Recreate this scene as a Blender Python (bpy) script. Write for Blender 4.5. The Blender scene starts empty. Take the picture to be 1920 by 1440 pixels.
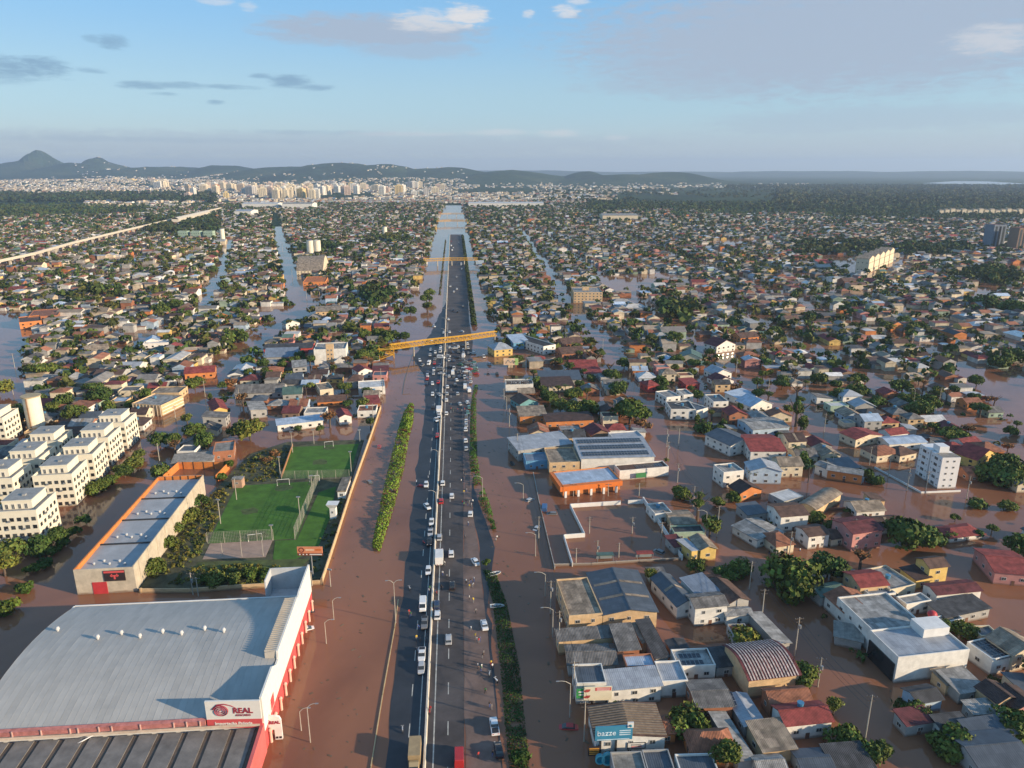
import bpy, math, random
import numpy as np
from mathutils import Vector, Matrix
random.seed(11); rng = np.random.default_rng(11)
scene = bpy.context.scene
COL = scene.collection
R = math.radians

# ---------------------------------------------------------------- camera
CAM_H, FPX = 115.0, 1356.0
PITCH = math.atan((720 - 318) / FPX)
cam = bpy.data.cameras.new("camera"); cam.sensor_width = 36; cam.lens = FPX / 1920 * 36
cam.clip_start = 1; cam.clip_end = 60000
co = bpy.data.objects.new("camera", cam); COL.objects.link(co)
co.location = (0, 0, CAM_H); co.rotation_euler = (math.pi / 2 - PITCH, 0, 0)
scene.camera = co
CP, SP = math.cos(PITCH), math.sin(PITCH)
def at(px, py, z=0.0):
    """world point at height z on the sight line of a photo point"""
    x, y = (px - 960) / FPX, (720 - py) / FPX
    t = (z - CAM_H) / (-SP + y * CP)
    return (x * t, (CP + y * SP) * t)
def px_of(X, Y, Z=0.0):
    z = Z - CAM_H; d = Y * CP - z * SP; u = Y * SP + z * CP
    return 960 + FPX * X / d, 720 - FPX * u / d

# ---------------------------------------------------------------- light
SUN_EL, SUN_BACK = 14.5, 20.0          # degrees above horizon; degrees behind the +X direction
to_sun = Vector((math.cos(R(SUN_EL)) * math.cos(R(SUN_BACK)), -math.cos(R(SUN_EL)) * math.sin(R(SUN_BACK)), math.sin(R(SUN_EL))))
sl = bpy.data.lights.new("sun", 'SUN'); sl.energy = 4.6; sl.angle = R(0.6); sl.color = (1.0, 0.80, 0.56)
so = bpy.data.objects.new("sun", sl); COL.objects.link(so)
so.rotation_euler = to_sun.to_track_quat('Z', 'Y').to_euler(); so.location = (300, -100, 200)

world = bpy.data.worlds.new("World"); scene.world = world; world.use_nodes = True
nt = world.node_tree; N = nt.nodes; L = nt.links; N.clear()
def wn(t, **k):
    n = N.new(t)
    for a, b in k.items(): setattr(n, a, b)
    return n
sky = wn('ShaderNodeTexSky', sky_type='NISHITA', sun_disc=False)
sky.sun_elevation = R(SUN_EL); sky.sun_rotation = math.atan2(to_sun.x, to_sun.y)
sky.air_density = 1.0; sky.dust_density = 0.35; sky.ozone_density = 2.2; sky.altitude = 100
def mth(op, a, b=None, c=None, clamp=False):
    n = wn('ShaderNodeMath', operation=op); n.use_clamp = clamp
    for i, v in enumerate((a, b, c)):
        if v is None: continue
        if isinstance(v, (int, float)): n.inputs[i].default_value = v
        else: L.new(v, n.inputs[i])
    return n.outputs[0]
tc = wn('ShaderNodeTexCoord'); sep = wn('ShaderNodeSeparateXYZ'); L.new(tc.outputs['Generated'], sep.inputs[0])
az = mth('MULTIPLY', mth('ARCTAN2', sep.outputs[0], sep.outputs[1]), 57.29578)
el = mth('MULTIPLY', mth('ARCSINE', sep.outputs[2]), 57.29578)
cmb = wn('ShaderNodeCombineXYZ'); L.new(mth('MULTIPLY', az, 0.36), cmb.inputs[0]); L.new(mth('MULTIPLY', el, 1.7), cmb.inputs[1])
nz = wn('ShaderNodeTexNoise'); nz.inputs['Scale'].default_value = 1.5; nz.inputs['Detail'].default_value = 12; nz.inputs['Roughness'].default_value = .72; nz.inputs['Distortion'].default_value = .4
L.new(cmb.outputs[0], nz.inputs['Vector']); nzf = nz.outputs['Fac']
nz2 = wn('ShaderNodeTexNoise'); nz2.inputs['Scale'].default_value = .32; nz2.inputs['Detail'].default_value = 5
L.new(cmb.outputs[0], nz2.inputs['Vector'])
def azel(px, py):
    x, y = (px - 960) / FPX, (720 - py) / FPX
    v = Vector((x, CP + y * SP, -SP + y * CP)).normalized()
    return math.degrees(math.atan2(v.x, v.y)), math.degrees(math.asin(v.z))
def cloud_group(items, amp, lo, hi):
    acc = None
    nn = mth('MULTIPLY', mth('SUBTRACT', nzf, 0.5), amp)
    for (px, py, rx, ry, op) in items:
        a, e = azel(px, py); ra, re = rx / FPX * 57.3, ry / FPX * 57.3
        u = mth('MULTIPLY', mth('SUBTRACT', az, a), 1 / ra); v = mth('MULTIPLY', mth('SUBTRACT', el, e), 1 / re)
        d = mth('SUBTRACT', mth('SUBTRACT', 1.0, mth('MULTIPLY', u, u)), mth('MULTIPLY', v, v))
        s = wn('ShaderNodeMapRange', interpolation_type='SMOOTHSTEP'); s.inputs['From Min'].default_value = lo; s.inputs['From Max'].default_value = hi
        L.new(mth('ADD', d, nn), s.inputs['Value']); m = mth('MULTIPLY', s.outputs[0], op)
        acc = m if acc is None else mth('MAXIMUM', acc, m)
    return acc
lav = [(1580, 66, 440, 92, .92), (1400, 112, 260, 60, .8), (1780, 10, 360, 60, .9), (1330, 160, 230, 16, .5), (1150, 160, 40, 10, .45), (1650, 222, 260, 20, .4),
       (1480, 243, 130, 8, .35), (700, 58, 190, 26, .9), (600, 74, 90, 9, .6), (780, 92, 110, 16, .6), (520, 270, 760, 20, .42), (1500, 275, 700, 26, .2), (1230, 100, 120, 40, .6)]
wht = [(872, 30, 50, 22, .95), (800, 40, 75, 22, .7), (990, 26, 14, 8, .8), (1062, 20, 26, 12, .8), (1085, 2, 24, 8, .6), (400, 1, 36, 9, .5), (465, 12, 18, 9, .4),
       (1045, 250, 44, 9, .55), (930, 248, 70, 7, .45), (760, 251, 120, 5, .35), (1155, 258, 26, 6, .35), (1860, 75, 70, 26, .5)]
drk = [(45, 124, 75, 20, .75), (5, 140, 60, 16, .5), (210, 78, 28, 14, .65), (172, 72, 18, 7, .5), (540, 152, 46, 13, .75), (490, 142, 24, 6, .6), (585, 164, 44, 7, .6), (265, 160, 46, 9, .65),
       (335, 160, 60, 7, .6), (420, 163, 70, 5, .6), (405, 192, 16, 5, .6), (170, 133, 26, 5, .5), (310, 176, 30, 4, .5), (300, 262, 360, 6, .25), (600, 248, 200, 5, .25)]
gl, gw, gd = cloud_group(lav, 3.0, -.45, .75), cloud_group(wht, 2.9, .0, 1.1), cloud_group(drk, 3.0, .0, 1.15)
out_of_view = wn('ShaderNodeMapRange', interpolation_type='SMOOTHSTEP'); out_of_view.inputs['From Min'].default_value = .52; out_of_view.inputs['From Max'].default_value = .75
L.new(nz2.outputs['Fac'], out_of_view.inputs['Value'])
hi_only = wn('ShaderNodeMapRange'); hi_only.inputs['From Min'].default_value = 11; hi_only.inputs['From Max'].default_value = 16; L.new(el, hi_only.inputs['Value'])
gl = mth('MAXIMUM', gl, mth('MULTIPLY', mth('MULTIPLY', out_of_view.outputs[0], hi_only.outputs[0]), .6))
SKYK = 0.15
hs = wn('ShaderNodeMix', data_type='RGBA', blend_type='MULTIPLY'); hs.inputs[0].default_value = 1
L.new(sky.outputs[0], hs.inputs[6]); hs.inputs[7].default_value = (1.02, .98, .93, 1)
def over(base, fac, rgb):
    m = wn('ShaderNodeMix', data_type='RGBA'); L.new(fac, m.inputs[0]); L.new(base, m.inputs[6]); m.inputs[7].default_value = tuple(c / SKYK for c in rgb) + (1,)
    return m.outputs[2]
air = wn('ShaderNodeValToRGB'); air.color_ramp.interpolation = 'EASE'; ae = air.color_ramp.elements
for i, (deg, rgb) in enumerate(((0, (.262, .315, .375)), (4.5, (.205, .330, .425)), (11.5, (.122, .288, .485)), (30, (.10, .24, .42)), (90, (.06, .16, .34)))):
    k = ae[i] if i < 2 else ae.new(deg / 90); k.position = deg / 90; k.color = tuple(q / SKYK for q in rgb) + (1,)
L.new(mth('MULTIPLY', el, 1 / 90, clamp=True), air.inputs[0])
skm = wn('ShaderNodeMix', data_type='RGBA'); skm.inputs[0].default_value = .8; L.new(hs.outputs[2], skm.inputs[6]); L.new(air.outputs[0], skm.inputs[7])
c = over(skm.outputs[2], gd, (.125, .215, .315)); c = over(c, gl, (.245, .292, .365)); c = over(c, gw, (.46, .455, .46))
bg = wn('ShaderNodeBackground'); L.new(c, bg.inputs['Color']); bg.inputs['Strength'].default_value = SKYK
wo = wn('ShaderNodeOutputWorld'); L.new(bg.outputs[0], wo.inputs['Surface'])
vs = scene.view_settings; vs.view_transform = 'Standard'; vs.look = 'None'; vs.gamma = 1; vs.use_curve_mapping = False; vs.exposure = 0.77
scene.render.engine = 'CYCLES'
cy = scene.cycles; cy.max_bounces = 6; cy.diffuse_bounces = 2; cy.glossy_bounces = 3; cy.transmission_bounces = 2; cy.volume_bounces = 0
cy.caustics_reflective = False; cy.caustics_refractive = False; cy.use_denoising = True

# ---------------------------------------------------------------- materials
MATS = {}
def mat(name, rgb, rough=.75, var=.25, scale=.5, metal=0.0, wave=0.0, wave_scale=3.0, bump=0.0, bump_scale=2.0, mud=False, attr=False, spec=.4, axis='X', tint=None, sheets=0.0):
    if name in MATS: return MATS[name]
    m = bpy.data.materials.new(name); m.use_nodes = True; MATS[name] = m
    n, l = m.node_tree.nodes, m.node_tree.links
    b = n['Principled BSDF']; b.inputs['Roughness'].default_value = rough; b.inputs['Metallic'].default_value = metal
    b.inputs['Specular IOR Level'].default_value = spec
    t = n.new('ShaderNodeTexCoord'); oi = n.new('ShaderNodeObjectInfo'); va = n.new('ShaderNodeVectorMath'); va.operation = 'ADD'
    mu = n.new('ShaderNodeMath'); mu.operation = 'MULTIPLY'; l.new(oi.outputs['Random'], mu.inputs[0]); mu.inputs[1].default_value = 97
    l.new(t.outputs['Object'], va.inputs[0]); l.new(mu.outputs[0], va.inputs[1])
    nz = n.new('ShaderNodeTexNoise'); nz.inputs['Scale'].default_value = scale; nz.inputs['Detail'].default_value = 6; nz.inputs['Roughness'].default_value = .65
    l.new(va.outputs[0], nz.inputs['Vector'])
    mr = n.new('ShaderNodeMapRange'); mr.inputs['From Min'].default_value = .3; mr.inputs['From Max'].default_value = .7
    mr.inputs['To Min'].default_value = 1 - var; mr.inputs['To Max'].default_value = 1 + var * .7; l.new(nz.outputs['Fac'], mr.inputs['Value'])
    fac = mr.outputs[0]
    bumpsrc = None
    if wave:
        w = n.new('ShaderNodeTexWave'); w.bands_direction = axis; w.inputs['Scale'].default_value = wave_scale; w.inputs['Distortion'].default_value = .15
        l.new(t.outputs['Object'], w.inputs['Vector'])
        wm = n.new('ShaderNodeMapRange'); wm.inputs['To Min'].default_value = 1 - wave; wm.inputs['To Max'].default_value = 1 + wave * .4; l.new(w.outputs['Fac'], wm.inputs['Value'])
        mm = n.new('ShaderNodeMath'); mm.operation = 'MULTIPLY'; l.new(fac, mm.inputs[0]); l.new(wm.outputs[0], mm.inputs[1]); fac = mm.outputs[0]
        bumpsrc = w.outputs['Fac']
    if sheets:
        bk = n.new('ShaderNodeTexBrick'); bk.offset = .0; bk.inputs['Scale'].default_value = 1.0; bk.inputs['Brick Width'].default_value = 1.15; bk.inputs['Row Height'].default_value = 2.3; bk.inputs['Mortar Size'].default_value = .035; bk.inputs['Bias'].default_value = -.1
        lo, hi = 1 - sheets, 1 + sheets * .6; bk.inputs['Color1'].default_value = (lo, lo, lo, 1); bk.inputs['Color2'].default_value = (hi, hi, hi, 1); bk.inputs['Mortar'].default_value = (.7, .7, .7, 1); l.new(va.outputs[0], bk.inputs['Vector'])
        mm = n.new('ShaderNodeMath'); mm.operation = 'MULTIPLY'; l.new(fac, mm.inputs[0]); l.new(bk.outputs['Color'], mm.inputs[1]); fac = mm.outputs[0]
    mx = n.new('ShaderNodeMix'); mx.data_type = 'RGBA'; mx.blend_type = 'MULTIPLY'; mx.inputs[0].default_value = 1
    if attr:
        a = n.new('ShaderNodeAttribute'); a.attribute_name = 'col'; l.new(a.outputs['Color'], mx.inputs[6])
    else: mx.inputs[6].default_value = (*rgb, 1)
    l.new(fac, mx.inputs[7]); colour = mx.outputs[2]
    if tint:
        hv = n.new('ShaderNodeMix'); hv.data_type = 'RGBA'; hv.blend_type = 'MULTIPLY'; hv.inputs[0].default_value = 1
        cr = n.new('ShaderNodeValToRGB'); l.new(oi.outputs['Random'], cr.inputs[0]); cr.color_ramp.elements[0].color = (*tint[0], 1); cr.color_ramp.elements[1].color = (*tint[1], 1)
        l.new(colour, hv.inputs[6]); l.new(cr.outputs[0], hv.inputs[7]); colour = hv.outputs[2]
    if mud:
        sp = n.new('ShaderNodeSeparateXYZ'); l.new(t.outputs['Object'], sp.inputs[0])
        ad = n.new('ShaderNodeMath'); ad.operation = 'MULTIPLY_ADD'; l.new(nz.outputs['Fac'], ad.inputs[0]); ad.inputs[1].default_value = -1.4; l.new(sp.outputs[2], ad.inputs[2])
        mr2 = n.new('ShaderNodeMapRange'); mr2.inputs['From Min'].default_value = -.45; mr2.inputs['From Max'].default_value = .05; mr2.inputs['To Min'].default_value = .75; mr2.inputs['To Max'].default_value = 0
        l.new(ad.outputs[0], mr2.inputs['Value'])
        m2 = n.new('ShaderNodeMix'); m2.data_type = 'RGBA'; l.new(mr2.outputs[0], m2.inputs[0]); l.new(colour, m2.inputs[6]); m2.inputs[7].default_value = (.16, .09, .055, 1); colour = m2.outputs[2]
    l.new(colour, b.inputs['Base Color'])
    if bump:
        nb = n.new('ShaderNodeTexNoise'); nb.inputs['Scale'].default_value = bump_scale; nb.inputs['Detail'].default_value = 4; l.new(t.outputs['Object'], nb.inputs['Vector'])
        bumpsrc = nb.outputs['Fac'] if bumpsrc is None else bumpsrc
        bp = n.new('ShaderNodeBump'); bp.inputs['Strength'].default_value = bump; bp.inputs['Distance'].default_value = .1; l.new(bumpsrc, bp.inputs['Height']); l.new(bp.outputs[0], b.inputs['Normal'])
    return m

# roofs: one material per colour and covering; ridge runs along local x so sheet ribs run across it
ROOF = {'weathered grey': ((.20, .185, .17), 'sheet'), 'dark grey': ((.075, .075, .078), 'sheet'), 'slate': ((.085, .10, .12), 'metal'), 'brown': ((.13, .075, .055), 'tile'), 'dark brown': ((.075, .045, .038), 'tile'),
        'terracotta': ((.31, .125, .07), 'tile'), 'red': ((.27, .055, .048), 'tile'), 'maroon': ((.15, .04, .042), 'tile'), 'white': ((.62, .60, .57), 'metal'), 'pale blue': ((.42, .50, .60), 'metal'),
        'tan': ((.33, .26, .19), 'sheet'), 'silver': ((.36, .38, .41), 'metal'), 'green': ((.09, .15, .12), 'metal'), 'blue grey': ((.19, .23, .29), 'metal'), 'light grey': ((.34, .33, .31), 'sheet'), 'concrete': ((.27, .25, .22), 'flat'),
        'orange': ((.50, .16, .05), 'tile'), 'black': ((.035, .036, .04), 'flat')}
WALL = {'white': (.72, .69, .63), 'cream': (.66, .56, .40), 'yellow': (.66, .46, .15), 'orange': (.60, .22, .07), 'pink': (.52, .24, .21), 'grey': (.36, .35, .33), 'brick': (.36, .15, .08), 'pale blue': (.40, .50, .60),
        'beige': (.50, .41, .30), 'green': (.32, .42, .32), 'blue': (.13, .32, .50), 'teal': (.14, .32, .34), 'red': (.45, .07, .06), 'brown': (.24, .16, .11), 'slate blue': (.17, .20, .24)}
def roof_mat(k):
    rgb, cov = ROOF[k]
    if cov == 'sheet': return mat(k + '_sheet_roof', rgb, .85, .5, .45, wave=.18, wave_scale=.85, bump=.5, sheets=.32)
    if cov == 'tile': return mat(k + '_tile_roof', rgb, .85, .55, .5, wave=.2, wave_scale=1.0, bump=.6)
    if cov == 'metal': return mat(k + '_metal_roof', rgb, .5, .25, .35, wave=.10, wave_scale=.7, bump=.25, sheets=.14)
    return mat(k + '_flat_roof', rgb, .9, .5, .4, sheets=.1)
def wall_mat(k): return mat(k + '_wall', WALL[k], .85, .2, .5, mud=True)
M_GLASS = mat('window_glass', (.02, .024, .028), .15, .1, spec=.6, tint=((.7, .7, .7), (4.5, 4.2, 3.6)))
M_FRAME = mat('window_frame', (.55, .53, .5), .6, .1)
M_WHITE = mat('white_paint', (.74, .72, .68), .6, .12)
M_CONC = mat('concrete', (.36, .33, .29), .9, .35, .7, mud=True)
M_POLE = mat('pole_concrete', (.40, .36, .30), .85, .2)
M_METAL = mat('grey_metal', (.32, .33, .34), .45, .15, metal=.4)
M_DARK = mat('dark_trim', (.03, .03, .032), .6, .2)
M_RUBBER = mat('rubber', (.02, .02, .02), .8, .1)
M_RED = mat('red_paint', (.50, .045, .05), .55, .15)
M_TRUNK = mat('bark', (.11, .08, .06), .9, .3, 2.0)
M_LEAF = mat('leaves', (1, 1, 1), .7, .25, .5, attr=True, tint=((.75, .88, .78), (1.38, 1.2, .85)), spec=.15)
M_PALETTE = mat('painted_and_tiled', (1, 1, 1), .85, .35, .35, attr=True)
M_YELLOW = mat('yellow_bridge_paint', (.66, .36, .03), .6, .2)
M_SOLAR = mat('solar_cell', (.018, .022, .035), .25, .2, spec=.5)
M_SAND = mat('court_sand', (.36, .25, .19), .95, .2, .4)
M_GRASS = mat('pitch_grass', (.058, .145, .014), .95, .35, .25, bump=.5, bump_scale=3)
M_EARTH = mat('dark_earth', (.085, .082, .042), .95, .7, .25, bump=.5, bump_scale=1.5)
M_SCRUB = mat('scrub_ground', (.085, .105, .03), .95, .5, .3, bump=.6)
M_ASPH = mat('wet_asphalt', (.034, .036, .041), .55, .35, .12, bump=.1, bump_scale=6)
M_ASPH2 = mat('dry_asphalt', (.078, .066, .062), .8, .5, .10, bump=.1, bump_scale=6)
M_SHOULDER = mat('muddy_shoulder', (.175, .118, .095), .85, .35, .2, bump=.2)
M_LINE = mat('road_paint', (.50, .48, .42), .8, .4, .8)
M_BARRIER = mat('barrier_concrete', (.62, .56, .46), .85, .25, .5)

# ---------------------------------------------------------------- mesh helpers
class MB:
    def __init__(s): s.v, s.f, s.m = [], [], []
    def face(s, pts, m=0):
        b = len(s.v); s.v += [tuple(p) for p in pts]; s.f.append(tuple(range(b, b + len(pts)))); s.m.append(m)
    def hexa(s, p, m=0, top=True, bottom=True, tm=None):
        b = len(s.v); s.v += [tuple(q) for q in p]
        F = [(0, 1, 5, 4), (1, 2, 6, 5), (2, 3, 7, 6), (3, 0, 4, 7)]
        for q in F: s.f.append(tuple(b + i for i in q)); s.m.append(m)
        if top: s.f.append((b + 4, b + 5, b + 6, b + 7)); s.m.append(m if tm is None else tm)
        if bottom: s.f.append((b + 3, b + 2, b + 1, b)); s.m.append(m)
    def box(s, x0, x1, y0, y1, z0, z1, m=0, **k):
        s.hexa([(x0, y0, z0), (x1, y0, z0), (x1, y1, z0), (x0, y1, z0), (x0, y0, z1), (x1, y0, z1), (x1, y1, z1), (x0, y1, z1)], m, **k)
    def obox(s, cx, cy, z0, w, d, h, a=0, m=0, **k):
        ca, sa = math.cos(a), math.sin(a); P = []
        for z in (z0, z0 + h):
            for (x, y) in ((-w / 2, -d / 2), (w / 2, -d / 2), (w / 2, d / 2), (-w / 2, d / 2)): P.append((cx + x * ca - y * sa, cy + x * sa + y * ca, z))
        s.hexa(P, m, **k)
    def prism(s, poly, z0, z1, m=0, tm=None):
        n = len(poly); b = len(s.v)
        s.v += [(p[0], p[1], z0) for p in poly] + [(p[0], p[1], z1) for p in poly]
        for i in range(n):
            j = (i + 1) % n; s.f.append((b + i, b + j, b + n + j, b + n + i)); s.m.append(m)
        s.f.append(tuple(b + n + i for i in range(n))); s.m.append(m if tm is None else tm)
    def tube(s, pts, r, n=6, m=0, cap=True):
        rs = r if isinstance(r, (list, tuple)) else [r] * len(pts)
        b = len(s.v); P = [Vector(p) for p in pts]
        for i, p in enumerate(P):
            d = (P[min(i + 1, len(P) - 1)] - P[max(i - 1, 0)]).normalized()
            a = d.cross(Vector((0, 0, 1)) if abs(d.z) < .95 else Vector((1, 0, 0))).normalized(); c2 = d.cross(a)
            for k in range(n):
                t = 2 * math.pi * k / n; q = p + (a * math.cos(t) + c2 * math.sin(t)) * rs[i]; s.v.append(tuple(q))
        for i in range(len(P) - 1):
            for k in range(n):
                k2 = (k + 1) % n; s.f.append((b + i * n + k, b + (i + 1) * n + k, b + (i + 1) * n + k2, b + i * n + k2)); s.m.append(m)
        if cap:
            e = b + (len(P) - 1) * n; s.f.append(tuple(e + k for k in range(n))[::-1]); s.m.append(m); s.f.append(tuple(b + k for k in range(n))); s.m.append(m)
    def cyl(s, x, y, z0, z1, r0, r1=None, n=10, m=0): s.tube([(x, y, z0), (x, y, z1)], [r0, r0 if r1 is None else r1], n, m)
    def dome(s, x, y, z, r, h, n=8, rings=3, m=0):
        b = len(s.v)
        for i in range(rings):
            t = i / rings * math.pi / 2
            for k in range(n): a = 2 * math.pi * k / n; s.v.append((x + r * math.cos(t) * math.cos(a), y + r * math.cos(t) * math.sin(a), z + h * math.sin(t)))
        s.v.append((x, y, z + h)); top = len(s.v) - 1
        for i in range(rings - 1):
            for k in range(n): k2 = (k + 1) % n; s.f.append((b + i * n + k, b + i * n + k2, b + (i + 1) * n + k2, b + (i + 1) * n + k)); s.m.append(m)
        for k in range(n): s.f.append((b + (rings - 1) * n + k, b + (rings - 1) * n + (k + 1) % n, top)); s.m.append(m)
    def mesh(s, name, mats, smooth=False):
        me = bpy.data.meshes.new(name); me.from_pydata(s.v, [], s.f)
        for q in mats: me.materials.append(q)
        if len(mats) > 1: me.polygons.foreach_set('material_index', s.m)
        if smooth: me.polygons.foreach_set('use_smooth', [True] * len(s.f))
        me.update(); return me
def obj(name, me, parent=None, loc=(0, 0, 0), rz=0.0, kind=None):
    o = bpy.data.objects.new(name, me); COL.objects.link(o); o.location = loc; o.rotation_euler = (0, 0, rz)
    if parent is not None: o.parent = parent
    if kind: o['kind'] = kind
    return o
def part(name, mb, mats, parent, **k):
    return obj(name, mb.mesh(name, mats if isinstance(mats, list) else [mats]), parent, **k)
USED = set(); AUTO = []; GROUPS = {}
def tag(o, label, cat, group=None):
    if label: o['label'] = label; USED.add(label)
    o['category'] = cat
    if group: o['group'] = group
    return o
def thing(name, label, cat, loc=(0, 0, 0), rz=0.0, group=None):
    o = obj(name, None, None, loc, rz); return tag(o, label, cat, group)
def auto(o, look, cat, group, noun):
    """label written at the end: look + nearest landmark + rank among look-alikes"""
    tag(o, None, cat, group); AUTO.append((o, look, noun))
MARKS = []     # (phrase, x, y)
def mark(phrase, x, y): MARKS.append((phrase, x, y))
def np_mesh(name, verts, faces, cols=None, mats=(), kind=None, parent=None):
    """verts (n,3); faces (m,4) or (m,3); cols (m,3)"""
    me = bpy.data.meshes.new(name); k = faces.shape[1]
    me.vertices.add(len(verts)); me.vertices.foreach_set('co', verts.astype(np.float32).ravel())
    me.loops.add(faces.size); me.loops.foreach_set('vertex_index', faces.astype(np.int32).ravel())
    me.polygons.add(len(faces)); me.polygons.foreach_set('loop_start', (np.arange(len(faces)) * k).astype(np.int32))
    if cols is not None:
        a = me.attributes.new('col', 'FLOAT_COLOR', 'FACE'); c4 = np.ones((len(faces), 4), np.float32); c4[:, :3] = cols; a.data.foreach_set('color', c4.ravel())
    for q in mats: me.materials.append(q)
    me.polygons.foreach_set('use_smooth', [False] * len(faces)); me.update(calc_edges=True); me.validate()
    o = obj(name, me, parent); 
    if kind: o['kind'] = kind
    return o
def text(s, size, parent, loc, rot, m, name='lettering', extrude=.03, bold=0.0):
    c = bpy.data.curves.new(name, 'FONT'); c.body = s; c.size = size; c.extrude = extrude; c.offset = bold; c.align_x = 'CENTER'; c.align_y = 'CENTER'; c.materials.append(m)
    t_ = bpy.data.objects.new(name, c); COL.objects.link(t_); me = bpy.data.meshes.new_from_object(t_.evaluated_get(bpy.context.evaluated_depsgraph_get())); bpy.data.objects.remove(t_)
    o = bpy.data.objects.new(name, me); COL.objects.link(o); o.parent = parent; o.location = loc; o.rotation_euler = rot; return o

# highway frame: s along the road away from the camera, t to its right
TH = math.atan2(-0.0778, 0.997); UX, UY = math.sin(TH), math.cos(TH); RX, RY = UY, -UX
HWY_RZ = -TH
def st(s, t): return (s * UX + t * RX, s * UY + t * RY)
def to_st(x, y): return x * UX + y * UY, x * RX + y * RY
# ---------------------------------------------------------------- terrain, water, air
def smooth(a, b, x): t = np.clip((x - a) / (b - a), 0, 1); return t * t * (3 - 2 * t)
HILLS = []   # (x, y, height, half-width across, half-depth)
def hill(px, peak_py, D, wpx, depth, base=0.0):
    a = math.atan((px - 960) / FPX); h = CAM_H + (318.5 - peak_py) / FPX * D
    HILLS.append((D * math.tan(a), D, h, wpx / FPX * D, depth))
hill(116, 287, 9500, 32, 500); hill(112, 299, 9500, 52, 800); hill(110, 305, 9700, 120, 1200); hill(214, 296, 9300, 26, 500); hill(200, 306, 9200, 90, 900); hill(330, 314, 8800, 130, 1200); hill(-20, 314, 9500, 140, 900)
hill(560, 314, 7800, 130, 900); hill(650, 308, 7500, 110, 900); hill(720, 310, 7300, 100, 900); hill(830, 315, 7200, 120, 700); hill(440, 312, 8600, 100, 600); hill(960, 321, 7000, 110, 600)
hill(250, 336, 6200, 260, 900); hill(760, 334, 6200, 160, 700); hill(930, 325, 6500, 80, 500)
hill(1090, 322, 6900, 45, 450); hill(1240, 323, 6700, 90, 450); hill(1160, 327, 6600, 120, 500)
hill(1500, 321, 15000, 260, 1500); hill(1760, 321, 14000, 240, 1500); hill(1250, 322, 15500, 200, 1500); hill(1950, 323, 12500, 160, 1200); hill(960, 320, 16000, 260, 1500)
def vnoise(x, y, seed=0):
    xi, yi = np.floor(x), np.floor(y); fx, fy = x - xi, y - yi
    def hsh(a, b): v = np.sin(a * 127.1 + b * 311.7 + seed * 17.3) * 43758.5453; return v - np.floor(v)
    fx = fx * fx * (3 - 2 * fx); fy = fy * fy * (3 - 2 * fy)
    return (hsh(xi, yi) * (1 - fx) + hsh(xi + 1, yi) * fx) * (1 - fy) + (hsh(xi, yi + 1) * (1 - fx) + hsh(xi + 1, yi + 1) * fx) * fy
def ground_z(x, y):
    x, y = np.asarray(x, float), np.asarray(y, float)
    d = np.hypot(x, y); t = x * RX + y * RY; s = x * UX + y * UY
    z = -1.7 + 2.6 * smooth(1350, 1950, d + 160 * (vnoise(x / 300, y / 300) - .5) * 2) * (1 - (1 - smooth(26, 60, np.abs(t - 2))) * (1 - smooth(2350, 2600, s)))
    hz = np.zeros_like(z)
    for (hx, hy, hh, w, dp) in HILLS:
        g = np.exp(-(np.abs(x - hx) / w) ** 2.4 - ((y - hy) / dp) ** 2); hz = np.maximum(hz, hh * g)
    rough = 1 + .16 * (vnoise(x / 260, y / 260, 3) - .5) + .08 * (vnoise(x / 90, y / 90, 5) - .5)
    return z + hz * rough
rad = np.concatenate([np.linspace(0, 300, 6), np.geomspace(380, 21000, 250)])
ang = np.concatenate([np.radians(np.linspace(-44, 44, 340)), np.radians(np.linspace(48, 312, 50))])
Rg, Ag = np.meshgrid(rad, ang, indexing='ij'); X, Y = Rg * np.sin(Ag), Rg * np.cos(Ag); Z = ground_z(X, Y)
nr, na = Rg.shape; I = np.arange(nr * na).reshape(nr, na); J = np.roll(I, -1, axis=1)
F = np.stack([I[:-1], J[:-1], J[1:], I[1:]], -1).reshape(-1, 4)[:, ::-1]
mg = bpy.data.materials.new('land'); mg.use_nodes = True
n, l = mg.node_tree.nodes, mg.node_tree.links; b = n['Principled BSDF']; b.inputs['Roughness'].default_value = .95; b.inputs['Specular IOR Level'].default_value = .1
t = n.new('ShaderNodeTexCoord'); n1 = n.new('ShaderNodeTexNoise'); n1.inputs['Scale'].default_value = .0022; n1.inputs['Detail'].default_value = 8; n1.inputs['Roughness'].default_value = .6; l.new(t.outputs['Object'], n1.inputs['Vector'])
cr = n.new('ShaderNodeValToRGB'); l.new(n1.outputs['Fac'], cr.inputs[0]); e = cr.color_ramp.elements
e[0].position = .38; e[0].color = (.022, .040, .017, 1); e[1].position = .68; e[1].color = (.075, .085, .035, 1); k = e.new(.52); k.color = (.036, .062, .022, 1)
n2 = n.new('ShaderNodeTexNoise'); n2.inputs['Scale'].default_value = .035; n2.inputs['Detail'].default_value = 6; l.new(t.outputs['Object'], n2.inputs['Vector'])
mr = n.new('ShaderNodeMapRange'); mr.inputs['From Min'].default_value = .3; mr.inputs['From Max'].default_value = .7; mr.inputs['To Min'].default_value = .55; mr.inputs['To Max'].default_value = 1.4; l.new(n2.outputs['Fac'], mr.inputs['Value'])
mx = n.new('ShaderNodeMix'); mx.data_type = 'RGBA'; mx.blend_type = 'MULTIPLY'; mx.inputs[0].default_value = 1; l.new(cr.outputs[0], mx.inputs[6]); l.new(mr.outputs[0], mx.inputs[7]); l.new(mx.outputs[2], b.inputs['Base Color'])
go = np_mesh('ground', np.stack([X, Y, Z], -1).reshape(-1, 3), F, None, [mg], 'structure')
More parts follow.
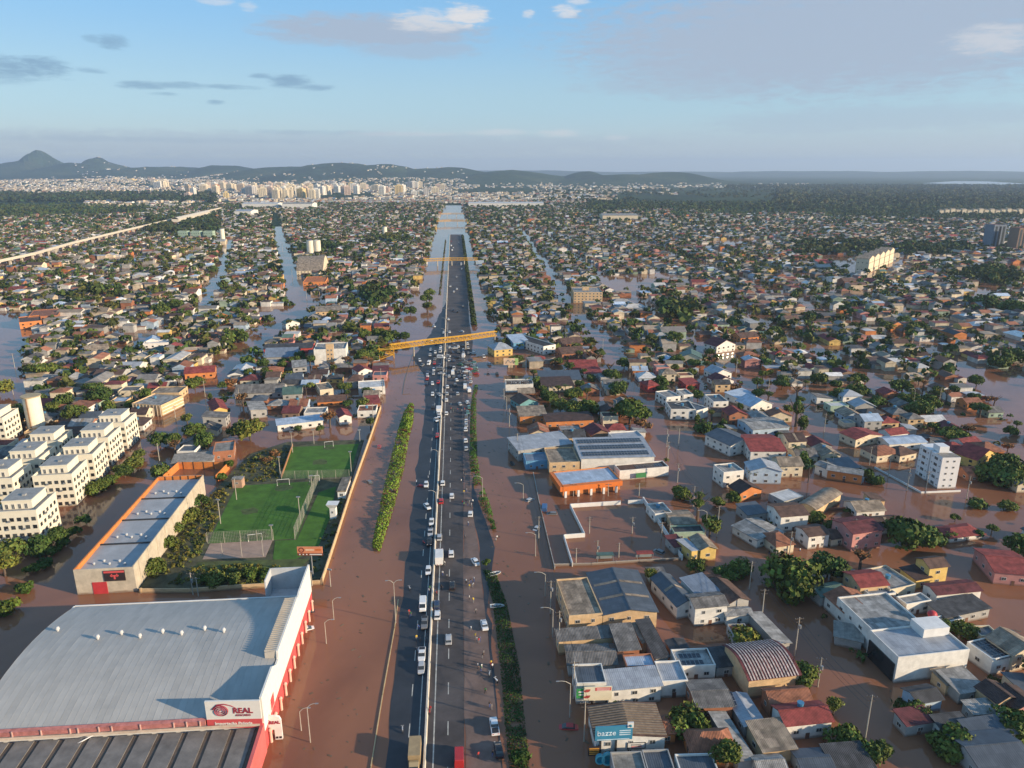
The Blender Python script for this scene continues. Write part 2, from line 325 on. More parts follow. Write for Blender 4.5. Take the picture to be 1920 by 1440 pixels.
# flood water: silt-brown, reflecting the sky
mw = bpy.data.materials.new('flood_water'); mw.use_nodes = True
n, l = mw.node_tree.nodes, mw.node_tree.links; b = n['Principled BSDF']; b.inputs['Roughness'].default_value = .07; b.inputs['IOR'].default_value = 1.33; b.inputs['Specular IOR Level'].default_value = .5
t = n.new('ShaderNodeTexCoord'); n1 = n.new('ShaderNodeTexNoise'); n1.inputs['Scale'].default_value = .016; n1.inputs['Detail'].default_value = 6; n1.inputs['Distortion'].default_value = 1.2; l.new(t.outputs['Object'], n1.inputs['Vector'])
cr = n.new('ShaderNodeValToRGB'); l.new(n1.outputs['Fac'], cr.inputs[0]); e = cr.color_ramp.elements
e[0].position = .35; e[0].color = (.205, .087, .047, 1); e[1].position = .66; e[1].color = (.29, .127, .067, 1); l.new(cr.outputs[0], b.inputs['Base Color'])
n2 = n.new('ShaderNodeTexNoise'); n2.inputs['Scale'].default_value = .55; n2.inputs['Detail'].default_value = 5; n2.inputs['Distortion'].default_value = .6; l.new(t.outputs['Object'], n2.inputs['Vector'])
n3 = n.new('ShaderNodeTexNoise'); n3.inputs['Scale'].default_value = .02; l.new(t.outputs['Object'], n3.inputs['Vector'])
mm = n.new('ShaderNodeMath'); mm.operation = 'MULTIPLY'; l.new(n2.outputs['Fac'], mm.inputs[0]); l.new(n3.outputs['Fac'], mm.inputs[1])
bp = n.new('ShaderNodeBump'); bp.inputs['Strength'].default_value = .2; bp.inputs['Distance'].default_value = .12; l.new(mm.outputs[0], bp.inputs['Height']); l.new(bp.outputs[0], b.inputs['Normal'])
wm = MB(); wm.face([(-9000, -1500, 0), (9000, -1500, 0), (9000, 14500, 0), (-9000, 14500, 0)]); part('flood_water', wm, mw, None, kind='structure')
# rougher current in the street beside the warehouse: low ripples as geometry
# air
mh = bpy.data.materials.new('haze'); mh.use_nodes = True; n, l = mh.node_tree.nodes, mh.node_tree.links; n.remove(n['Principled BSDF'])
pv = n.new('ShaderNodeVolumePrincipled'); pv.inputs['Density'].default_value = 7.2e-5; pv.inputs['Color'].default_value = (.54, .71, .95, 1); pv.inputs['Anisotropy'].default_value = .15
l.new(pv.outputs[0], n['Material Output'].inputs['Volume'])
hb = MB(); hb.box(-22500, 22500, -22500, 22500, -3.6, 390); part('haze', hb, mh, None, kind='stuff')
# the wide river seen far off
rv = MB(); pts = [at(px, py, 3.2) for px, py in ((1730, 343.5), (1790, 339.5), (1850, 340), (1910, 343.5), (1960, 346), (1900, 347.5), (1830, 346))]
rv.face([(x, y, 3.2) for x, y in pts]); part('river', rv, mat('river_water', (.35, .36, .36), .12, .1, .01, spec=.6), None, kind='structure')

# ---------------------------------------------------------------- highway
def interp(tab, s):
    for (s0, t0), (s1, t1) in zip(tab, tab[1:]):
        if s0 <= s <= s1: return t0 + (t1 - t0) * (s - s0) / (s1 - s0)
    return tab[0][1] if s < tab[0][0] else tab[-1][1]
LEFT = [(60, -17), (119, -16.5), (190, -16.7), (260, -17.4), (306, -16.9), (352, -16.9), (405, -19), (425, -23.4), (451, -28), (480, -24), (515, -19.5), (550, -17), (590, -14), (630, -11), (660, -8.7)]
RIGHT = [(60, -.9), (200, .4), (258, 1.4), (352, 2.0), (420, 4), (452, 9), (490, 11), (560, 10), (670, 11.3), (900, 13), (1360, 14)]
SHO = [(60, 7.2), (117, 7.0), (158, 6.2), (183, 5.8), (201, 5.7), (225, 4.4), (258, 3.8), (352, 5.0), (420, 5.2)]
BAR = -8.45
def strip(name, lf, rf, s0, s1, step, z, m, jitter=0.0, kind='structure', parent=None):
    mb = MB(); S = np.arange(s0, s1 + step, step); P = []
    for s in S:
        tl, tr = lf(s), rf(s)
        if jitter: tl += (vnoise(np.array(s / 9.), np.array(1.), 2) - .5) * jitter; tr += (vnoise(np.array(s / 7.), np.array(2.), 4) - .5) * jitter * .5
        P.append((st(s, float(tl)), st(s, float(tr))))
    b0 = 0
    for (a, b2), (c2, d) in zip(P, P[1:]):
        mb.face([(*a, z), (*b2, z), (*d, z), (*c2, z)])
        mb.face([(*a, -.9), (*a, z), (*c2, z), (*c2, -.9)]); mb.face([(*b2, z), (*b2, -.9), (*d, -.9), (*d, z)])
    return part(name, mb, m, parent, kind=kind)
strip('road', lambda s: interp(LEFT, s), lambda s: BAR, 60, 660, 6, .05, M_ASPH, 1.2)
strip('road', lambda s: BAR + .01, lambda s: interp(RIGHT, s), 60, 1360, 8, .054, M_ASPH2, 0)
strip('road_shoulder', lambda s: interp(RIGHT, s) + .003, lambda s: interp(SHO, s), 60, 420, 6, .035, M_SHOULDER, 1.0)
strip('road', lambda s: interp(SHO, s) + .01, lambda s: 5.2 + 5.5 * max(0., 1 - abs(s - 205) / 45) + (1.8 if s < 170 else 0), 60, 255, 5, .03, M_ASPH, 1.0)
mk = MB()
def line(t, s0, s1, w=.14, z=.062, mb=mk, step=12):
    s = s0
    while s < s1:
        e = min(s + step, s1); a, b2, c2, d = st(s, t - w), st(s, t + w), st(e, t + w), st(e, t - w); mb.face([(*a, z), (*b2, z), (*c2, z), (*d, z)]); s = e
line(BAR + 1.75, 60, 560); line(BAR - 1.4, 60, 480, .1); part('lane_marking', mk, M_LINE, None, kind='structure')
dash = MB(); dash.box(-.11, .11, -2.0, 2.0, .058, .066); dme = dash.mesh('lane_dash', [M_LINE])
for i in range(26):
    for t in (-3.75, -12.0):
        o = obj('lane_dash', dme, None, (*st(66 + i * 12.5, t), 0), HWY_RZ, 'structure')
def run_wall(name, label, cat, pts, h, w, m, z0=-1.2, cap=None, seg=None):
    mb = MB()
    for (x0, y0), (x1, y1) in zip(pts, pts[1:]):
        ln = math.hypot(x1 - x0, y1 - y0); a = math.atan2(y1 - y0, x1 - x0); mb.obox((x0 + x1) / 2, (y0 + y1) / 2, z0, ln + w * .98, w, h - z0, a)
    o = part(name, mb, m, None); tag(o, label, cat)
    if seg:
        pm = MB()
        for (x0, y0), (x1, y1) in zip(pts, pts[1:]):
            ln = math.hypot(x1 - x0, y1 - y0); a = math.atan2(y1 - y0, x1 - x0); k = max(1, int(ln / seg))
            for i in range(k + 1): pm.obox(x0 + (x1 - x0) * i / k, y0 + (y1 - y0) * i / k, z0, w * 1.7, w * 1.7, h + .08 - z0, a)
        part('pier', pm, m, o, kind='stuff')
    return o
bw = thing('median_barrier', 'long pale concrete barrier dividing the two sides of the highway', 'barrier')
seg = MB(); seg.hexa([(-.34, -9.25, .02), (.34, -9.25, .02), (.34, 9.25, .02), (-.34, 9.25, .02), (-.17, -9.25, .95), (.17, -9.25, .95), (.17, 9.25, .95), (-.17, 9.25, .95)])
sme = seg.mesh('barrier_segment', [M_BARRIER])
for i in range(70): obj('barrier_segment', sme, bw, (*st(69 + i * 18.6, BAR), 0), HWY_RZ)
kb = run_wall('kerb', 'thin yellowish kerb line beside the dark flooded road edge', 'kerb', [st(s, t) for s, t in ((60, -20.6), (119, -19.1), (140, -18.7), (165, -17.9), (178, -17.9))], .22, .22, mat('yellow_kerb', (.48, .36, .19), .8))
run_wall('kerb', 'drowned kerb outline at the far tip of the long green strip', 'kerb', [st(s, t) for s, t in ((372, -25.5), (372, -29.5), (400, -30), (440, -29), (470, -28))], .15, .3, M_CONC)

# ---------------------------------------------------------------- leaf builders
def leaf_cards(c, nrm, size, r):
    """quads at c facing roughly nrm"""
    n = len(c); d = nrm + r.normal(0, .55, (n, 3)); d /= np.linalg.norm(d, axis=1, keepdims=True) + 1e-9
    a = np.cross(d, r.normal(0, 1, (n, 3))); a /= np.linalg.norm(a, axis=1, keepdims=True) + 1e-9; b2 = np.cross(d, a)
    s = (size * r.uniform(.6, 1.3, n))[:, None]
    v = np.stack([c - a * s - b2 * s * .6, c + a * s * .9 - b2 * s * .7, c + a * s + b2 * s * .6, c - a * s * .8 + b2 * s * .7], 1)
    return v.reshape(-1, 3), np.arange(n * 4).reshape(n, 4)
def crown_mesh(name, seed, n=1500, shape=(1, 1, .8), lobes=11, leaf=.075, base=(.066, .104, .027), open_=.0):
    r = np.random.default_rng(seed); L0 = r.normal(0, 1, (lobes, 3)); L0 /= np.linalg.norm(L0, axis=1, keepdims=True); L0[:, 2] = np.abs(L0[:, 2]) * .9 - .25
    L0 *= r.uniform(.35, .68, (lobes, 1)); lr = r.uniform(.30, .52, lobes); tone = r.uniform(.72, 1.3, lobes)
    k = r.integers(0, lobes, n); d = r.normal(0, 1, (n, 3)); d /= np.linalg.norm(d, axis=1, keepdims=True)
    c = L0[k] + d * lr[k][:, None] * r.uniform(.72 - open_, 1.05, n)[:, None]
    c *= np.array(shape); v, f = leaf_cards(c, d, leaf, r)
    col = np.array(base) * (tone[k] * r.uniform(.75, 1.3, n))[:, None] * np.array([1, 1, 1]) + 0; col[:, 0] *= r.uniform(.85, 1.3, n)
    me = bpy.data.meshes.new(name); me.from_pydata(v.tolist(), [], f.tolist()); a = me.attributes.new('col', 'FLOAT_COLOR', 'FACE')
    c4 = np.ones((n, 4), np.float32); c4[:, :3] = col; a.data.foreach_set('color', c4.ravel()); me.materials.append(M_LEAF); me.update(); return me
CROWNS = {'dense': [crown_mesh('crown', s, 1700, (1, 1, .8), 12) for s in (1, 2, 3)], 'spread': [crown_mesh('crown', s, 1700, (1.1, 1.1, .5), 14, .075) for s in (4, 5)],
          'tall': [crown_mesh('crown', s, 1200, (.75, .75, 1.25), 10, .085) for s in (6, 7)], 'light': [crown_mesh('crown', s, 1200, (1, 1, .8), 10, .075, (.105, .135, .035), .25) for s in (8, 9)],
          'shrub': [crown_mesh('foliage', s, 700, (1, 1, .7), 8, .10, (.06, .10, .022)) for s in (10, 11)], 'rust': [crown_mesh('crown', 12, 520, (1, 1, .7), 8, .09, (.15, .085, .045), .4)]}
def trunk_mesh(seed):
    r = random.Random(seed); m = MB(); m.tube([(0, 0, -.3), (.03, 0, .2), (0, .02, .5)], [.075, .055, .045], 7)
    for i in range(4):
        a = i * 1.57 + r.random(); m.tube([(0, .01, .42), (.2 * math.cos(a), .2 * math.sin(a), .6), (.42 * math.cos(a), .42 * math.sin(a), .8)], [.035, .025, .012], 5, cap=False)
    return m.mesh('trunk', [M_TRUNK])
TRUNKS = [trunk_mesh(i) for i in range(3)]
KINDS_T = {'dense': 'dense dark green tree', 'spread': 'broad spreading tree', 'tall': 'tall narrow tree', 'light': 'pale yellowish green tree', 'rust': 'rusty brown leafless-looking tree', 'shrub': 'low green shrub'}
def tree(x, y, r, h, kind='dense', group='trees standing in the flood water', z=0.0):
    nm = 'shrub' if kind == 'shrub' else 'tree'
    root = obj(nm, None, None, (x, y, z), random.uniform(0, 6.28))
    cz = h - r * {'dense': .72, 'spread': .42, 'tall': 1.15, 'light': .75, 'rust': .65, 'shrub': .5}[kind]
    c = obj('foliage' if kind == 'shrub' else 'crown', random.choice(CROWNS[kind]), root, (0, 0, max(cz, r * .35))); c.scale = (r, r * random.uniform(.9, 1.1), r * random.uniform(.9, 1.1))
    if kind != 'shrub':
        tk = obj('trunk', random.choice(TRUNKS), root); k = max(cz, 1.5) / .62; tk.scale = (k * .85, k * .85, k)
    size = 'large ' if r > 6.5 else ('small ' if r < 2.6 else '')
    auto(root, size + KINDS_T[kind], nm, group if kind != 'shrub' else 'shrubs standing in the flood water', 'tree'); return root
def hedge(label, polyL, polyR, h, z=0.0, dens=5.0, leaf=.34, base=(.055, .12, .02), seed=1, cat='hedge'):
    """leafy strip between two world polylines"""
    r = np.random.default_rng(seed); vs_, fs_, cs_ = [], [], []; off = 0
    for (a, b2), (c2, d) in zip(zip(polyL, polyR), zip(polyL[1:], polyR[1:])):
        a, b2, c2, d = map(np.array, (a, b2, c2, d)); area = np.linalg.norm(c2 - a) * (np.linalg.norm(b2 - a) + np.linalg.norm(d - c2)) / 2; n = max(6, int(area * dens))
        u, v = r.random((n, 1)), r.random((n, 1)); p = (a * (1 - u) + b2 * u) * (1 - v) + (c2 * (1 - u) + d * u) * v
        bump = vnoise(p[:, 0] / 2.2, p[:, 1] / 2.2, 7); prof = np.sqrt(np.clip(1 - (2 * u[:, 0] - 1) ** 2 * .85, 0, 1))
        keep = vnoise(p[:, 0] / 3.1, p[:, 1] / 4.3, 13) > (.20 if h > 1.5 else .05); p, u, v, bump, prof = p[keep], u[keep], v[keep], bump[keep], prof[keep]; n = len(p)
        zz = z + h * (.12 + 1.15 * bump) * prof * r.uniform(.55, 1.0, n)
        cc = np.column_stack([p, zz]); nr_ = np.column_stack([(u - .5) * np.array([[RX, RY]]) * 2, np.full((n, 1), .8)])
        V, Fq = leaf_cards(cc, nr_, leaf, r); vs_.append(V); fs_.append(Fq + off); off += len(V)
        cs_.append(np.array(base) * (r.uniform(.65, 1.35, n) * (.8 + .5 * vnoise(p[:, 0] / 6, p[:, 1] / 6, 9)))[:, None])
    o = np_mesh('hedge', np.concatenate(vs_), np.concatenate(fs_), np.concatenate(cs_), [M_LEAF]); tag(o, label, cat); return o
def pxl(*ps): return [at(*p) for p in ps]
hedge('long bright green planted strip between the two flooded lanes', pxl((697, 1028), (712, 950), (728, 880), (744, 815), (757, 775), (768, 758)), pxl((712, 1036), (738, 955), (757, 880), (768, 815), (775, 790), (776, 760)), 2.2, dens=9, leaf=.26, base=(.13, .20, .03), seed=2)
hedge('dark green hedge curving away from the highway shoulder', pxl((925, 998), (905, 955), (885, 905), (880, 860), (881, 800), (884, 750), (889, 725)), pxl((930, 993), (921, 955), (903, 905), (895, 860), (893, 800), (893, 750), (896, 725)), 2.0, dens=9, leaf=.24, base=(.075, .14, .025), seed=3)
hedge('wide dark green verge beside the brown shoulder at the front', pxl((975, 1475), (955, 1440), (946, 1350), (938, 1250), (924, 1130), (905, 1068)), pxl((1010, 1475), (994, 1440), (984, 1350), (974, 1250), (950, 1130), (930, 1075)), .45, dens=22, leaf=.16, base=(.032, .068, .018), seed=4, cat='verge')
hedge('row of shrubs lining the dark highway beyond the yellow footbridge', [st(s, 11.0 + s * .001) for s in (540, 620, 700, 800, 900, 1000, 1150, 1330)], [st(s, 15.0 + s * .001) for s in (540, 620, 700, 800, 900, 1000, 1150, 1330)], 3.2, dens=1.6, leaf=.8, base=(.035, .055, .018), seed=5)
hedge('thin line of weeds along the far flooded carriageway', [st(s, -16.5) for s in (690, 800, 950, 1100, 1250)], [st(s, -14.5) for s in (690, 800, 950, 1100, 1250)], 1.6, dens=.8, leaf=.6, base=(.05, .06, .025), seed=6)
# ---------------------------------------------------------------- windows shared by buildings
def window_mesh(w, h, name='window', frame=M_FRAME):
    m = MB(); m.box(-w / 2, w / 2, -.06, .02, -h / 2, h / 2, 0); m.box(-w / 2 + .1, w / 2 - .1, -.075, -.05, -h / 2 + .1, h / 2 - .1, 1); m.box(-.03, .03, -.09, -.055, -h / 2 + .08, h / 2 - .08, 0)
    return m.mesh(name, [frame, M_GLASS])
WIN = {}
def window(parent, x, y, z, w=1.2, h=1.1, rz=0.0):
    k = (w, h)
    if k not in WIN: WIN[k] = window_mesh(w, h)
    return obj('window', WIN[k], parent, (x, y, z), rz)
DOORM = None
def solar_mesh():
    m = MB(); m.box(-.5, .5, -.85, .85, 0, .05, 0); m.box(-.45, .45, -.8, .8, .05, .06, 1); return m.mesh('solar_panel', [M_METAL, M_SOLAR])
SOLAR = solar_mesh()
OCC = []   # occupied rectangles (cx, cy, angle, halfw, halfd)
def occupy(cx, cy, a, w, d, pad=1.5): OCC.append((cx, cy, a, w / 2 + pad, d / 2 + pad))
def rect_px(h, FL, FR, BR):
    A, B = at(*FL, h), at(*FR, h); w = math.hypot(B[0] - A[0], B[1] - A[1]); a = math.atan2(B[1] - A[1], B[0] - A[0])
    if isinstance(BR, (int, float)): d = BR
    else:
        Cc = at(*BR, h); d = max(2.5, (Cc[0] - B[0]) * -math.sin(a) + (Cc[1] - B[1]) * math.cos(a))
    cx = A[0] + w / 2 * math.cos(a) - d / 2 * math.sin(a); cy = A[1] + w / 2 * math.sin(a) + d / 2 * math.cos(a)
    return cx, cy, a, w, d

# ---------------------------------------------------------------- the wholesale store
M_STORE = mat('store_roof_sheet', (.40, .385, .355), .55, .16, .12, wave=.03, wave_scale=1.6, bump=.05, sheets=0.0)
M_SIGNW = mat('sign_white_sheet', (.78, .75, .68), .6, .06, 1, wave=.16, wave_scale=1.6, bump=.2)
M_SIGNR = mat('sign_red', (.62, .09, .09), .55, .08)
M_LOGO = mat('logo_maroon', (.30, .03, .05), .6, .1)
M_INK = mat('ink_black', (.03, .02, .022), .7, .1)
M_PINKSTRIP = mat('weathered_red_gutter', (.45, .17, .15), .8, .4, .8)
SX, SY, SA = -50.6, 122.0, R(4.6)
store = thing('store', 'huge wholesale store with vaulted grey roof and white and red facade', 'store', (SX, SY, 0), SA); mark('the vaulted wholesale store', -75, 140)
def sloc(px, py, z):
    x, y = at(px, py, z); dx, dy = x - SX, y - SY; return dx * math.cos(SA) + dy * math.sin(SA), -dx * math.sin(SA) + dy * math.cos(SA)
occupy(SX - 24 * math.cos(SA), SY + 14, SA, 66, 80)
SD, SWW = 43.3, 57.5
def vault(y): return 8.2 + 3.2 * math.sin(math.pi * min(max(y, 0), SD) / SD) ** .9
m = MB(); m.box(-SWW, -.3, -.25, .0, -1, 7.0); m.box(-SWW, -.3, SD + .05, SD + .35, -1, 8.4); m.box(-SWW - .3, -SWW, 0, SD, -1, 8.4); part('wall', m, M_WHITE, store)
pw = 1.42; m = MB(); ys = [SD * i / 12 for i in range(13)]
for y0, y1 in zip(ys, ys[1:]):
    m.face([(0, y0, vault(y0)), (pw - .02, y0, vault(y0)), (pw - .02, y1, vault(y1)), (0, y1, vault(y1))])
    m.hexa([(-.05, y0, vault(y0)), (.05, y0, vault(y0)), (.05, y1, vault(y1)), (-.05, y1, vault(y1)), (-.05, y0, vault(y0) + .025), (.05, y0, vault(y0) + .025), (.05, y1, vault(y1) + .025), (-.05, y1, vault(y1) + .025)], 0, bottom=False)
pm = m.mesh('roof_panel', [M_STORE])
for i in range(40): obj('roof_panel', pm, store, (-SWW + i * pw, 0, 0))
# right facade parapet with dips, lower red band with columns
prof = [(0, 12.85), (9.5, 12.85), (12.5, 11.0), (14.5, 11.0), (14.7, 12.9), (35.9, 12.9), (36.1, 12.2), (39, 12.8), (51.5, 12.8)]
m = MB()
for (y0, z0), (y1, z1) in zip(prof, prof[1:]):
    m.hexa([(-.45, y0, 4.6), (0, y0, 4.6), (0, y1, 4.6), (-.45, y1, 4.6), (-.45, y0, z0), (0, y0, z0), (0, y1, z1), (-.45, y1, z1)])
part('facade', m, mat('facade_white', (.80, .76, .68), .6, .08, 1, wave=.08, wave_scale=1.4, axis='Y'), store)
m = MB(); m.box(-.45, -.06, 0, 51.5, -1, 4.58); part('facade_base', m, M_SIGNR, store)
cm = MB(); cm.cyl(0, 0, -1, 3.0, .34, .30, 10); cm.dome(0, 0, 3.0, .48, .45, 10); cme = cm.mesh('column', [mat('column_cream', (.66, .44, .34), .8, .2)])
for i in range(11): obj('column', cme, store, (.36, 2.0 + i * 4.7, 0))
m = MB(); m.box(-.012, .06, 5.5, 8.0, 4.9, 7.6); part('facade_panel', m, M_SIGNR, store)
m = MB(); m.hexa([(-3.0, 14.8, 9.5), (-.5, 14.8, 9.5), (-.5, 36, 9.5), (-3.0, 36, 9.5), (-3.0, 14.8, 12.5), (-.5, 14.8, 12.95), (-.5, 36, 12.95), (-3.0, 36, 12.5)])
for i in range(27): m.box(-3.05, -.5, 15.0 + i * .78, 15.15 + i * .78, 12.55, 13.0)
part('plant_room', m, mat('plant_room_sheet', (.52, .46, .38), .7, .15), store)
m = MB(); m.box(-10.2, -.5, 50.9, 51.2, -1, 12.4); m.box(-10.4, -10.1, 45, 51.2, -1, 12.4); m.box(-10.1, -.5, 45, 50.9, 6.0, 6.1); part('screen_wall', m, mat('screen_wall_grey', (.48, .49, .50), .8, .15), store)
# big sign
sg = obj('sign_board', None, store, (-5.6, -.3, 0), R(-3)); m = MB(); m.box(-5.5, 5.5, -.35, 0, 8.5, 12.85); sw = part('sign_face', m, M_SIGNW, sg)
m = MB(); m.box(-5.5, 5.5, -.38, -.03, 6.35, 8.5); part('sign_band', m, M_SIGNR, sg)
def spiral(parent, cx, cz, y, rr, mm):
    m = MB(); pts = []
    for i in range(90):
        a = i / 90 * 2 * math.pi * 3.4 + .6; r0 = rr * (.10 + .9 * i / 90); pts.append((cx + r0 * math.cos(a), y, cz + r0 * .86 * math.sin(a)))
    m.tube(pts, [rr * (.045 + .05 * i / 90) for i in range(90)], 4)
    ax = [(cx - rr * .9, y, cz + rr * .3), (cx - rr * .35, y, cz + rr * .92), (cx + rr * .5, y, cz + rr * 1.02), (cx + rr * 1.3, y, cz + rr * .8), (cx + rr * 1.9, y, cz + rr * .45)]; m.tube(ax, [rr * .1, rr * .1, rr * .08, rr * .06, rr * .03], 4)
    return part('logo', m, mm, parent)
spiral(sg, -2.5, 10.55, -.42, 1.62, M_LOGO)
text('REAL', 1.75, sg, (1.9, -.40, 10.5), (R(90), 0, 0), M_LOGO, bold=.06); text('ATACADO', .62, sg, (1.9, -.40, 9.45), (R(90), 0, 0), M_LOGO, bold=.02)
text('Importação Própria', .95, sg, (-.2, -.42, 7.5), (R(90), 0, 0), M_SIGNW, bold=.02)
m = MB(); m.hexa([(-SWW, -.6, 7.3), (-11.4, -.6, 7.3), (-11.4, -.02, 7.3), (-SWW, -.02, 7.3), (-SWW, -.6, 8.3), (-11.4, -.6, 8.3), (-11.4, .1, 8.6), (-SWW, .1, 8.6)]); part('gutter', m, M_PINKSTRIP, store)
bm = MB(); bm.box(-.1, .1, -.78, -.6, 7.0, 8.5); bme = bm.mesh('bracket', [mat('bracket_pink', (.6, .38, .32), .7, .2)])
for x in (-54, -48.5, -43, -37.5, -36, -32, -29.5, -24, -17.5, -15, -12.4): obj('bracket', bme, store, (x, 0, 0))
m = MB(); m.box(-SWW, -.6, -.95, -.78, 6.75, 7.3); part('fascia', m, mat('fascia_cream', (.6, .47, .36), .8, .25), store)
# lower front roof in bays
AD = 24.0; M_AN1 = mat('annex_roof_sheet', (.20, .18, .16), .7, .35, .35, wave=.12, wave_scale=1.2); M_AN2 = mat('annex_roof_brown_bay', (.12, .088, .066), .8, .35, .4)
x = -SWW; i = 0
while x < -.8:
    w = [3.6, 1.15][i % 2]; w = min(w, -.7 - x); m = MB()
    z = 6.3 if i % 2 == 0 else 6.12
    m.hexa([(0, -AD, z - 1.3), (w - .02, -AD, z - 1.3), (w - .02, -.97, z - .2), (0, -.97, z - .2), (0, -AD, z - 1.1), (w - .02, -AD, z - 1.1), (w - .02, -.97, z), (0, -.97, z)])
    part('roof_panel', m, M_AN1 if i % 2 == 0 else M_AN2, store, loc=(x, 0, 0)); x += w; i += 1
m = MB(); m.hexa([(-.65, -AD, -1), (.05, -AD, -1), (.05, -.4, -1), (-.65, -.4, -1), (-.65, -AD, 5.6), (.05, -AD, 5.6), (.05, -.4, 6.9), (-.65, -.4, 6.9)]); part('side_wall', m, mat('annex_red_wall', (.60, .13, .12), .7, .15), store)
vm = MB(); vm.cyl(0, 0, -.3, .5, .26, .26, 8, 0); vm.cyl(0, 0, .5, .9, .5, .42, 10, 0); vm.dome(0, 0, .9, .42, .3, 10); vme = vm.mesh('roof_vent', [mat('vent_white', (.52, .51, .49), .5, .1)])
for zx, zy in ((318, 270), (545, 322), (678, 295), (782, 315), (910, 287), (1017, 298), (1147, 270), (1255, 283)):
    lx, ly = sloc(zx / 3, zy / 3 + 1080, 12.9); obj('roof_vent', vme, store, (lx, ly, vault(ly)))
m = MB(); a = sloc(115, 1407, 6.2); b2 = sloc(181, 1375, 6.6); m.tube([(a[0], a[1], 5.75), (b2[0], b2[1], 6.6)], .12, 6); part('roof_pipe', m, M_WHITE, store)
# small standing sign
px_, py_ = at(508, 1386, 0); pyl = thing('store_sign', 'small white store sign with red spiral standing in the water at the store corner', 'sign', (px_, py_, 0), R(6)); occupy(px_, py_, 0, 6, 3)
m = MB(); poly = [(-2.2, 2.6), (1.0, 2.6), (1.0, -.8), (2.5, -.8), (2.5, 4.8), (2.2, 5.6), (1.5, 5.9), (-2.2, 5.9)]
n = len(poly); m.face([(x, -.25, z) for x, z in poly]); m.face([(x, .25, z) for x, z in poly][::-1])
for i in range(n): p, q = poly[i], poly[(i + 1) % n]; m.face([(p[0], .25, p[1]), (q[0], .25, q[1]), (q[0], -.25, q[1]), (p[0], -.25, p[1])])
part('sign_face', m, M_WHITE, pyl); spiral(pyl, -1.0, 4.3, -.32, .85, M_LOGO); text('REAL', 1.0, pyl, (1.15, -.3, 4.35), (R(90), 0, 0), M_LOGO, bold=.04)
m = MB(); m.box(1.15, 1.65, -.3, -.2, .3, .8); m.box(1.85, 2.35, -.3, -.2, .3, .8); part('sign_mark', m, M_INK, pyl)

# ---------------------------------------------------------------- orange-lined warehouse
WX, WY, WA = -122.2, 179.0, R(5.6); ware = thing('warehouse', 'long low warehouse with bright orange inner parapet and red front door', 'warehouse', (WX, WY, 0), WA); mark('the orange-lined warehouse', -112, 205)
WW, WD, WH = 15.8, 63.5, 7.9; occupy(WX + 7, WY + 31, WA, WW, WD)
M_BEIGE = mat('warehouse_beige', (.50, .43, .33), .9, .25, .4, wave=.08, wave_scale=.5, axis='Y', mud=True); M_ORANGE = mat('orange_lining', (.58, .20, .05), .8, .2, .5)
m = MB(); m.box(0, WW, -.3, 0, -1, WH); m.box(WW - .3, WW, 0, WD, -1, WH + .25); m.box(-.3, 0, -.3, WD, -1, WH); m.box(0, WW - .3, WD - .3, WD, -1, WH + .25); part('wall', m, M_BEIGE, ware)
m = MB(); m.box(.01, .14, .02, WD - .32, 6.1, WH + .06); m.box(-.32, .005, -.3, WD, WH + .01, WH + .1); part('lining', m, M_ORANGE, ware)
m = MB(); m.box(.15, WW - .31, WD - .45, WD - .31, 5.2, WH + .3); part('lining', m, M_ORANGE, ware)
m = MB()
for i in range(5): m.box(2.4 + i * 2.7, 2.6 + i * 2.7, WD - .62, WD - .46, 5.2, WH + .32)
part('lining_rib', m, M_DARK, ware)
M_WROOF = mat('warehouse_roof', (.36, .365, .37), .6, .18, .25, wave=.05, wave_scale=1.2)
bm_ = MB(); bl = (WD - .5) / 4; bm_.hexa([(.16, 0, 6.25), (WW - .32, 0, 6.25), (WW - .32, bl - .5, 6.7), (.16, bl - .5, 6.7), (.16, 0, 6.4), (WW - .32, 0, 6.4), (WW - .32, bl - .5, 6.95), (.16, bl - .5, 6.95)]); bme = bm_.mesh('roof_bay', [M_WROOF])
for i in range(4): obj('roof_bay', bme, ware, (0, .05 + i * bl, 0))
m = MB(); m.box(.16, WW - .32, .02, WD - .5, 6.0, 6.1); [m.box(.16, WW - .32, .05 + (i + 1) * bl - .62, .05 + (i + 1) * bl - .05, 6.3, 7.25) for i in range(3)]; part('gutter', m, M_DARK, ware)  # raised dark strips between bays stand in for gap and gutter shadow
vs2 = MB(); vs2.cyl(0, 0, 0, .35, .28, .28, 8); vs2.dome(0, 0, .35, .42, .35, 8); vsm = vs2.mesh('roof_vent', [mat('vent_steel', (.6, .6, .58), .35, .1, metal=.3)])
for i in range(4):
    for j in range(5): obj('roof_vent', vsm, ware, (3.0 + j * 2.2, .05 + i * bl + 4.5 + 1.6 * (j % 2) - j * .2, 6.6))
m = MB(); m.box(4.1, 8.0, -.42, -.3, -1, 3.7); part('door', m, M_RED, ware)
m = MB(); m.box(7.6, 13.3, -.5, -.3, 3.9, 7.2); sb = part('sign_board', m, M_INK, ware)
m = MB(); m.box(7.7, 13.2, -.54, -.5, 6.5, 7.1); m.box(9.3, 11.6, -.54, -.5, 5.4, 5.8); m.box(10.2, 10.7, -.54, -.5, 4.5, 5.4); m.box(9.6, 9.9, -.54, -.5, 5.2, 6.2); m.box(11.0, 11.3, -.54, -.5, 5.2, 6.2); part('sign_mark', m, M_SIGNR, sb)
m = MB()
for i in range(9): m.box(WW, WW + .12, 3 + i * 6.9, 3.35 + i * 6.9, -1, WH)
part('pilaster', m, M_BEIGE, ware)
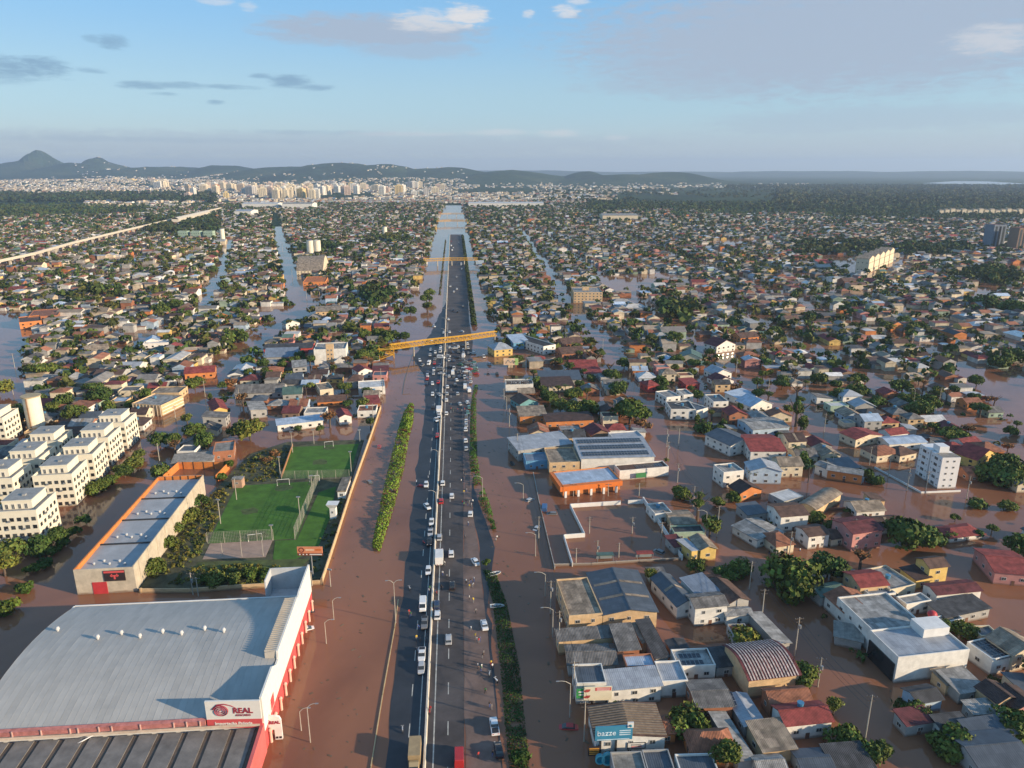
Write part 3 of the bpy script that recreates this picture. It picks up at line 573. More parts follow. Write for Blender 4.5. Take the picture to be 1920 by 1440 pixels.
# open enclosure behind it
cx, cy, a, w, d = rect_px(3, (305, 891), (405, 891), (430, 866)); occupy(cx, cy, a, w, d)
enc = thing('walled_yard', 'flooded roofless yard with orange-topped walls behind the orange-lined warehouse', 'wall', (cx, cy, 0), a)
m = MB(); m.box(-w / 2, -w / 2 + .3, -d / 2, d / 2, -1, 3); m.box(w / 2 - .3, w / 2, -d / 2, d / 2, -1, 3); m.box(-w / 2 + .3, w / 2 - .3, d / 2 - .3, d / 2, -1, 3); part('wall', m, M_ORANGE, enc)
m = MB()
for i in range(5): m.box(-w / 2 + 2 + i * w / 5, -w / 2 + 2.2 + i * w / 5, d / 2 - .42, d / 2 - .31, -1, 3.1)
part('post', m, M_DARK, enc)

# ---------------------------------------------------------------- white apartment blocks
AW, ADp, AH = 12.8, 13.4, 12.4
M_APT = mat('apartment_cream', (.74, .68, .54), .85, .08, .5, mud=True); M_APR = mat('apartment_roof', (.30, .30, .29), .85, .3, .5)
m = MB(); m.box(-AW, 0, 0, ADp, -1, AH - .9)
for q in ((-AW, 0, 0, .25), (-AW, 0, ADp - .25, ADp), (-AW, -AW + .25, .25, ADp - .25), (-.25, 0, .25, ADp - .25)): m.box(*q, AH - .9, AH)
m.box(-AW - .12, .12, -.12, 0, AH - .25, AH + .05); m.box(0, .12, 0, ADp, AH - .25, AH + .05)
awm = m.mesh('wall', [M_APT])
m = MB(); m.box(-AW + .26, -.26, .26, ADp - .26, AH - .88, AH - .78); atm = m.mesh('terrace', [M_APR])
m = MB(); m.box(-AW + 1.8, -2.3, 3.0, ADp - 1.0, AH - .75, AH + 2.0); m.box(-AW + 1.6, -2.1, 2.8, ADp - .8, AH + 2.0, AH + 2.3); apm = m.mesh('penthouse', [M_APT])
m = MB(); m.box(-AW + 1.9, -2.4, 3.1, ADp - 1.1, AH + 2.31, AH + 2.36); m.box(-6.4, -5.4, 6, 7, AH + 2.36, AH + 2.9); arm = m.mesh('roof', [M_APR])
ac_ = MB(); ac_.box(-.2, .2, -.4, .4, -.28, .28); acm = ac_.mesh('air_conditioner', [M_METAL])
wA = window_mesh(1.2, 1.25, frame=M_DARK); wD = window_mesh(.9, 1.7)
def apartment(FRpx, rz, label, z=12.4):
    x, y = at(*FRpx, z); o = thing('apartment_block', label, 'apartment block', (x, y, 0), rz, 'white apartment blocks by the muddy street')
    occupy(x - 6, y + 7, rz, AW, ADp, 2)
    for nm, me in (('wall', awm), ('terrace', atm), ('penthouse', apm), ('roof', arm)): obj(nm, me, o)
    for k in range(4):
        z0 = 1.2 + k * 2.75
        for i in range(6): obj('window', wA, o, (-AW + 1.1 + i * 2.12, -.02, z0))
        for i in range(5): obj('window', wA, o, (.02, 1.6 + i * 2.5, z0), R(90))
    for i in range(4): obj('terrace_door', wD, o, (-AW + 3.0 + i * 1.9, 2.98, AH + .2))
    for i in range(9): obj('air_conditioner', acm, o, (.22, 2.8 + (i * 37 % 50) * .2, 1.0 + (i % 4) * 2.75 - .3)); obj('air_conditioner', acm, o, (-1.9 - (i * 29 % 47) * .22, -.22, .7 + (i * 3 % 4) * 2.75), R(90))
    return o
apartment((67, 956), R(8), 'white apartment block nearest the big store, standing behind the hedge'); apartment((134, 888), R(9.5), 'white apartment block beside the orange-lined warehouse, second nearest in its row'); apartment((173, 851), R(10), 'middle white apartment block of the five along the muddy street')
apartment((202, 820), R(8), 'fourth white apartment block of the street row, beside the tree clump'); apartment((233, 792), R(7), 'farthest white apartment block, next to the grey ribbed office block')
apartment((22, 896), R(8), 'white apartment block at the picture edge in the back row'); apartment((72, 860), R(8), 'white apartment block of the back row between the edge block and water tower'); apartment((107, 827), R(8), 'white apartment block of the back row directly before the water tower')
apartment((4, 783), R(8), 'white apartment block cut off by the picture edge near the water tower'); mark('the white apartment blocks', -175, 250)
x, y = at(70, 806, 0); wt = thing('water_tower', 'tall round white water tower beside the apartment blocks', 'water tower', (x, y, 0)); occupy(x, y, 0, 9, 9); mark('the round white water tower', x, y)
m = MB(); m.cyl(0, 0, -1, 16.2, 3.6, 3.6, 28); part('shaft', m, M_APT, wt); m = MB(); m.cyl(0, 0, 16.2, 16.7, 4.1, 4.1, 28); part('rim', m, mat('rim_ochre', (.42, .33, .2), .9, .2), wt)
m = MB(); m.box(-.3, .3, -3.9, -3.6, 0, 16.4); part('ladder', m, mat('ladder_rust', (.3, .18, .1), .9), wt)

# ---------------------------------------------------------------- sports ground
def slab(name, label, cat, poly, z, m, kind=None, parent=None):
    mb = MB(); mb.prism(poly, -1.2 if z < .42 else z - .04, z); o = part(name, mb, m, parent)
    if kind: o['kind'] = kind
    else: tag(o, label, cat)
    return o
land = pxl((258, 1103), (318, 1010), (395, 930), (438, 882), (472, 852), (540, 830), (682, 826), (650, 930), (604, 1086), (430, 1106)); slab('sports_ground', None, None, land, .40, M_EARTH, 'structure')
slab('pitch', None, None, pxl((444, 913), (597, 904), (556, 1012), (390, 1021)), .444, M_GRASS, 'structure'); slab('pitch', None, None, pxl((549, 840), (673, 834), (655, 896), (526, 900)), .444, M_GRASS, 'structure')
slab('lawn', None, None, pxl((598, 925), (630, 914), (622, 965), (596, 1030), (530, 1062), (512, 1050), (516, 1016), (557, 1014)), .448, M_GRASS, 'structure'); slab('lawn', None, None, pxl((372, 1056), (500, 1052), (580, 1050), (560, 1072), (440, 1088), (360, 1072)), .452, M_SCRUB, 'structure')
slab('sand_court', None, None, pxl((394, 1022), (512, 1014), (498, 1047), (380, 1051)), .456, M_SAND, 'structure')
gx, gy = at(490, 960); mark('the bright green football pitch', gx, gy); occupy(gx, gy + 10, R(4), 75, 120, 0)
for i, (q, rr) in enumerate((((532, 916), 3.2), ((589, 909), 2.2), ((480, 1006), 4.0), ((470, 960), 3.0), ((600, 868), 3.5), ((617, 842), 2.4))):
    x, y = at(*q); pr = random.Random(i); slab('worn_turf', None, None, [(x + rr * (.7 + .6 * pr.random()) * math.cos(k * .52), y + rr * (.6 + .5 * pr.random()) * math.sin(k * .52)) for k in range(12)], .458, mat('worn_turf', (.075, .105, .03), .95, .5, .6), 'structure')
def goal(p0, p1, label):
    (x0, y0), (x1, y1) = at(*p0, .45), at(*p1, .45); m = MB(); m.tube([(x0, y0, .4), (x0, y0, 2.9), (x1, y1, 2.9), (x1, y1, .4)], .1, 5); o = part('goal', m, M_WHITE, None); tag(o, label, 'goal', 'football goals')
goal((609, 839), (625, 837), 'white football goal at the far end of the shaded back pitch'); goal((520, 911), (543, 909), 'white football goal at the far end of the main pitch'); goal((581, 904), (599, 902), 'white football goal at the near end of the shaded back pitch'); goal((466, 1016), (492, 1013), 'white football goal at the near end of the main pitch by the sand court')
def height_px(base, topy):
    x, y = at(*base); lo, hi = 0, 40
    for _ in range(40):
        mid = (lo + hi) / 2
        if px_of(x, y, mid)[1] > topy: lo = mid
        else: hi = mid
    return lo
lampm = {}
def pole(base, topy, label=None, look='thin pale concrete floodlight pole', cat='light pole', group='poles around the football pitches', r=.16, lamp=True, name='light_pole'):
    x, y = at(*base); h = height_px(base, topy); o = obj(name, None, None, (x, y, 0)); m = MB(); m.cyl(0, 0, -1, h, r, r * .65, 7); part('mast', m, M_POLE, o)
    if lamp: m = MB(); m.obox(0, 0, h - .15, 1.3, .4, .35, random.uniform(-.4, .4)); part('floodlight', m, M_METAL, o)
    if label: tag(o, label, cat, group)
    else: auto(o, look, cat, group, 'pole')
    return o
for b_, ty in (((549, 850), 810), ((589, 834), 806), ((675, 830), 806), ((659, 890), 847), ((526, 895), 857), ((444, 939), 896), ((414, 984), 937), ((563, 977), 932), ((511, 1015), 985), ((586, 929), 892), ((620, 1100), 1068), ((585, 1098), 1072)): pole(b_, ty)
for b_, ty in (((418, 1047), 1015), ((454, 1046), 1009), ((494, 1045), 1012), ((388, 1018), 1000)): pole(b_, ty, look='short white post at the sand court', group='posts around the sand court', r=.1, lamp=False, name='court_post', cat='post')
def netting(p0, p1, h, label):
    (x0, y0), (x1, y1) = at(*p0, .45), at(*p1, .45); ln = math.hypot(x1 - x0, y1 - y0); o = thing('net_fence', label, 'fence', (x0, y0, .4), math.atan2(y1 - y0, x1 - x0), 'tall net fences of the pitches'); k = max(2, int(ln / 5))
    pm_ = MB(); pm_.cyl(0, 0, 0, h, .07, .06, 5); pme = pm_.mesh('post', [M_POLE])
    for i in range(k + 1): obj('post', pme, o, (ln * i / k, 0, 0))
    w = MB()
    for i in range(int(ln / .5)): w.box(i * .5, i * .5 + .045, -.015, .015, 0, h)
    for i in range(int(h / .5) + 1): w.box(0, ln, -.018, .018, i * .5, i * .5 + .045)
    part('netting', w, mat('net_cord', (.30, .30, .24), .9), o, kind='stuff')
netting((553, 1011), (597, 902), 4.5, 'tall pale net fence between the main pitch and the side lawn'); netting((390, 1019), (513, 1013), 4.0, 'net fence between the main pitch and the sand court'); netting((528, 899), (655, 896), 3.5, 'net fence at the near end of the shaded back pitch')
run_wall('boundary_wall', 'long sunlit beige wall between the sports ground and flooded side road', 'wall', pxl((604, 1096), (632, 1010), (659, 925), (690, 838), (714, 768)), 2.1, .28, mat('beige_wall', (.62, .43, .24), .85, .25, .5, mud=True), seg=12)
run_wall('boundary_wall', 'low beige wall along the near end of the sports ground', 'wall', pxl((265, 1112), (360, 1112), (430, 1106), (604, 1096)), 1.5, .28, mat('beige_wall', (.62, .43, .24)), seg=14)
run_wall('boundary_wall', 'low orange brick wall beside the shaded back pitch', 'wall', pxl((528, 898), (549, 838)), 1.6, .25, mat('brick_low_wall', (.38, .18, .08), .9, .3))
x, y = at(626, 971, .4); o = thing('pump_tower', 'small white tower with a spreading top on the side lawn', 'tower', (x, y, .4)); m = MB(); m.box(-1, 1, -1, 1, -.4, 4.2); part('shaft', m, M_WHITE, o)
m = MB(); m.hexa([(-1.1, -1.1, 4.2), (1.1, -1.1, 4.2), (1.1, 1.1, 4.2), (-1.1, 1.1, 4.2), (-2, -1.7, 5.6), (2, -1.7, 5.6), (2, 1.7, 5.6), (-2, 1.7, 5.6)]); part('top', m, M_WHITE, o); window(o, 0, -1.02, 2.6, .7, .8); mark('the small white pump tower', x, y)
cx, cy = at(646, 922, .4); a = R(3.5); w, d = 2.8, 12.0; o = thing('clubhouse', 'narrow white clubhouse with a tan roof against the long beige wall', 'clubhouse', (cx, cy, .4), a); m = MB(); m.box(-w / 2, w / 2, -d / 2, d / 2, -.3, 2.8); part('wall', m, M_WHITE, o)
m = MB(); m.hexa([(-w / 2 - .3, -d / 2 - .3, 2.82), (w / 2 + .3, -d / 2 - .3, 2.82), (w / 2 + .3, d / 2 + .3, 2.82), (-w / 2 - .3, d / 2 + .3, 2.82), (-w / 2 - .3, -d / 2 - .3, 3.0), (w / 2 + .3, -d / 2 - .3, 3.5), (w / 2 + .3, d / 2 + .3, 3.5), (-w / 2 - .3, d / 2 + .3, 3.0)]); part('roof', m, roof_mat('tan'), o); window(o, 0, -d / 2 - .02, 1.6)
cx, cy = at(448, 912, .4); o = thing('brick_hut', 'tiny pale brick hut at the corner of the main pitch', 'hut', (cx, cy, .4)); m = MB(); m.box(-1.8, 1.8, -1.5, 1.5, -.3, 3.4); part('wall', m, mat('pale_brick', (.42, .26, .18), .9, .3), o); m = MB(); m.box(-2, 2, -1.7, 1.7, 3.4, 3.6); part('roof', m, roof_mat('concrete'), o); window(o, 0, -1.52, 2, .9, .8)
# orange billboard
x, y = at(587, 1081, .4); h = height_px((587, 1081), 1024); o = thing('billboard', 'orange billboard with round emblem on a post by the beige wall', 'billboard', (x, y, .4)); mark('the orange billboard', x, y)
m = MB(); m.cyl(0, 0, -.5, h - 2.6, .2, .18, 8); part('post', m, M_METAL, o); m = MB(); m.box(-3.9, 3.4, -.2, .1, h - 2.2, h - .2); part('panel', m, mat('billboard_orange', (.68, .25, .12), .7, .1), o); m = MB(); m.box(-3.9, 3.4, -.2, .1, h - 3.0, h - 2.22); part('panel', m, mat('billboard_brown', (.20, .05, .02), .7, .1), o)
m = MB(); 
for i in range(24): a0, a1 = i / 24 * 6.283, (i + 1) / 24 * 6.283; m.face([(-2.7 + .85 * math.cos(a0), -.22, h - 1.2 + .85 * math.sin(a0)), (-2.7 + .85 * math.cos(a1), -.22, h - 1.2 + .85 * math.sin(a1)), (-2.7 + .5 * math.cos(a1), -.22, h - 1.2 + .5 * math.sin(a1)), (-2.7 + .5 * math.cos(a0), -.22, h - 1.2 + .5 * math.sin(a0))])
m.dome(-2.7, -.1, h - 1.3, .22, .2); part('emblem', m, mat('billboard_emblem', (.22, .05, .03), .7), o)
m = MB(); m.box(-1.5, 1.0, -.23, -.2, h - 1.4, h - .9); part('print', m, mat('billboard_cream', (.78, .55, .36), .7), o); m = MB(); m.box(1.4, 3.0, -.23, -.2, h - 1.35, h - .95); part('print', m, mat('billboard_dark_orange', (.5, .12, .02), .7), o)
m = MB(); m.box(-.4, 3.2, -.23, -.2, h - 2.8, h - 2.45)
for q in (-3.2, -2.2, -1.2): m.box(q - .2, q + .2, -.23, -.2, h - 2.8, h - 2.45)
part('print', m, M_WHITE, o)

# ---------------------------------------------------------------- footbridges
def footbridge(pts, zdeck, th, label, posts, stairs=None, detail=True, nseg=26):
    """pts: two/three photo points of the lower chord; a latticed yellow truss"""
    P = [Vector((*at(px, py, zdeck), zdeck)) for px, py in pts]
    def along(u):
        k = u * (len(P) - 1); i = min(int(k), len(P) - 2); f = k - i; return P[i].lerp(P[i + 1], f)
    o = thing('footbridge', label, 'footbridge', (P[0].x, P[0].y, 0)); org = Vector((P[0].x, P[0].y, 0)); dirv = (P[-1] - P[0]).normalized(); nrm = Vector((-dirv.y, dirv.x, 0)); hw = 1.1
    m = MB()
    for i in range(nseg):
        a, b2 = along(i / nseg) - org, along((i + 1) / nseg) - org
        m.face([a - nrm * hw, b2 - nrm * hw, b2 + nrm * hw, a + nrm * hw]); m.face([(a + nrm * hw) - Vector((0, 0, .25)), (b2 + nrm * hw) - Vector((0, 0, .25)), (b2 - nrm * hw) - Vector((0, 0, .25)), (a - nrm * hw) - Vector((0, 0, .25))])
    part('deck', m, mat('deck_plate', (.42, .25, .06), .8, .3), o)
    for s in (-1, 1):
        ch = MB(); lat = MB()
        for zz, r in ((0, .22), (th, .24), (1.15, .07)): ch.tube([along(i / nseg) - org + nrm * hw * s + Vector((0, 0, zz)) for i in range(nseg + 1)], r, 4)
        for i in range(nseg):
            a, b2 = along(i / nseg) - org + nrm * hw * s, along((i + 1) / nseg) - org + nrm * hw * s; up = Vector((0, 0, th)); lat.tube([a, a + up], .10, 4, cap=False); lat.tube([a, b2 + up], .09, 4, cap=False); lat.tube([b2, a + up], .09, 4, cap=False)
        part('chord', ch, M_YELLOW, o); part('lattice', lat, M_YELLOW, o, kind='stuff')
    m = MB()
    for i in range(nseg + 1): a = along(i / nseg) - org + Vector((0, 0, th)); m.tube([a - nrm * hw, a + nrm * hw], .09, 4)
    part('cross_bar', m, M_YELLOW, o, kind='stuff')
    for u in posts:
        q = along(u) - org; m = MB()
        for s in (-.7, .7): m.cyl(q.x + nrm.x * s + dirv.x * s * .4, q.y + nrm.y * s, -1, zdeck - .25, .45, .45, 8)
        part('pier', m, M_POLE, o)
    return o, P
b1, bp = footbridge([(732, 655), (800, 645.5), (868, 638), (930, 629)], 6.6, 3.0, 'yellow lattice footbridge crossing the highway beside the traffic jam', (.21, .50, .69, .985)); mark('the near footbridge', *st(480, -8))
# stair tower at its near end
x, y = at(725, 672, 0); o = thing('stair_tower', 'yellow zigzag stair tower of the nearer footbridge among trees', 'stairs', (x, y, 0), R(20))
for k in range(3):
    m = MB(); z0, z1 = k * 2.2, (k + 1) * 2.2; s = 1 if k % 2 == 0 else -1; m.hexa([(-4 * s, -1.2 + k * .02, z0), (4 * s, -1.2, z1), (4 * s, 1.2, z1), (-4 * s, 1.2, z0), (-4 * s, -1.2, z0 + .3), (4 * s, -1.2, z1 + .3), (4 * s, 1.2, z1 + .3), (-4 * s, 1.2, z0 + .3)]); part('stair_flight', m, M_YELLOW, o)
    m = MB()
    for q in (-1.25, 1.25): m.tube([(-4 * s, q, z0 + 1.4), (4 * s, q, z1 + 1.4)], .09, 4); [m.tube([(-4 * s + 2 * s * i, q, z0 + .3 + .55 * i), (-4 * s + 2 * s * i, q, z0 + 1.4 + .55 * i)], .06, 4) for i in range(5)]
    part('handrail', m, M_YELLOW, o)
m = MB(); [m.cyl(px_, py_, -1, 8, .16, .16, 6) for px_ in (-4.6, 4.6) for py_ in (-1.4, 1.4)]; part('post', m, M_YELLOW, o)
m = MB(); q = at(640, 655, 6); a, b2 = Vector((bp[0].x - x, bp[0].y - y, 6.4)), Vector((-14, 6, 5.2)); rot = Matrix.Rotation(-R(20), 4, 'Z'); a = rot @ a; m.tube([a, b2], .9, 4); part('ramp', m, M_YELLOW, o)
footbridge([(795, 490), (845, 488), (896, 488)], 6.6, 3.0, 'yellow footbridge crossing the flooded highway midway to the city', (.25, .52, .75), nseg=16); mark('the middle yellow footbridge', *st(980, 0))
footbridge([(818, 416), (845, 415), (876, 415)], 6.5, 2.8, 'pale yellow footbridge far along the highway, the nearer of two close together', (.3, .7), nseg=8)
footbridge([(826, 402), (846, 401.5), (870, 401.5)], 6.5, 2.8, 'farthest thin yellow footbridge over the flooded highway', (.3, .7), nseg=8); mark('the far end of the highway', *st(1700, 0))

# ---------------------------------------------------------------- elevated railway
vp = [(-30, 494), (60, 475), (130, 455.5), (220, 434), (300, 415.5), (370, 399), (412, 389.5)]; zv = 9.0; VP_ = [Vector((*at(px, py, zv), zv)) for px, py in vp]
via = thing('viaduct', 'long sunlit cream elevated railway crossing the flooded suburb', 'viaduct', (VP_[0].x, VP_[0].y, 0)); org = Vector((VP_[0].x, VP_[0].y, 0)); mark('the elevated railway', *at(230, 440)); M_VIA = mat('viaduct_cream', (.58, .52, .42), .85, .15, .2)
m = MB()
for a, b2 in zip(VP_, VP_[1:]): d = b2 - a; m.obox((a.x + b2.x) / 2 - org.x, (a.y + b2.y) / 2 - org.y, zv - 1.9, d.length + 1, 7.6, 1.9, math.atan2(d.y, d.x), 0); 
part('girder', m, M_VIA, via)
m = MB()
for a, b2 in zip(VP_, VP_[1:]):
    d = b2 - a; nn = Vector((d.y, -d.x, 0)).normalized(); m.obox((a.x + b2.x) / 2 - org.x + nn.x * 3.6, (a.y + b2.y) / 2 - org.y + nn.y * 3.6, zv, d.length, .3, 1.3, math.atan2(d.y, d.x))
part('parapet', m, M_VIA, via)
pm = MB(); pm.box(-.9, .9, -1.2, 1.2, -1.5, zv - 1.9); pm.box(-.9, .9, -3.6, 3.6, zv - 3, zv - 1.9); pme = pm.mesh('pier', [M_VIA])
for a, b2 in zip(VP_, VP_[1:]):
    d = b2 - a; k = max(1, int(d.length / 27))
    for i in range(k): q = a.lerp(b2, i / k); obj('pier', pme, via, (q.x - org.x, q.y - org.y, 0), math.atan2(d.y, d.x))
a, b2 = Vector((*at(328, 411, 12), 0)), Vector((*at(388, 397, 12), 0)); d = b2 - a; o = thing('railway_station', 'cream vault-roofed station hall on the elevated railway', 'station', ((a.x + b2.x) / 2, (a.y + b2.y) / 2, 0), math.atan2(d.y, d.x)); ln = d.length
m = MB(); m.box(-ln / 2, ln / 2, -7, 7, 2, 12); part('wall', m, M_VIA, o); m = MB(); [m.face([(-ln / 2, -8 + 16 * i / 8, 12 + 4 * math.sin(math.pi * i / 8)), (ln / 2, -8 + 16 * i / 8, 12 + 4 * math.sin(math.pi * i / 8)), (ln / 2, -8 + 16 * (i + 1) / 8, 12 + 4 * math.sin(math.pi * (i + 1) / 8)), (-ln / 2, -8 + 16 * (i + 1) / 8, 12 + 4 * math.sin(math.pi * (i + 1) / 8))]) for i in range(8)]; part('roof', m, M_VIA, o)
# ---------------------------------------------------------------- houses
TANK = MB(); TANK.cyl(0, 0, 0, 1.0, .62, .7, 10); TANK.cyl(0, 0, 1.0, 1.12, .74, .74, 10); TANKM = TANK.mesh('water_tank', [mat('tank_blue', (.07, .22, .36), .5, .15)])
def roof_shape(m, W, D, h, kind, rise, ov=.45, th=.14):
    x0, x1, y0, y1 = -W / 2 - ov, W / 2 + ov, -D / 2 - ov, D / 2 + ov; e = h - ov * rise / (D / 2) * .6 + .02; r = h + rise
    if kind == 'gable':
        for s in (0, 1):
            ya = y0 if s == 0 else y1; P = [(x0, ya, e), (x1, ya, e), (x1, 0, r), (x0, 0, r)]
            if s: P = [P[1], P[0], P[3], P[2]]
            m.hexa(P + [(p[0], p[1], p[2] + th) for p in P])
    elif kind == 'hip':
        i = min(W / 2, D / 2) * .95; a, b2 = (x0 + i, 0, r), (x1 - i, 0, r)
        if a[0] > b2[0] - .1: a, b2 = (-.05, 0, r), (.05, 0, r)
        A, B, Cc, Dd = (x0, y0, e), (x1, y0, e), (x1, y1, e), (x0, y1, e); m.face([A, B, b2, a]); m.face([B, Cc, b2]); m.face([Cc, Dd, a, b2]); m.face([Dd, A, a]); m.face([Dd, Cc, B, A])
        for p, q in ((A, B), (B, Cc), (Cc, Dd), (Dd, A)): m.face([(p[0], p[1], p[2] - th), (q[0], q[1], q[2] - th), q, p])
    elif kind == 'shed':
        P = [(x0, y0, h + .03), (x1, y0, h + .03), (x1, y1, h + rise), (x0, y1, h + rise)]; m.hexa(P + [(p[0], p[1], p[2] + th) for p in P])
    elif kind == 'vault':
        k = 10
        for i in range(k):
            a0, a1 = y0 + (y1 - y0) * i / k, y0 + (y1 - y0) * (i + 1) / k; z0, z1 = h + rise * math.sin(math.pi * i / k) + .05, h + rise * math.sin(math.pi * (i + 1) / k) + .05
            m.hexa([(x0, a0, z0), (x1, a0, z0), (x1, a1, z1), (x0, a1, z1), (x0, a0, z0 + th), (x1, a0, z0 + th), (x1, a1, z1 + th), (x0, a1, z1 + th)])
ADJ = {'gable': 'gabled', 'hip': 'hipped', 'shed': 'sloping', 'flat': 'flat', 'vault': 'vaulted'}
NHOUSE = 0
def house(cx, cy, a, W, D, h, kind, rc, wc, ridge='x', rise=None, name='house', cat=None, label=None, group='houses in the flooded streets', win=True, tank=None, skylight=0, parapet=.55):
    global NHOUSE
    if ridge == 'y': a += math.pi / 2; W, D = D, W
    rise = rise if rise is not None else {'gable': D * .22, 'hip': D * .22, 'shed': D * .10 + .2, 'flat': 0, 'vault': D * .16}[kind]
    o = obj(name, None, None, (cx, cy, 0), a); dist = math.hypot(cx, cy)
    wm_ = wall_mat(wc); m = MB(); hw, hd = W / 2, D / 2
    if kind == 'flat':
        m.box(-hw, hw, -hd, hd, -1.2, h); t = .22
        for q in ((-hw, hw, -hd, -hd + t), (-hw, hw, hd - t, hd), (-hw, -hw + t, -hd + t, hd - t), (hw - t, hw, -hd + t, hd - t)): m.box(*q, h, h + parapet, bottom=False)
        part('wall', m, wm_, o); m = MB(); m.box(-hw + t + .01, hw - t - .01, -hd + t + .01, hd - t - .01, h + .01, h + .09); part('roof', m, roof_mat(rc), o)
    else:
        if kind == 'gable':
            b0 = len(m.v); m.v += [(x, y, z) for x in (-hw, hw) for (y, z) in ((-hd, -1.2), (hd, -1.2), (hd, h), (0, h + rise - .02), (-hd, h))]
            m.f += [(0, 4, 3, 2, 1), (5, 6, 7, 8, 9), (0, 5, 9, 4), (1, 2, 7, 6)]; m.m += [0] * 4
        elif kind == 'shed':
            m.hexa([(-hw, -hd, -1.2), (hw, -hd, -1.2), (hw, hd, -1.2), (-hw, hd, -1.2), (-hw, -hd, h), (hw, -hd, h), (hw, hd, h + rise), (-hw, hd, h + rise)])
        elif kind == 'vault':
            m.box(-hw, hw, -hd, hd, -1.2, h); k = 10
            for s in (-hw, hw):
                pts = [(s, -hd, h)] + [(s, -hd + D * i / k, h + rise * math.sin(math.pi * i / k)) for i in range(1, k)] + [(s, hd, h)]; m.face(pts if s < 0 else pts[::-1])
        else: m.box(-hw, hw, -hd, hd, -1.2, h - .03)
        part('wall', m, wm_, o); m = MB(); roof_shape(m, W, D, h, kind, rise); part('roof', m, roof_mat(rc), o)
        if kind in ('gable',) and dist < 330:
            m = MB(); m.box(-hw - .45, hw + .45, -.16, .16, h + rise + .1, h + rise + .2); part('ridge_cap', m, roof_mat(rc), o)
    for i in range(skylight):
        m = MB(); x = -hw + W * (i + 1) / (skylight + 1)
        for s in (-1, 1): m.hexa([(x - .5, s * hd * .95, h + rise * .05 + .2), (x + .5, s * hd * .95, h + rise * .05 + .2), (x + .5, s * .3, h + rise * .95 + .2), (x - .5, s * .3, h + rise * .95 + .2), (x - .5, s * hd * .95, h + rise * .05 + .24), (x + .5, s * hd * .95, h + rise * .05 + .24), (x + .5, s * .3, h + rise * .95 + .24), (x - .5, s * .3, h + rise * .95 + .24)][::1])
        part('skylight', m, roof_mat('tan'), o)
    if win:
        sides = [(0, -1, W, 0), (0, 1, W, math.pi), (1, 0, D, math.pi / 2), (-1, 0, D, -math.pi / 2)]; ca, sa = math.cos(a), math.sin(a); far = MB()
        rows = [h * .5] if h < 4.4 else [h * .25, h * .72]
        for nx, ny, ln, rz in sides:
            wx, wy = nx * ca - ny * sa, nx * sa + ny * ca
            if wx * -cx + wy * -cy <= 0: continue
            k = max(1, int(ln / 3.6))
            for zz in rows:
                for i in range(k):
                    u = -ln / 2 + ln * (i + .5) / k + random.uniform(-.25, .25); x, y = (u, ny * (hd + .02)) if ny else (nx * (hw + .02), u)
                    if dist < 330: window(o, x, y, zz, 1.3 if (i + int(cx)) % 3 else .9, 1.0, rz)
                    else: far.obox(x, y, zz - .5, 1.2, .1, 1.0, rz)
        if far.v: part('windows', far, M_GLASS, o, kind='stuff')
        if dist < 330:
            m = MB(); m.box(-.45, .45, -hd - .05, -hd - .005, -1, min(1.5, h - .6)) if ridge == 'x' else m.box(hw + .005, hw + .05, -.45, .45, -1, min(1.5, h - .6)); part('door', m, mat('door_brown', (.16, .08, .05), .7, .3), o)
    if tank: to = obj('water_tank', TANKM, o, (tank[0], tank[1], h + (.1 if kind == 'flat' else rise * .7)))
    if label: tag(o, label, cat or name.replace('_', ' '), group)
    else:
        size = 'big ' if W * D > 190 else ('small ' if W * D < 62 else '')
        auto(o, f"{size}{name.replace('_', ' ')} with {rc} {ADJ[kind]} roof and {wc} walls", cat or name.replace('_', ' '), group, 'house')
    NHOUSE += 1
    return o
def HP(h, FL, FR, BR, kind, rc, wc, ridge='x', **k):
    cx, cy, a, w, d = rect_px(h, FL, FR, BR); occupy(cx, cy, a, w, d, .8); return house(cx, cy, a, w, d, h, kind, rc, wc, ridge, **k), (cx, cy, a, w, d)
def panels(o, xs, ys, z, slope=0.0, sx=1.0, sy=1.0, turn=0.0):
    for y in ys:
        for x in xs: p = obj('solar_panel', SOLAR, o, (x, y, z + slope * y)); p.scale = (sx, sy, 1); p.rotation_euler = (math.atan(slope), 0, 0)
g = dict(group='shops and sheds along the flooded right service road', name='shop')
# block at the near right
HP(5, (1067, 1158), (1130, 1153), (1100, 1085), 'flat', 'tan', 'beige', label='tan flat-roofed half of the twin warehouse facing the flooded service road', **g)
HP(5, (1131, 1153), (1232, 1147), (1189, 1071), 'gable', 'slate', 'beige', 'y', skylight=2, rise=1.3, label='slate half of the twin warehouse with tan skylight strips', **g); mark('the slate and tan twin warehouse', *at(1140, 1130))
HP(4, (1048, 1202), (1154, 1194), (1150, 1177), 'shed', 'weathered grey', 'beige', **g); HP(4.3, (1161, 1220), (1199, 1217), (1184, 1176), 'shed', 'weathered grey', 'brick', **g); HP(3.4, (1230, 1234), (1253, 1231), (1222, 1170), 'shed', 'dark grey', 'grey', win=False, **g); HP(3.4, (1205, 1205), (1222, 1202), (1205, 1172), 'shed', 'tan', 'beige', win=False, **g)
HP(3.4, (1066, 1246), (1156, 1245), (1147, 1209), 'gable', 'weathered grey', 'grey', rise=.8, **g); HP(3.8, (1175, 1254), (1230, 1251), (1222, 1228), 'flat', 'pale blue', 'brick', **g); HP(3.2, (1157, 1250), (1173, 1249), (1165, 1215), 'shed', 'brown', 'brick', win=False, **g)
corner, cr_ = HP(5, (1081, 1285), (1137, 1283), (1128, 1247), 'flat', 'slate', 'white', label='corner shop with slate roof and food posters in green and red', **g); mark('the corner shop with food posters', *at(1110, 1300))
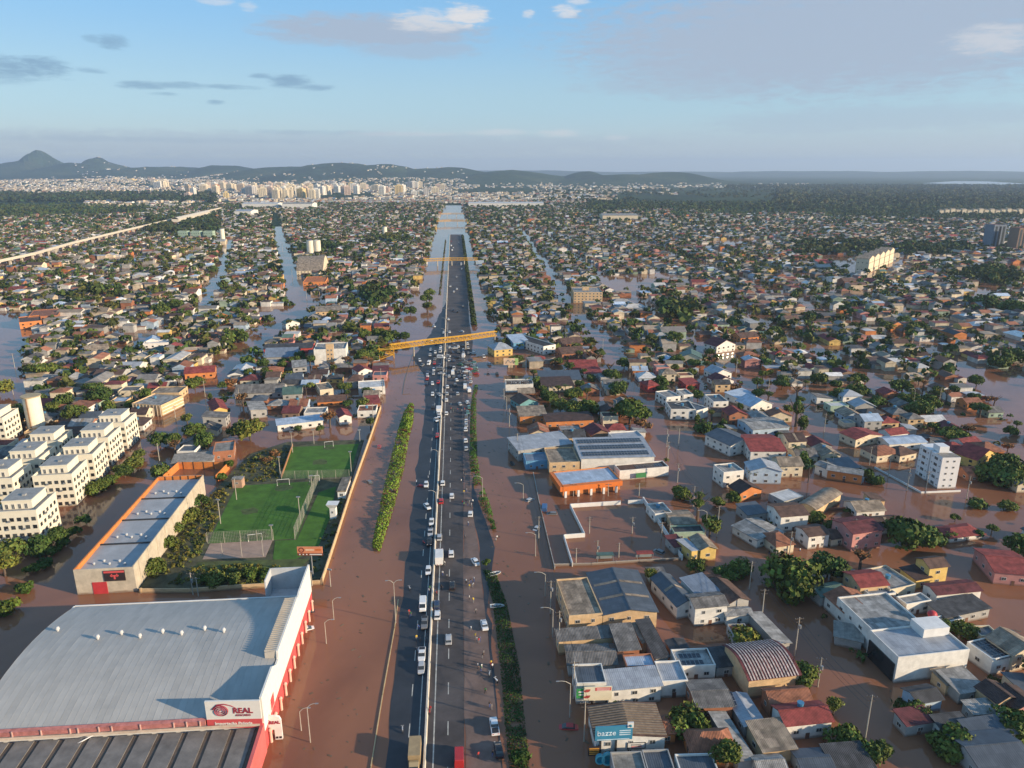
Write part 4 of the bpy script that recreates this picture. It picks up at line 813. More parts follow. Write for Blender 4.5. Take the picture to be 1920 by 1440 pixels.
HP(4.4, (1142, 1294), (1240, 1285), (1230, 1254), 'shed', 'silver', 'white', rise=.6, **g); HP(4, (1241, 1281), (1290, 1279), (1279, 1241), 'flat', 'silver', 'white', **g)
ss, q = HP(3.4, (1271, 1253), (1342, 1250), (1328, 1218), 'flat', 'light grey', 'white', **g); panels(ss, [-2.6 + 1.05 * i for i in range(5)], [-1.5, 1.0], 3.5)
HP(3, (1344, 1251), (1381, 1247), (1362, 1218), 'shed', 'dark grey', 'grey', **g)
ps, q = HP(4, (1308, 1326), (1374, 1323), (1352, 1275), 'gable', 'weathered grey', 'brick', rise=.7, label='brick shop with a block of twelve dark solar panels on its grey roof', **g); panels(ps, [.4 + 1.3 * i for i in range(4)], [-3.6, -2.3], 4.65, .14, 1.2, .7); panels(ps, [.4 + 1.3 * i for i in range(4)], [-1.1], 4.65, .14, 1.2, .7); mark('the brick shop with solar panels', *at(1340, 1320))
# maroon striped sheet roof
cx, cy, a, w, d = rect_px(5.5, (1405, 1272), (1499, 1261), (1447, 1199)); occupy(cx, cy, a, w, d)
o = house(cx, cy, a, w, d, 5.0, 'vault', 'maroon', 'beige', 'x', rise=1.8, name='shed', label='old shed with arched maroon roof striped by rusty pale sheets', win=False); mark('the striped maroon shed', cx, cy)
sm = MB(); k = 8
for i in range(k):
    a0, a1 = -d / 2 - .5 + (d + 1) * i / k, -d / 2 - .5 + (d + 1) * (i + 1) / k; z0, z1 = 5.22 + 1.8 * math.sin(math.pi * i / k), 5.22 + 1.8 * math.sin(math.pi * (i + 1) / k); sm.hexa([(-.16, a0, z0), (.16, a0, z0), (.16, a1, z1), (-.16, a1, z1), (-.16, a0, z0 + .06), (.16, a0, z0 + .06), (.16, a1, z1 + .06), (-.16, a1, z1 + .06)])
sme2 = sm.mesh('roof_sheet', [mat('rusty_white_sheet', (.48, .40, .36), .8, .6, 1.2)])
for i in range(16): obj('roof_sheet', sme2, o, (-w / 2 + .5 + i * (w - 1) / 15, 0, 0))
# trough-sheet roof with the blue billboard
cx, cy, a, w, d = rect_px(4.5, (1118, 1386), (1247, 1380), (1229, 1321)); occupy(cx, cy, a, w, d + 3)
o = house(cx, cy, a, w, d, 4.5, 'gable', 'brown', 'white', 'y', rise=.8, name='shop', label='white-fronted shop under a brown roof of deep parallel troughs', group='shops and sheds along the flooded right service road'); mark('the brown trough-roofed shop', cx, cy)
rm = MB(); 
for s in (-1, 1): rm.hexa([(-.28, s * w / 2 + s * .4, 4.42), (.28, s * w / 2 + s * .4, 4.42), (.28, 0, 5.32), (-.28, 0, 5.32), (-.16, s * w / 2 + s * .4, 4.78), (.16, s * w / 2 + s * .4, 4.78), (.16, 0, 5.68), (-.16, 0, 5.68)])
rme = rm.mesh('roof_trough', [mat('trough_brown', (.20, .155, .115), .85, .35, 1)])
for i in range(13): obj('roof_trough', rme, o, (-d / 2 + .3 + i * (d - .6) / 12, 0, 0))
ang_front = a
def sign(px, py, z, w_, h_, label, face, rz=0.0, posts=(), cat='sign'):
    x, y = at(px, py, z); s_ = thing('sign', label, cat, (x, y, 0), rz); m = MB(); m.box(-w_ / 2, w_ / 2, -.1, .1, z - h_ / 2, z + h_ / 2); part('panel', m, face, s_)
    for q in posts: m = MB(); m.box(q - .18, q + .18, .1, .4, -1, z + h_ * .3); part('post', m, M_DARK, s_)
    return s_
s_ = sign(1151, 1374, 6.3, 7.6, 3.4, 'blue bazze billboard on posts above the brown trough-roofed shop', mat('billboard_blue', (.045, .23, .36), .6, .1), R(4), (-2.6, .6), 'billboard')
text('bazze', 1.75, s_, (-1.5, -.13, 6.35), (R(90), 0, 0), mat('letter_pale_blue', (.6, .72, .78), .6)); m = MB()
for i in range(3): m.box(1.1, 3.4, -.14, -.11, 6.75 - i * .5, 6.95 - i * .5)
m.box(-3.4, 3.2, -.14, -.11, 4.75, 4.9); part('print', m, mat('letter_pale_blue', (.6, .72, .78), .6), s_); m = MB(); m.box(2.7, 3.95, -.2, .12, 7.5, 8.7); part('corner_badge', m, M_WHITE, s_); m = MB(); m.dome(3.3, -.2, 7.9, .35, .4); part('badge_mark', m, mat('badge_teal', (.05, .2, .25)), s_)
s_ = sign(1095, 1300, 3.9, 3.4, 2.4, 'green shop sign at the corner of the food shop', mat('sign_green', (.06, .33, .09), .6, .1), R(3)); m = MB(); m.box(-1.3, 1.3, -.14, -.11, 4.2, 4.55); m.box(-1.2, 1.1, -.14, -.11, 3.5, 3.75); part('print', m, M_WHITE, s_)
s_ = sign(1121, 1300, 4.0, 6.2, 3.6, 'cream food poster with red bowls and red heading on the corner shop', mat('poster_cream', (.74, .66, .48), .7, .08), R(3)); m = MB(); m.box(-.6, 2.9, -.14, -.11, 4.75, 5.6); part('heading', m, mat('poster_red', (.62, .10, .08), .7), s_)
for zz in (5.0, 3.4):
    m = MB(); m.face([(-2.5 + .75 * math.cos(t), -.13, zz + .55 * math.sin(t)) for t in [math.pi + i * math.pi / 10 for i in range(11)]]); m.box(-2.7, -1.7, -.14, -.11, zz, zz + .22); part('bowl', m, mat('bowl_red', (.40, .06, .05), .7), s_)
m = MB(); [m.box(-.3, 2.6, -.16, -.14, 5.35 - i * .27, 5.43 - i * .27) for i in range(3)]; part('print', m, M_WHITE, s_)
s_ = sign(1193, 1397, 2.6, 3.8, 1.6, 'framed white sign with small lettering on the white shop front', M_WHITE, R(3)); m = MB(); [m.box(*q) for q in ((-1.9, 1.9, -.15, -.1, 3.25, 3.4), (-1.9, 1.9, -.15, -.1, 1.8, 1.95), (-1.9, -1.75, -.15, -.1, 1.95, 3.25), (1.75, 1.9, -.15, -.1, 1.95, 3.25))]; part('frame', m, M_DARK, s_); m = MB(); m.box(-1.0, 1.0, -.14, -.11, 2.6, 2.95); part('print', m, mat('print_grey', (.35, .33, .32)), s_); m = MB(); m.box(-1.0, 1.1, -.14, -.11, 2.2, 2.4); part('print', m, M_SIGNR, s_)
s_ = sign(1114, 1408, 2.2, 2.4, 2.2, 'black and orange striped price board beside the white shop front', M_INK, R(3)); m = MB(); [m.box(-1, 1, -.14, -.11, 1.4 + i * .45, 1.65 + i * .45) for i in range(4)]; part('stripe', m, mat('stripe_orange', (.65, .30, .04)), s_)
# pool shells on display
x, y = at(1133, 1428, 1.2); o = thing('pool_display', 'turquoise bathtub-like pool shells standing upright in front of the shop', 'pool shell', (x, y, 0), R(4)); m = MB()
for (cx_, r0) in ((-.9, 1.0), (.7, 1.35)):
    b0 = 28
    for i in range(b0):
        a0, a1 = i / b0 * 6.283, (i + 1) / b0 * 6.283; P = lambda t, rr, yy: (cx_ + rr * math.cos(t), yy, 1.9 + rr * 1.15 * math.sin(t)); m.face([P(a0, r0, -.3), P(a1, r0, -.3), P(a1, r0 * .72, -.35), P(a0, r0 * .72, -.35)], 0); m.face([P(a0, r0 * .72, -.35), P(a1, r0 * .72, -.35), P(a1, r0 * .6, .35), P(a0, r0 * .6, .35)], 1); m.face([P(a0, r0, -.3), P(a0, r0 * .9, .4), P(a1, r0 * .9, .4), P(a1, r0, -.3)], 1); m.face([P(a0, r0 * .6, .35), P(a1, r0 * .6, .35), (cx_, .4, 1.9)], 1)
part('shell', m, [mat('pool_rim', (.12, .50, .58), .4, .05), mat('pool_inner', (.02, .28, .38), .4, .05)], o)
HP(3.3, (1152, 1450), (1212, 1448), (1202, 1412), 'flat', 'concrete', 'grey', **g); HP(3.3, (1214, 1448), (1265, 1446), (1254, 1408), 'flat', 'slate', 'grey', **g); HP(3.5, (1275, 1450), (1347, 1448), (1331, 1416), 'flat', 'slate', 'white', **g)
hg = dict()
HP(3.4, (1299, 1414), (1384, 1411), (1362, 1365), 'hip', 'terracotta', 'orange', rise=2.4, label='orange hip-roofed house with a steep little front gable by the round tree'); mark('the orange hip-roofed house', *at(1335, 1410))
HP(3, (1240, 1374), (1267, 1372), (1255, 1345), 'hip', 'terracotta', 'orange'); HP(3, (1385, 1428), (1413, 1424), (1358, 1337), 'shed', 'light grey', 'grey', 'y', win=False); HP(3, (1397, 1361), (1434, 1357), (1402, 1302), 'gable', 'silver', 'grey', 'y', rise=.6); HP(3.5, (1432, 1409), (1492, 1402), (1466, 1353), 'shed', 'tan', 'beige', rise=.8)
HP(3, (1425, 1448), (1475, 1444), (1462, 1415), 'gable', 'light grey', 'white', rise=.8); HP(3, (1508, 1449), (1566, 1446), (1550, 1404), 'gable', 'slate', 'grey', rise=.7); HP(3, (1568, 1446), (1640, 1440), (1612, 1398), 'shed', 'dark grey', 'grey')
HP(4, (1474, 1360), (1560, 1351), (1545, 1314), 'gable', 'red', 'white', rise=1.2, tank=(0, 1)); HP(4, (1446, 1318), (1520, 1312), (1500, 1287), 'gable', 'terracotta', 'brick', rise=1.2)
# white hall beside the flooded court
HP(4, (1270, 1137), (1306, 1130), (1280, 1074), 'gable', 'slate', 'white', 'y', rise=1.4, skylight=1); HP(4, (1309, 1118), (1348, 1108), (1320, 1080), 'shed', 'blue grey', 'white'); HP(5.6, (1304, 1140), (1364, 1134), (1352, 1110), 'gable', 'weathered grey', 'white', rise=1.0, label='white two-storey house with grey roof rising above the flooded courtyard'); mark('the white house in the flooded courtyard', *at(1330, 1160))
HP(3, (1363, 1155), (1410, 1151), (1404, 1138), 'gable', 'light grey', 'white', rise=.6); HP(3.6, (1366, 1132), (1404, 1124), (1374, 1086), 'gable', 'brown', 'grey', 'y'); HP(2.6, (1457, 1209), (1481, 1205), (1440, 1147), 'shed', 'light grey', 'grey', 'y', win=False)
# right hand row
HP(6, (1744, 1065), (1778, 1061), (1763, 1042), 'gable', 'brown', 'yellow', rise=1.3, label='tall yellow house with a brown roof above its lower yellow annex'); HP(3.2, (1718, 1088), (1745, 1082), (1733, 1060), 'shed', 'dark brown', 'yellow'); mark('the tall yellow house', *at(1760, 1085))
so_, q = HP(4.8, (1614, 1101), (1665, 1096), (1646, 1067), 'gable', 'red', 'beige', rise=1.4, label='red-roofed house with two rows of dark solar panels'); panels(so_, [-3.6 + 1.2 * i for i in range(6)], [-2.9, -1.4], 6.35, .44, 1.1, .75)
HP(3.4, (1668, 1109), (1717, 1098), (1680, 1058), 'flat', 'light grey', 'cream', tank=(0, 0)); HP(3.2, (1636, 1122), (1680, 1114), (1668, 1100), 'flat', 'blue grey', 'white'); HP(3.3, (1540, 1119), (1588, 1110), (1575, 1090), 'gable', 'green', 'grey', rise=.9)
HP(4, (1583, 1148), (1644, 1140), (1606, 1108), 'gable', 'terracotta', 'white', 'y', rise=1.9, label='white house with a brown and orange gable roof facing the wide muddy street'); HP(3.4, (1659, 1152), (1701, 1147), (1683, 1122), 'shed', 'dark brown', 'cream'); HP(4, (1757, 1115), (1840, 1107), (1822, 1087), 'gable', 'maroon', 'white', rise=.8); HP(3, (1773, 1158), (1856, 1140), (1830, 1117), 'shed', 'dark grey', 'grey', rise=.6); HP(3.3, (1700, 1136), (1746, 1128), (1735, 1112), 'flat', 'light grey', 'white'); HP(2.6, (1746, 1175), (1806, 1163), (1800, 1150), 'flat', 'concrete', 'white')
mh1, q = HP(6, (1645, 1194), (1743, 1183), 16.5, 'flat', 'light grey', 'white', name='hall', label='rear half of the long white hall by the muddy street', group='white hall'); mh2, q = HP(6.6, (1684, 1236), (1818, 1221), 10.5, 'flat', 'silver', 'white', name='hall', label='front half of the long white hall with a rooftop box', group='white hall', win=False); mark('the long white hall', *at(1740, 1240))
m = MB(); m.box(q[3] / 2 - 7.5, q[3] / 2 - .6, q[4] / 2 - 4.4, q[4] / 2 + .3, 6.7, 9.0); m.box(q[3] / 2 - 7.0, q[3] / 2 - 1.1, q[4] / 2 - 3.9, q[4] / 2 - .2, 9.0, 9.02); part('roof_box', m, M_WHITE, mh2)
m = MB(); m.box(-q[3] / 2 - .35, -q[3] / 2 - .01, -q[4] / 2 + .6, q[4] / 2 - .6, .2, 4.8); part('shop_window', m, M_GLASS, mh2)
x, y = at(1748, 1152, 7.5); o = thing('tank_stand', 'red spherical water tank on a thin stand behind the long white hall', 'water tank', (x, y, 0)); m = MB(); m.cyl(0, 0, -1, 6.7, .12, .12, 6); part('stand', m, M_METAL, o); m = MB(); m.dome(0, 0, 7.6, 1.15, .9, 12, 4); m.cyl(0, 0, 6.7, 7.6, .8, 1.15, 12); part('tank', m, M_RED, o)
HP(2.6, (1566, 1193), (1616, 1204), 5.5, 'shed', 'concrete', 'grey', win=False, name='carport', cat='carport')
sl_, q = HP(4, (1861, 1240), (1912, 1228), (1886, 1190), 'flat', 'white', 'white', label='white flat-roofed house with one dark block of solar panels'); panels(sl_, [-2.4 + 1.1 * i for i in range(4)], [-3, -1.2, .6, 2.4], 4.2)
HP(5, (1900, 1228), (1950, 1216), (1915, 1180), 'gable', 'tan', 'cream', 'y'); HP(3, (1800, 1300), (1847, 1291), (1818, 1254), 'shed', 'light grey', 'grey'); HP(3, (1775, 1284), (1797, 1280), (1780, 1255), 'shed', 'tan', 'beige'); HP(4, (1870, 1318), (1908, 1308), (1886, 1275), 'gable', 'dark brown', 'beige', 'y'); HP(3, (1722, 1318), (1767, 1310), (1738, 1284), 'gable', 'dark grey', 'pale blue', rise=.9); HP(2.8, (1826, 1339), (1881, 1334), (1862, 1314), 'shed', 'light grey', 'grey')
HP(3.5, (1840, 1444), (1942, 1434), (1915, 1366), 'gable', 'slate', 'grey', rise=1.3); HP(3, (1828, 1386), (1905, 1374), (1884, 1345), 'shed', 'slate', 'grey', rise=.8); HP(3.5, (1905, 1330), (1950, 1322), (1925, 1285), 'gable', 'dark brown', 'pink', 'y'); HP(4, (1866, 1072), (1940, 1078), (1920, 1036), 'gable', 'red', 'pink', rise=1.4); HP(3, (1700, 1360), (1752, 1352), (1735, 1328), 'shed', 'maroon', 'grey'); HP(3, (1770, 1372), (1822, 1366), (1808, 1340), 'shed', 'dark grey', 'white')
# middle right
HP(5, (1408, 846), (1474, 846), (1462, 815), 'gable', 'red', 'white', rise=1.9, label='white house under a wide bright red gable roof near the crossroads'); mark('the bright red gable-roofed house', *at(1440, 850)); HP(5, (1370, 836), (1415, 826), (1393, 800), 'gable', 'slate', 'white', 'y', rise=1.7); HP(4, (1605, 824), (1654, 816), (1634, 802), 'gable', 'red', 'cream', 'y', rise=1.5); HP(4, (1670, 816), (1703, 812), (1690, 801), 'gable', 'red', 'white'); HP(3.2, (1668, 833), (1738, 829), (1724, 815), 'gable', 'pale blue', 'white', rise=1.0); HP(3.6, (1645, 854), (1690, 848), (1668, 832), 'hip', 'terracotta', 'cream'); HP(3.4, (1688, 854), (1719, 848), (1706, 832), 'hip', 'brown', 'cream')
HP(4, (1785, 844), (1815, 841), (1804, 826), 'hip', 'red', 'cream'); HP(4.4, (1832, 863), (1872, 851), (1850, 832), 'gable', 'red', 'yellow', 'y'); HP(4, (1812, 836), (1842, 831), (1832, 816), 'gable', 'red', 'white'); HP(4.6, (1846, 847), (1884, 846), (1872, 828), 'hip', 'terracotta', 'orange')
# white slab tower
C0 = at(1757, 917); ta = R(3); tw = thing('apartment_tower', 'slim white five-storey tower with a dark vertical slot beside the flooded junction', 'apartment tower', (*C0, 0), ta); mark('the slim white tower', *C0); occupy(C0[0] + 3, C0[1] + 7, ta, 8, 15, 3)
m = MB(); m.box(0, 7.0, 0, 6.6, -1, 12.6); m.box(0, 7.0, 7.4, 14, -1, 12.8); m.box(.7, 7.0, 6.6, 7.4, -1, 12.5); m.box(1.5, 5.2, 4.5, 8.5, 12.81, 15.2); part('wall', m, mat('tower_white', (.72, .71, .70), .85, .06, mud=True), tw); m = MB(); m.box(.2, 6.8, .2, 4.4, 12.62, 12.68); part('roof', m, roof_mat('concrete'), tw)
for k in range(5):
    for y in (3.4, 10.6): window(tw, -.02, y, 1.3 + k * 2.45, 2.0, 1.2, R(-90))
    for y in (1.0, 5.6, 8.4, 13): window(tw, -.02, y, 1.4 + k * 2.45, .6, .6, R(-90))
    for x in (2.2, 4.8): window(tw, x, -.02, 1.3 + k * 2.45, .8, .8)
run_wall('boundary_wall', 'low white wall edging the water in front of the slim white tower', 'wall', pxl((1640, 878), (1727, 925), (1800, 922)), .7, .25, M_WHITE)
HP(4, (1552, 881), (1617, 891), 5.2, 'gable', 'light grey', 'orange', rise=.9, label='long orange-sided house with pale grey roof standing in open water'); HP(4, (1529, 871), (1553, 880), 5.5, 'gable', 'light grey', 'white', rise=.9); HP(3, (1470, 941), (1507, 931), (1493, 913), 'flat', 'white', 'grey', parapet=.2); HP(3.4, (1530, 956), (1577, 926), 6, 'vault', 'tan', 'beige', win=False); HP(5.6, (1465, 969), (1516, 965), (1505, 941), 'gable', 'brown', 'white', rise=1.3); HP(4.6, (1517, 1006), (1555, 1001), (1540, 982), 'gable', 'brown', 'white', rise=1.0); mark('the long orange-sided house', *at(1585, 900))
HP(6.3, (1600, 1001), (1655, 993), (1640, 964), 'gable', 'maroon', 'pink', rise=1.3, label='tall pink house with maroon roof and front balcony by the junction'); mark('the tall pink house', *at(1625, 1015)); HP(3.4, (1456, 1024), (1489, 1019), (1466, 993), 'hip', 'terracotta', 'cream', rise=2); HP(3, (1560, 1010), (1591, 1005), (1578, 988), 'hip', 'brown', 'cream'); HP(2.0, (1782, 1008), (1846, 1000), (1806, 982), 'hip', 'red', 'white', rise=1.3); HP(3, (1420, 1013), (1470, 998), (1445, 966), 'gable', 'light grey', 'white', 'y', rise=1.0); HP(3, (1402, 966), (1437, 961), (1431, 943), 'shed', 'slate', 'grey'); HP(3.4, (1388, 925), (1428, 918), (1406, 905), 'gable', 'dark brown', 'orange', 'y'); HP(6, (1357, 888), (1395, 884), (1380, 869), 'flat', 'light grey', 'white', tank=(1, 1)); HP(3, (1338, 880), (1356, 888), 6, 'flat', 'slate', 'white')
gf, q = HP(5.4, (1408, 883), (1466, 884), (1455, 868), 'gable', 'silver', 'pale blue', 'y', rise=1.8, label='pale teal building with large blue glass panes by the crossing'); mark('the teal glass-fronted building', *at(1435, 895)); m = MB(); [m.box(q[4] / 2 + .02, q[4] / 2 + .14, -q[3] / 2 + .8 + i * (q[3] / 4), -q[3] / 2 + .8 + i * (q[3] / 4) + q[3] / 5, .8, 4.6) for i in range(4)]; part('glass_front', m, mat('blue_glass', (.03, .10, .18), .1, .1, spec=.7), gf)
HP(3, (1262, 983), (1305, 981), (1286, 957), 'gable', 'tan', 'beige', rise=.8); HP(3, (1228, 966), (1260, 963), (1254, 943), 'flat', 'light grey', 'white', tank=(0, 1)); HP(2.6, (1264, 1001), (1322, 999), (1318, 986), 'flat', 'dark grey', 'green'); HP(2.8, (1265, 1026), (1284, 1023), (1277, 1005), 'shed', 'maroon', 'grey'); HP(3.6, (1297, 1035), (1313, 1031), (1299, 1008), 'shed', 'silver', 'yellow', 'y'); HP(4, (1314, 1031), (1343, 1028), (1328, 1005), 'gable', 'tan', 'yellow', 'y', label='tan-roofed house with a sunlit yellow front at the street corner'); mark('the sunlit yellow corner house', *at(1320, 1045))
# solar-roofed supermarket block
sp, q = HP(6, (1090, 860), (1227, 856), (1214, 822), 'shed', 'silver', 'white', rise=.9, win=False, name='supermarket', label='white supermarket with three long bands of solar panels on its roof', group='supermarket block'); mark('the solar-panelled supermarket', *at(1160, 870))
W_, D_ = q[3], q[4]; ph = MB(); ph.box(-.6, .6, -1, 1, 0, .05, 0); ph.box(-.56, .56, -.96, -.03, .05, .06, 1); ph.box(-.56, .56, .03, .96, .05, .06, 1); phm = ph.mesh('solar_panel', [M_METAL, M_SOLAR])
for j in range(3):
    for r_ in range(2):
        for i in range(22): p = obj('solar_panel', phm, sp, (-W_ / 2 + 1.6 + i * (W_ - 2.6) / 22, -D_ / 2 + 2.6 + j * D_ * .31 + r_ * 2.1, 6.28 + .9 * (2.6 + j * D_ * .31 + r_ * 2.1) / D_))
lo, q = HP(3.6, (1162, 885), (1254, 877), (1240, 866), 'flat', 'brown', 'white', win=False, name='supermarket_annex', cat='annex', label='white annex with green sign and solar strip beside the orange store', group='supermarket block'); panels(lo, [-2 + 1.1 * i for i in range(10)], [-.5, 1.2], 3.75)
s_ = sign(1202, 891, 2.0, 4.2, 1.9, 'green panel sign on the white annex wall by the water', mat('sign_green2', (.05, .22, .08), .6, .15), q[2])
oo, q = HP(4, (1054, 912), (1163, 901), (1150, 876), 'flat', 'pale blue', 'orange', win=False, name='store', label='orange store with pale blue flat roof and white columns standing in water'); mark('the orange store', *at(1110, 915))
m = MB(); m.box(-q[3] / 2 - .3, q[3] / 2 + .3, -q[4] / 2 - 1.6, -q[4] / 2 - .02, 2.6, 4.5); m.box(-q[3] / 2 - 1.2, -q[3] / 2 - .02, -q[4] / 2 - 1.6, q[4] / 2, 2.6, 4.5); part('fascia', m, mat('store_orange', (.66, .17, .03), .6, .08), oo); cm2 = MB(); cm2.box(-.4, .4, -.4, .4, -1, 2.6); cme2 = cm2.mesh('column', [M_WHITE])
for i in range(5): obj('column', cme2, oo, (-q[3] / 2 + 1 + i * q[3] / 4.6, -q[4] / 2 - 1.1, 0))
HP(5, (972, 845), (1072, 832), (1064, 811), 'shed', 'silver', 'grey', rise=1.0, **g); HP(4.4, (1030, 870), (1087, 868), (1072, 840), 'flat', 'tan', 'beige', **g); HP(3.4, (986, 867), (1028, 865), (1020, 850), 'flat', 'blue grey', 'blue', **g); HP(4.6, (1152, 826), (1208, 822), (1196, 809), 'flat', 'silver', 'white', **g); HP(4, (975, 781), (1025, 779), (1019, 765), 'shed', 'tan', 'orange', label='tan-roofed shop with a bright orange fascia nearest the flooded road', **g); HP(4, (1024, 791), (1113, 787), (1096, 772), 'gable', 'dark brown', 'orange', rise=.7, label='long dark-roofed shop with sunlit orange side wall', **g); mark('the orange-fronted shops', *at(1050, 800)); HP(3.4, (1110, 816), (1146, 812), (1135, 798), 'gable', 'maroon', 'brown', 'y')
HP(5, (1258, 769), (1304, 769), (1291, 753), 'flat', 'dark grey', 'white', tank=(1, 0)); HP(4.6, (1306, 772), (1328, 766), 14, 'flat', 'slate', 'white', win=False); HP(5, (1338, 755), (1366, 754), 12, 'flat', 'slate', 'white', tank=(0, 2)); HP(4.6, (1250, 747), (1276, 744), 11, 'flat', 'light grey', 'white'); mark('the white flat-roofed villas', *at(1300, 770)); HP(4.4, (1282, 742), (1300, 741), (1296, 730), 'flat', 'light grey', 'white')
HP(3.2, (1408, 763), (1448, 757), 11, 'gable', 'pale blue', 'white', 'y'); HP(3.2, (1388, 749), (1420, 741), 10, 'shed', 'pale blue', 'white'); HP(4, (1412, 806), (1480, 801), 14, 'gable', 'light grey', 'pale blue', rise=1.0); HP(4.6, (1276, 670), (1316, 672), 12, 'gable', 'green', 'cream', 'y'); HP(4.8, (1344, 650), (1379, 645), 12, 'gable', 'maroon', 'white', 'y'); HP(4.6, (1389, 634), (1423, 631), 11, 'gable', 'brown', 'orange'); HP(4, (1394, 668), (1424, 666), 9, 'hip', 'terracotta', 'orange'); HP(3.2, (1345, 716), (1376, 713), 10, 'gable', 'maroon', 'white', 'y'); HP(3.8, (1340, 702), (1372, 699), 11, 'gable', 'silver', 'white', 'y'); HP(3.4, (1287, 722), (1312, 720), 9, 'shed', 'red', 'red'); HP(4, (1215, 724), (1236, 722), 9, 'hip', 'red', 'red')
bb, q = HP(5.4, (1019, 651), (1042, 647), 36, 'flat', 'black', 'white', label='long white two-storey block with black roof running away from the road', name='office', cat='office block'); mark('the white block with black roof', *at(1030, 665))
HP(5, (963, 643), (992, 641), (979, 631), 'shed', 'pale blue', 'blue', label='bright blue shed with a pale blue roof beside the white block'); yl, q = HP(5, (927, 656), (961, 653), (951, 644), 'hip', 'silver', 'yellow', label='yellow house with a grey hipped roof at the footbridge end'); mark('the yellow house by the footbridge', *at(945, 667)); HP(3, (1070, 690), (1121, 689), 14, 'gable', 'red', 'pink'); HP(3, (1096, 701), (1129, 700), (1124, 691), 'shed', 'red', 'white'); HP(3, (1056, 646), (1093, 643), 13, 'gable', 'brown', 'brick'); HP(3, (1054, 664), (1096, 661), 13, 'gable', 'brown', 'brick'); HP(3.6, (975, 758), (1009, 753), 11, 'gable', 'brown', 'teal', 'y'); HP(3.6, (1018, 725), (1076, 723), 13, 'shed', 'dark brown', 'cream'); HP(3.6, (1012, 713), (1090, 712), 14, 'shed', 'slate', 'grey')
lt, q = HP(4.4, (948, 722), (1000, 721), (996, 712), 'flat', 'concrete', 'white', win=False, label='white shop wall with large dark rooftop letters facing the service road', **g); text('BRECK MENT', 2.3, lt, (0, -q[4] / 2 - .3, 5.6), (R(90), 0, 0), M_INK, bold=.06)
s_ = sign(958, 678, 5.4, 8.8, 4.2, 'cream and green billboard on a dark post before the round tree', mat('billboard_cream', (.72, .70, .52), .7, .1), 0, (0,), 'billboard'); m = MB(); m.box(2.4, 4.3, -.14, -.11, 3.4, 7.4); part('print', m, mat('billboard_green', (.35, .55, .18)), s_); m = MB(); m.tube([(-3, -.13, 4.2), (-1.6, -.13, 6.6), (0, -.13, 4.6), (1.4, -.13, 6.4), (1.9, -.13, 4.2)], .16, 4); part('print', m, mat('print_grey', (.35, .33, .32)), s_)
# middle left
rb, q = HP(5.2, (247, 758), (302, 762), (319, 741), 'flat', 'light grey', 'beige', label='modern grey office block with tall vertical fins on its walls', name='office', cat='office block', win=False, tank=(-3, 2)); mark('the finned grey office block', *at(275, 780)); fm = MB(); fm.box(-.12, .12, -.25, 0, 0, 5.4); fme = fm.mesh('fin', [mat('fin_beige', (.55, .47, .38), .8, .1)])
for i in range(9): obj('fin', fme, rb, (-q[3] / 2 + .6 + i * (q[3] - 1.2) / 8, -q[4] / 2, 0))
for k in range(3): m = MB(); m.box(q[3] / 2, q[3] / 2 + .2, -q[4] / 2 + .4, q[4] / 2 - .4, .8 + k * 1.6, 1.1 + k * 1.6); part('louvre', m, M_WHITE, rb)
HP(3.6, (280, 739), (336, 738), (333, 726), 'flat', 'tan', 'beige'); HP(4.2, (399, 771), (426, 767), (438, 747), 'gable', 'red', 'yellow', 'y', rise=1.5, label='small yellow-fronted house with orange-red gable roof on the wide flooded street'); mark('the yellow-fronted gable house', *at(412, 775)); HP(3.4, (520, 798), (606, 788), (602, 780), 'shed', 'pale blue', 'white', label='long curved-looking white house with pale blue roof behind the back pitch'); mark('the long pale-blue-roofed house', *at(560, 810)); HP(4, (636, 783), (659, 780), (668, 766), 'gable', 'red', 'white', 'y'); HP(4, (399, 850), (438, 846), (455, 826), 'flat', 'concrete', 'brick'); HP(2.6, (322, 869), (398, 863), (393, 851), 'shed', 'concrete', 'grey', win=False); HP(4.4, (672, 698), (698, 694), 10, 'gable', 'red', 'white', 'y'); HP(4.2, (672, 729), (722, 726), 13, 'flat', 'white', 'white')
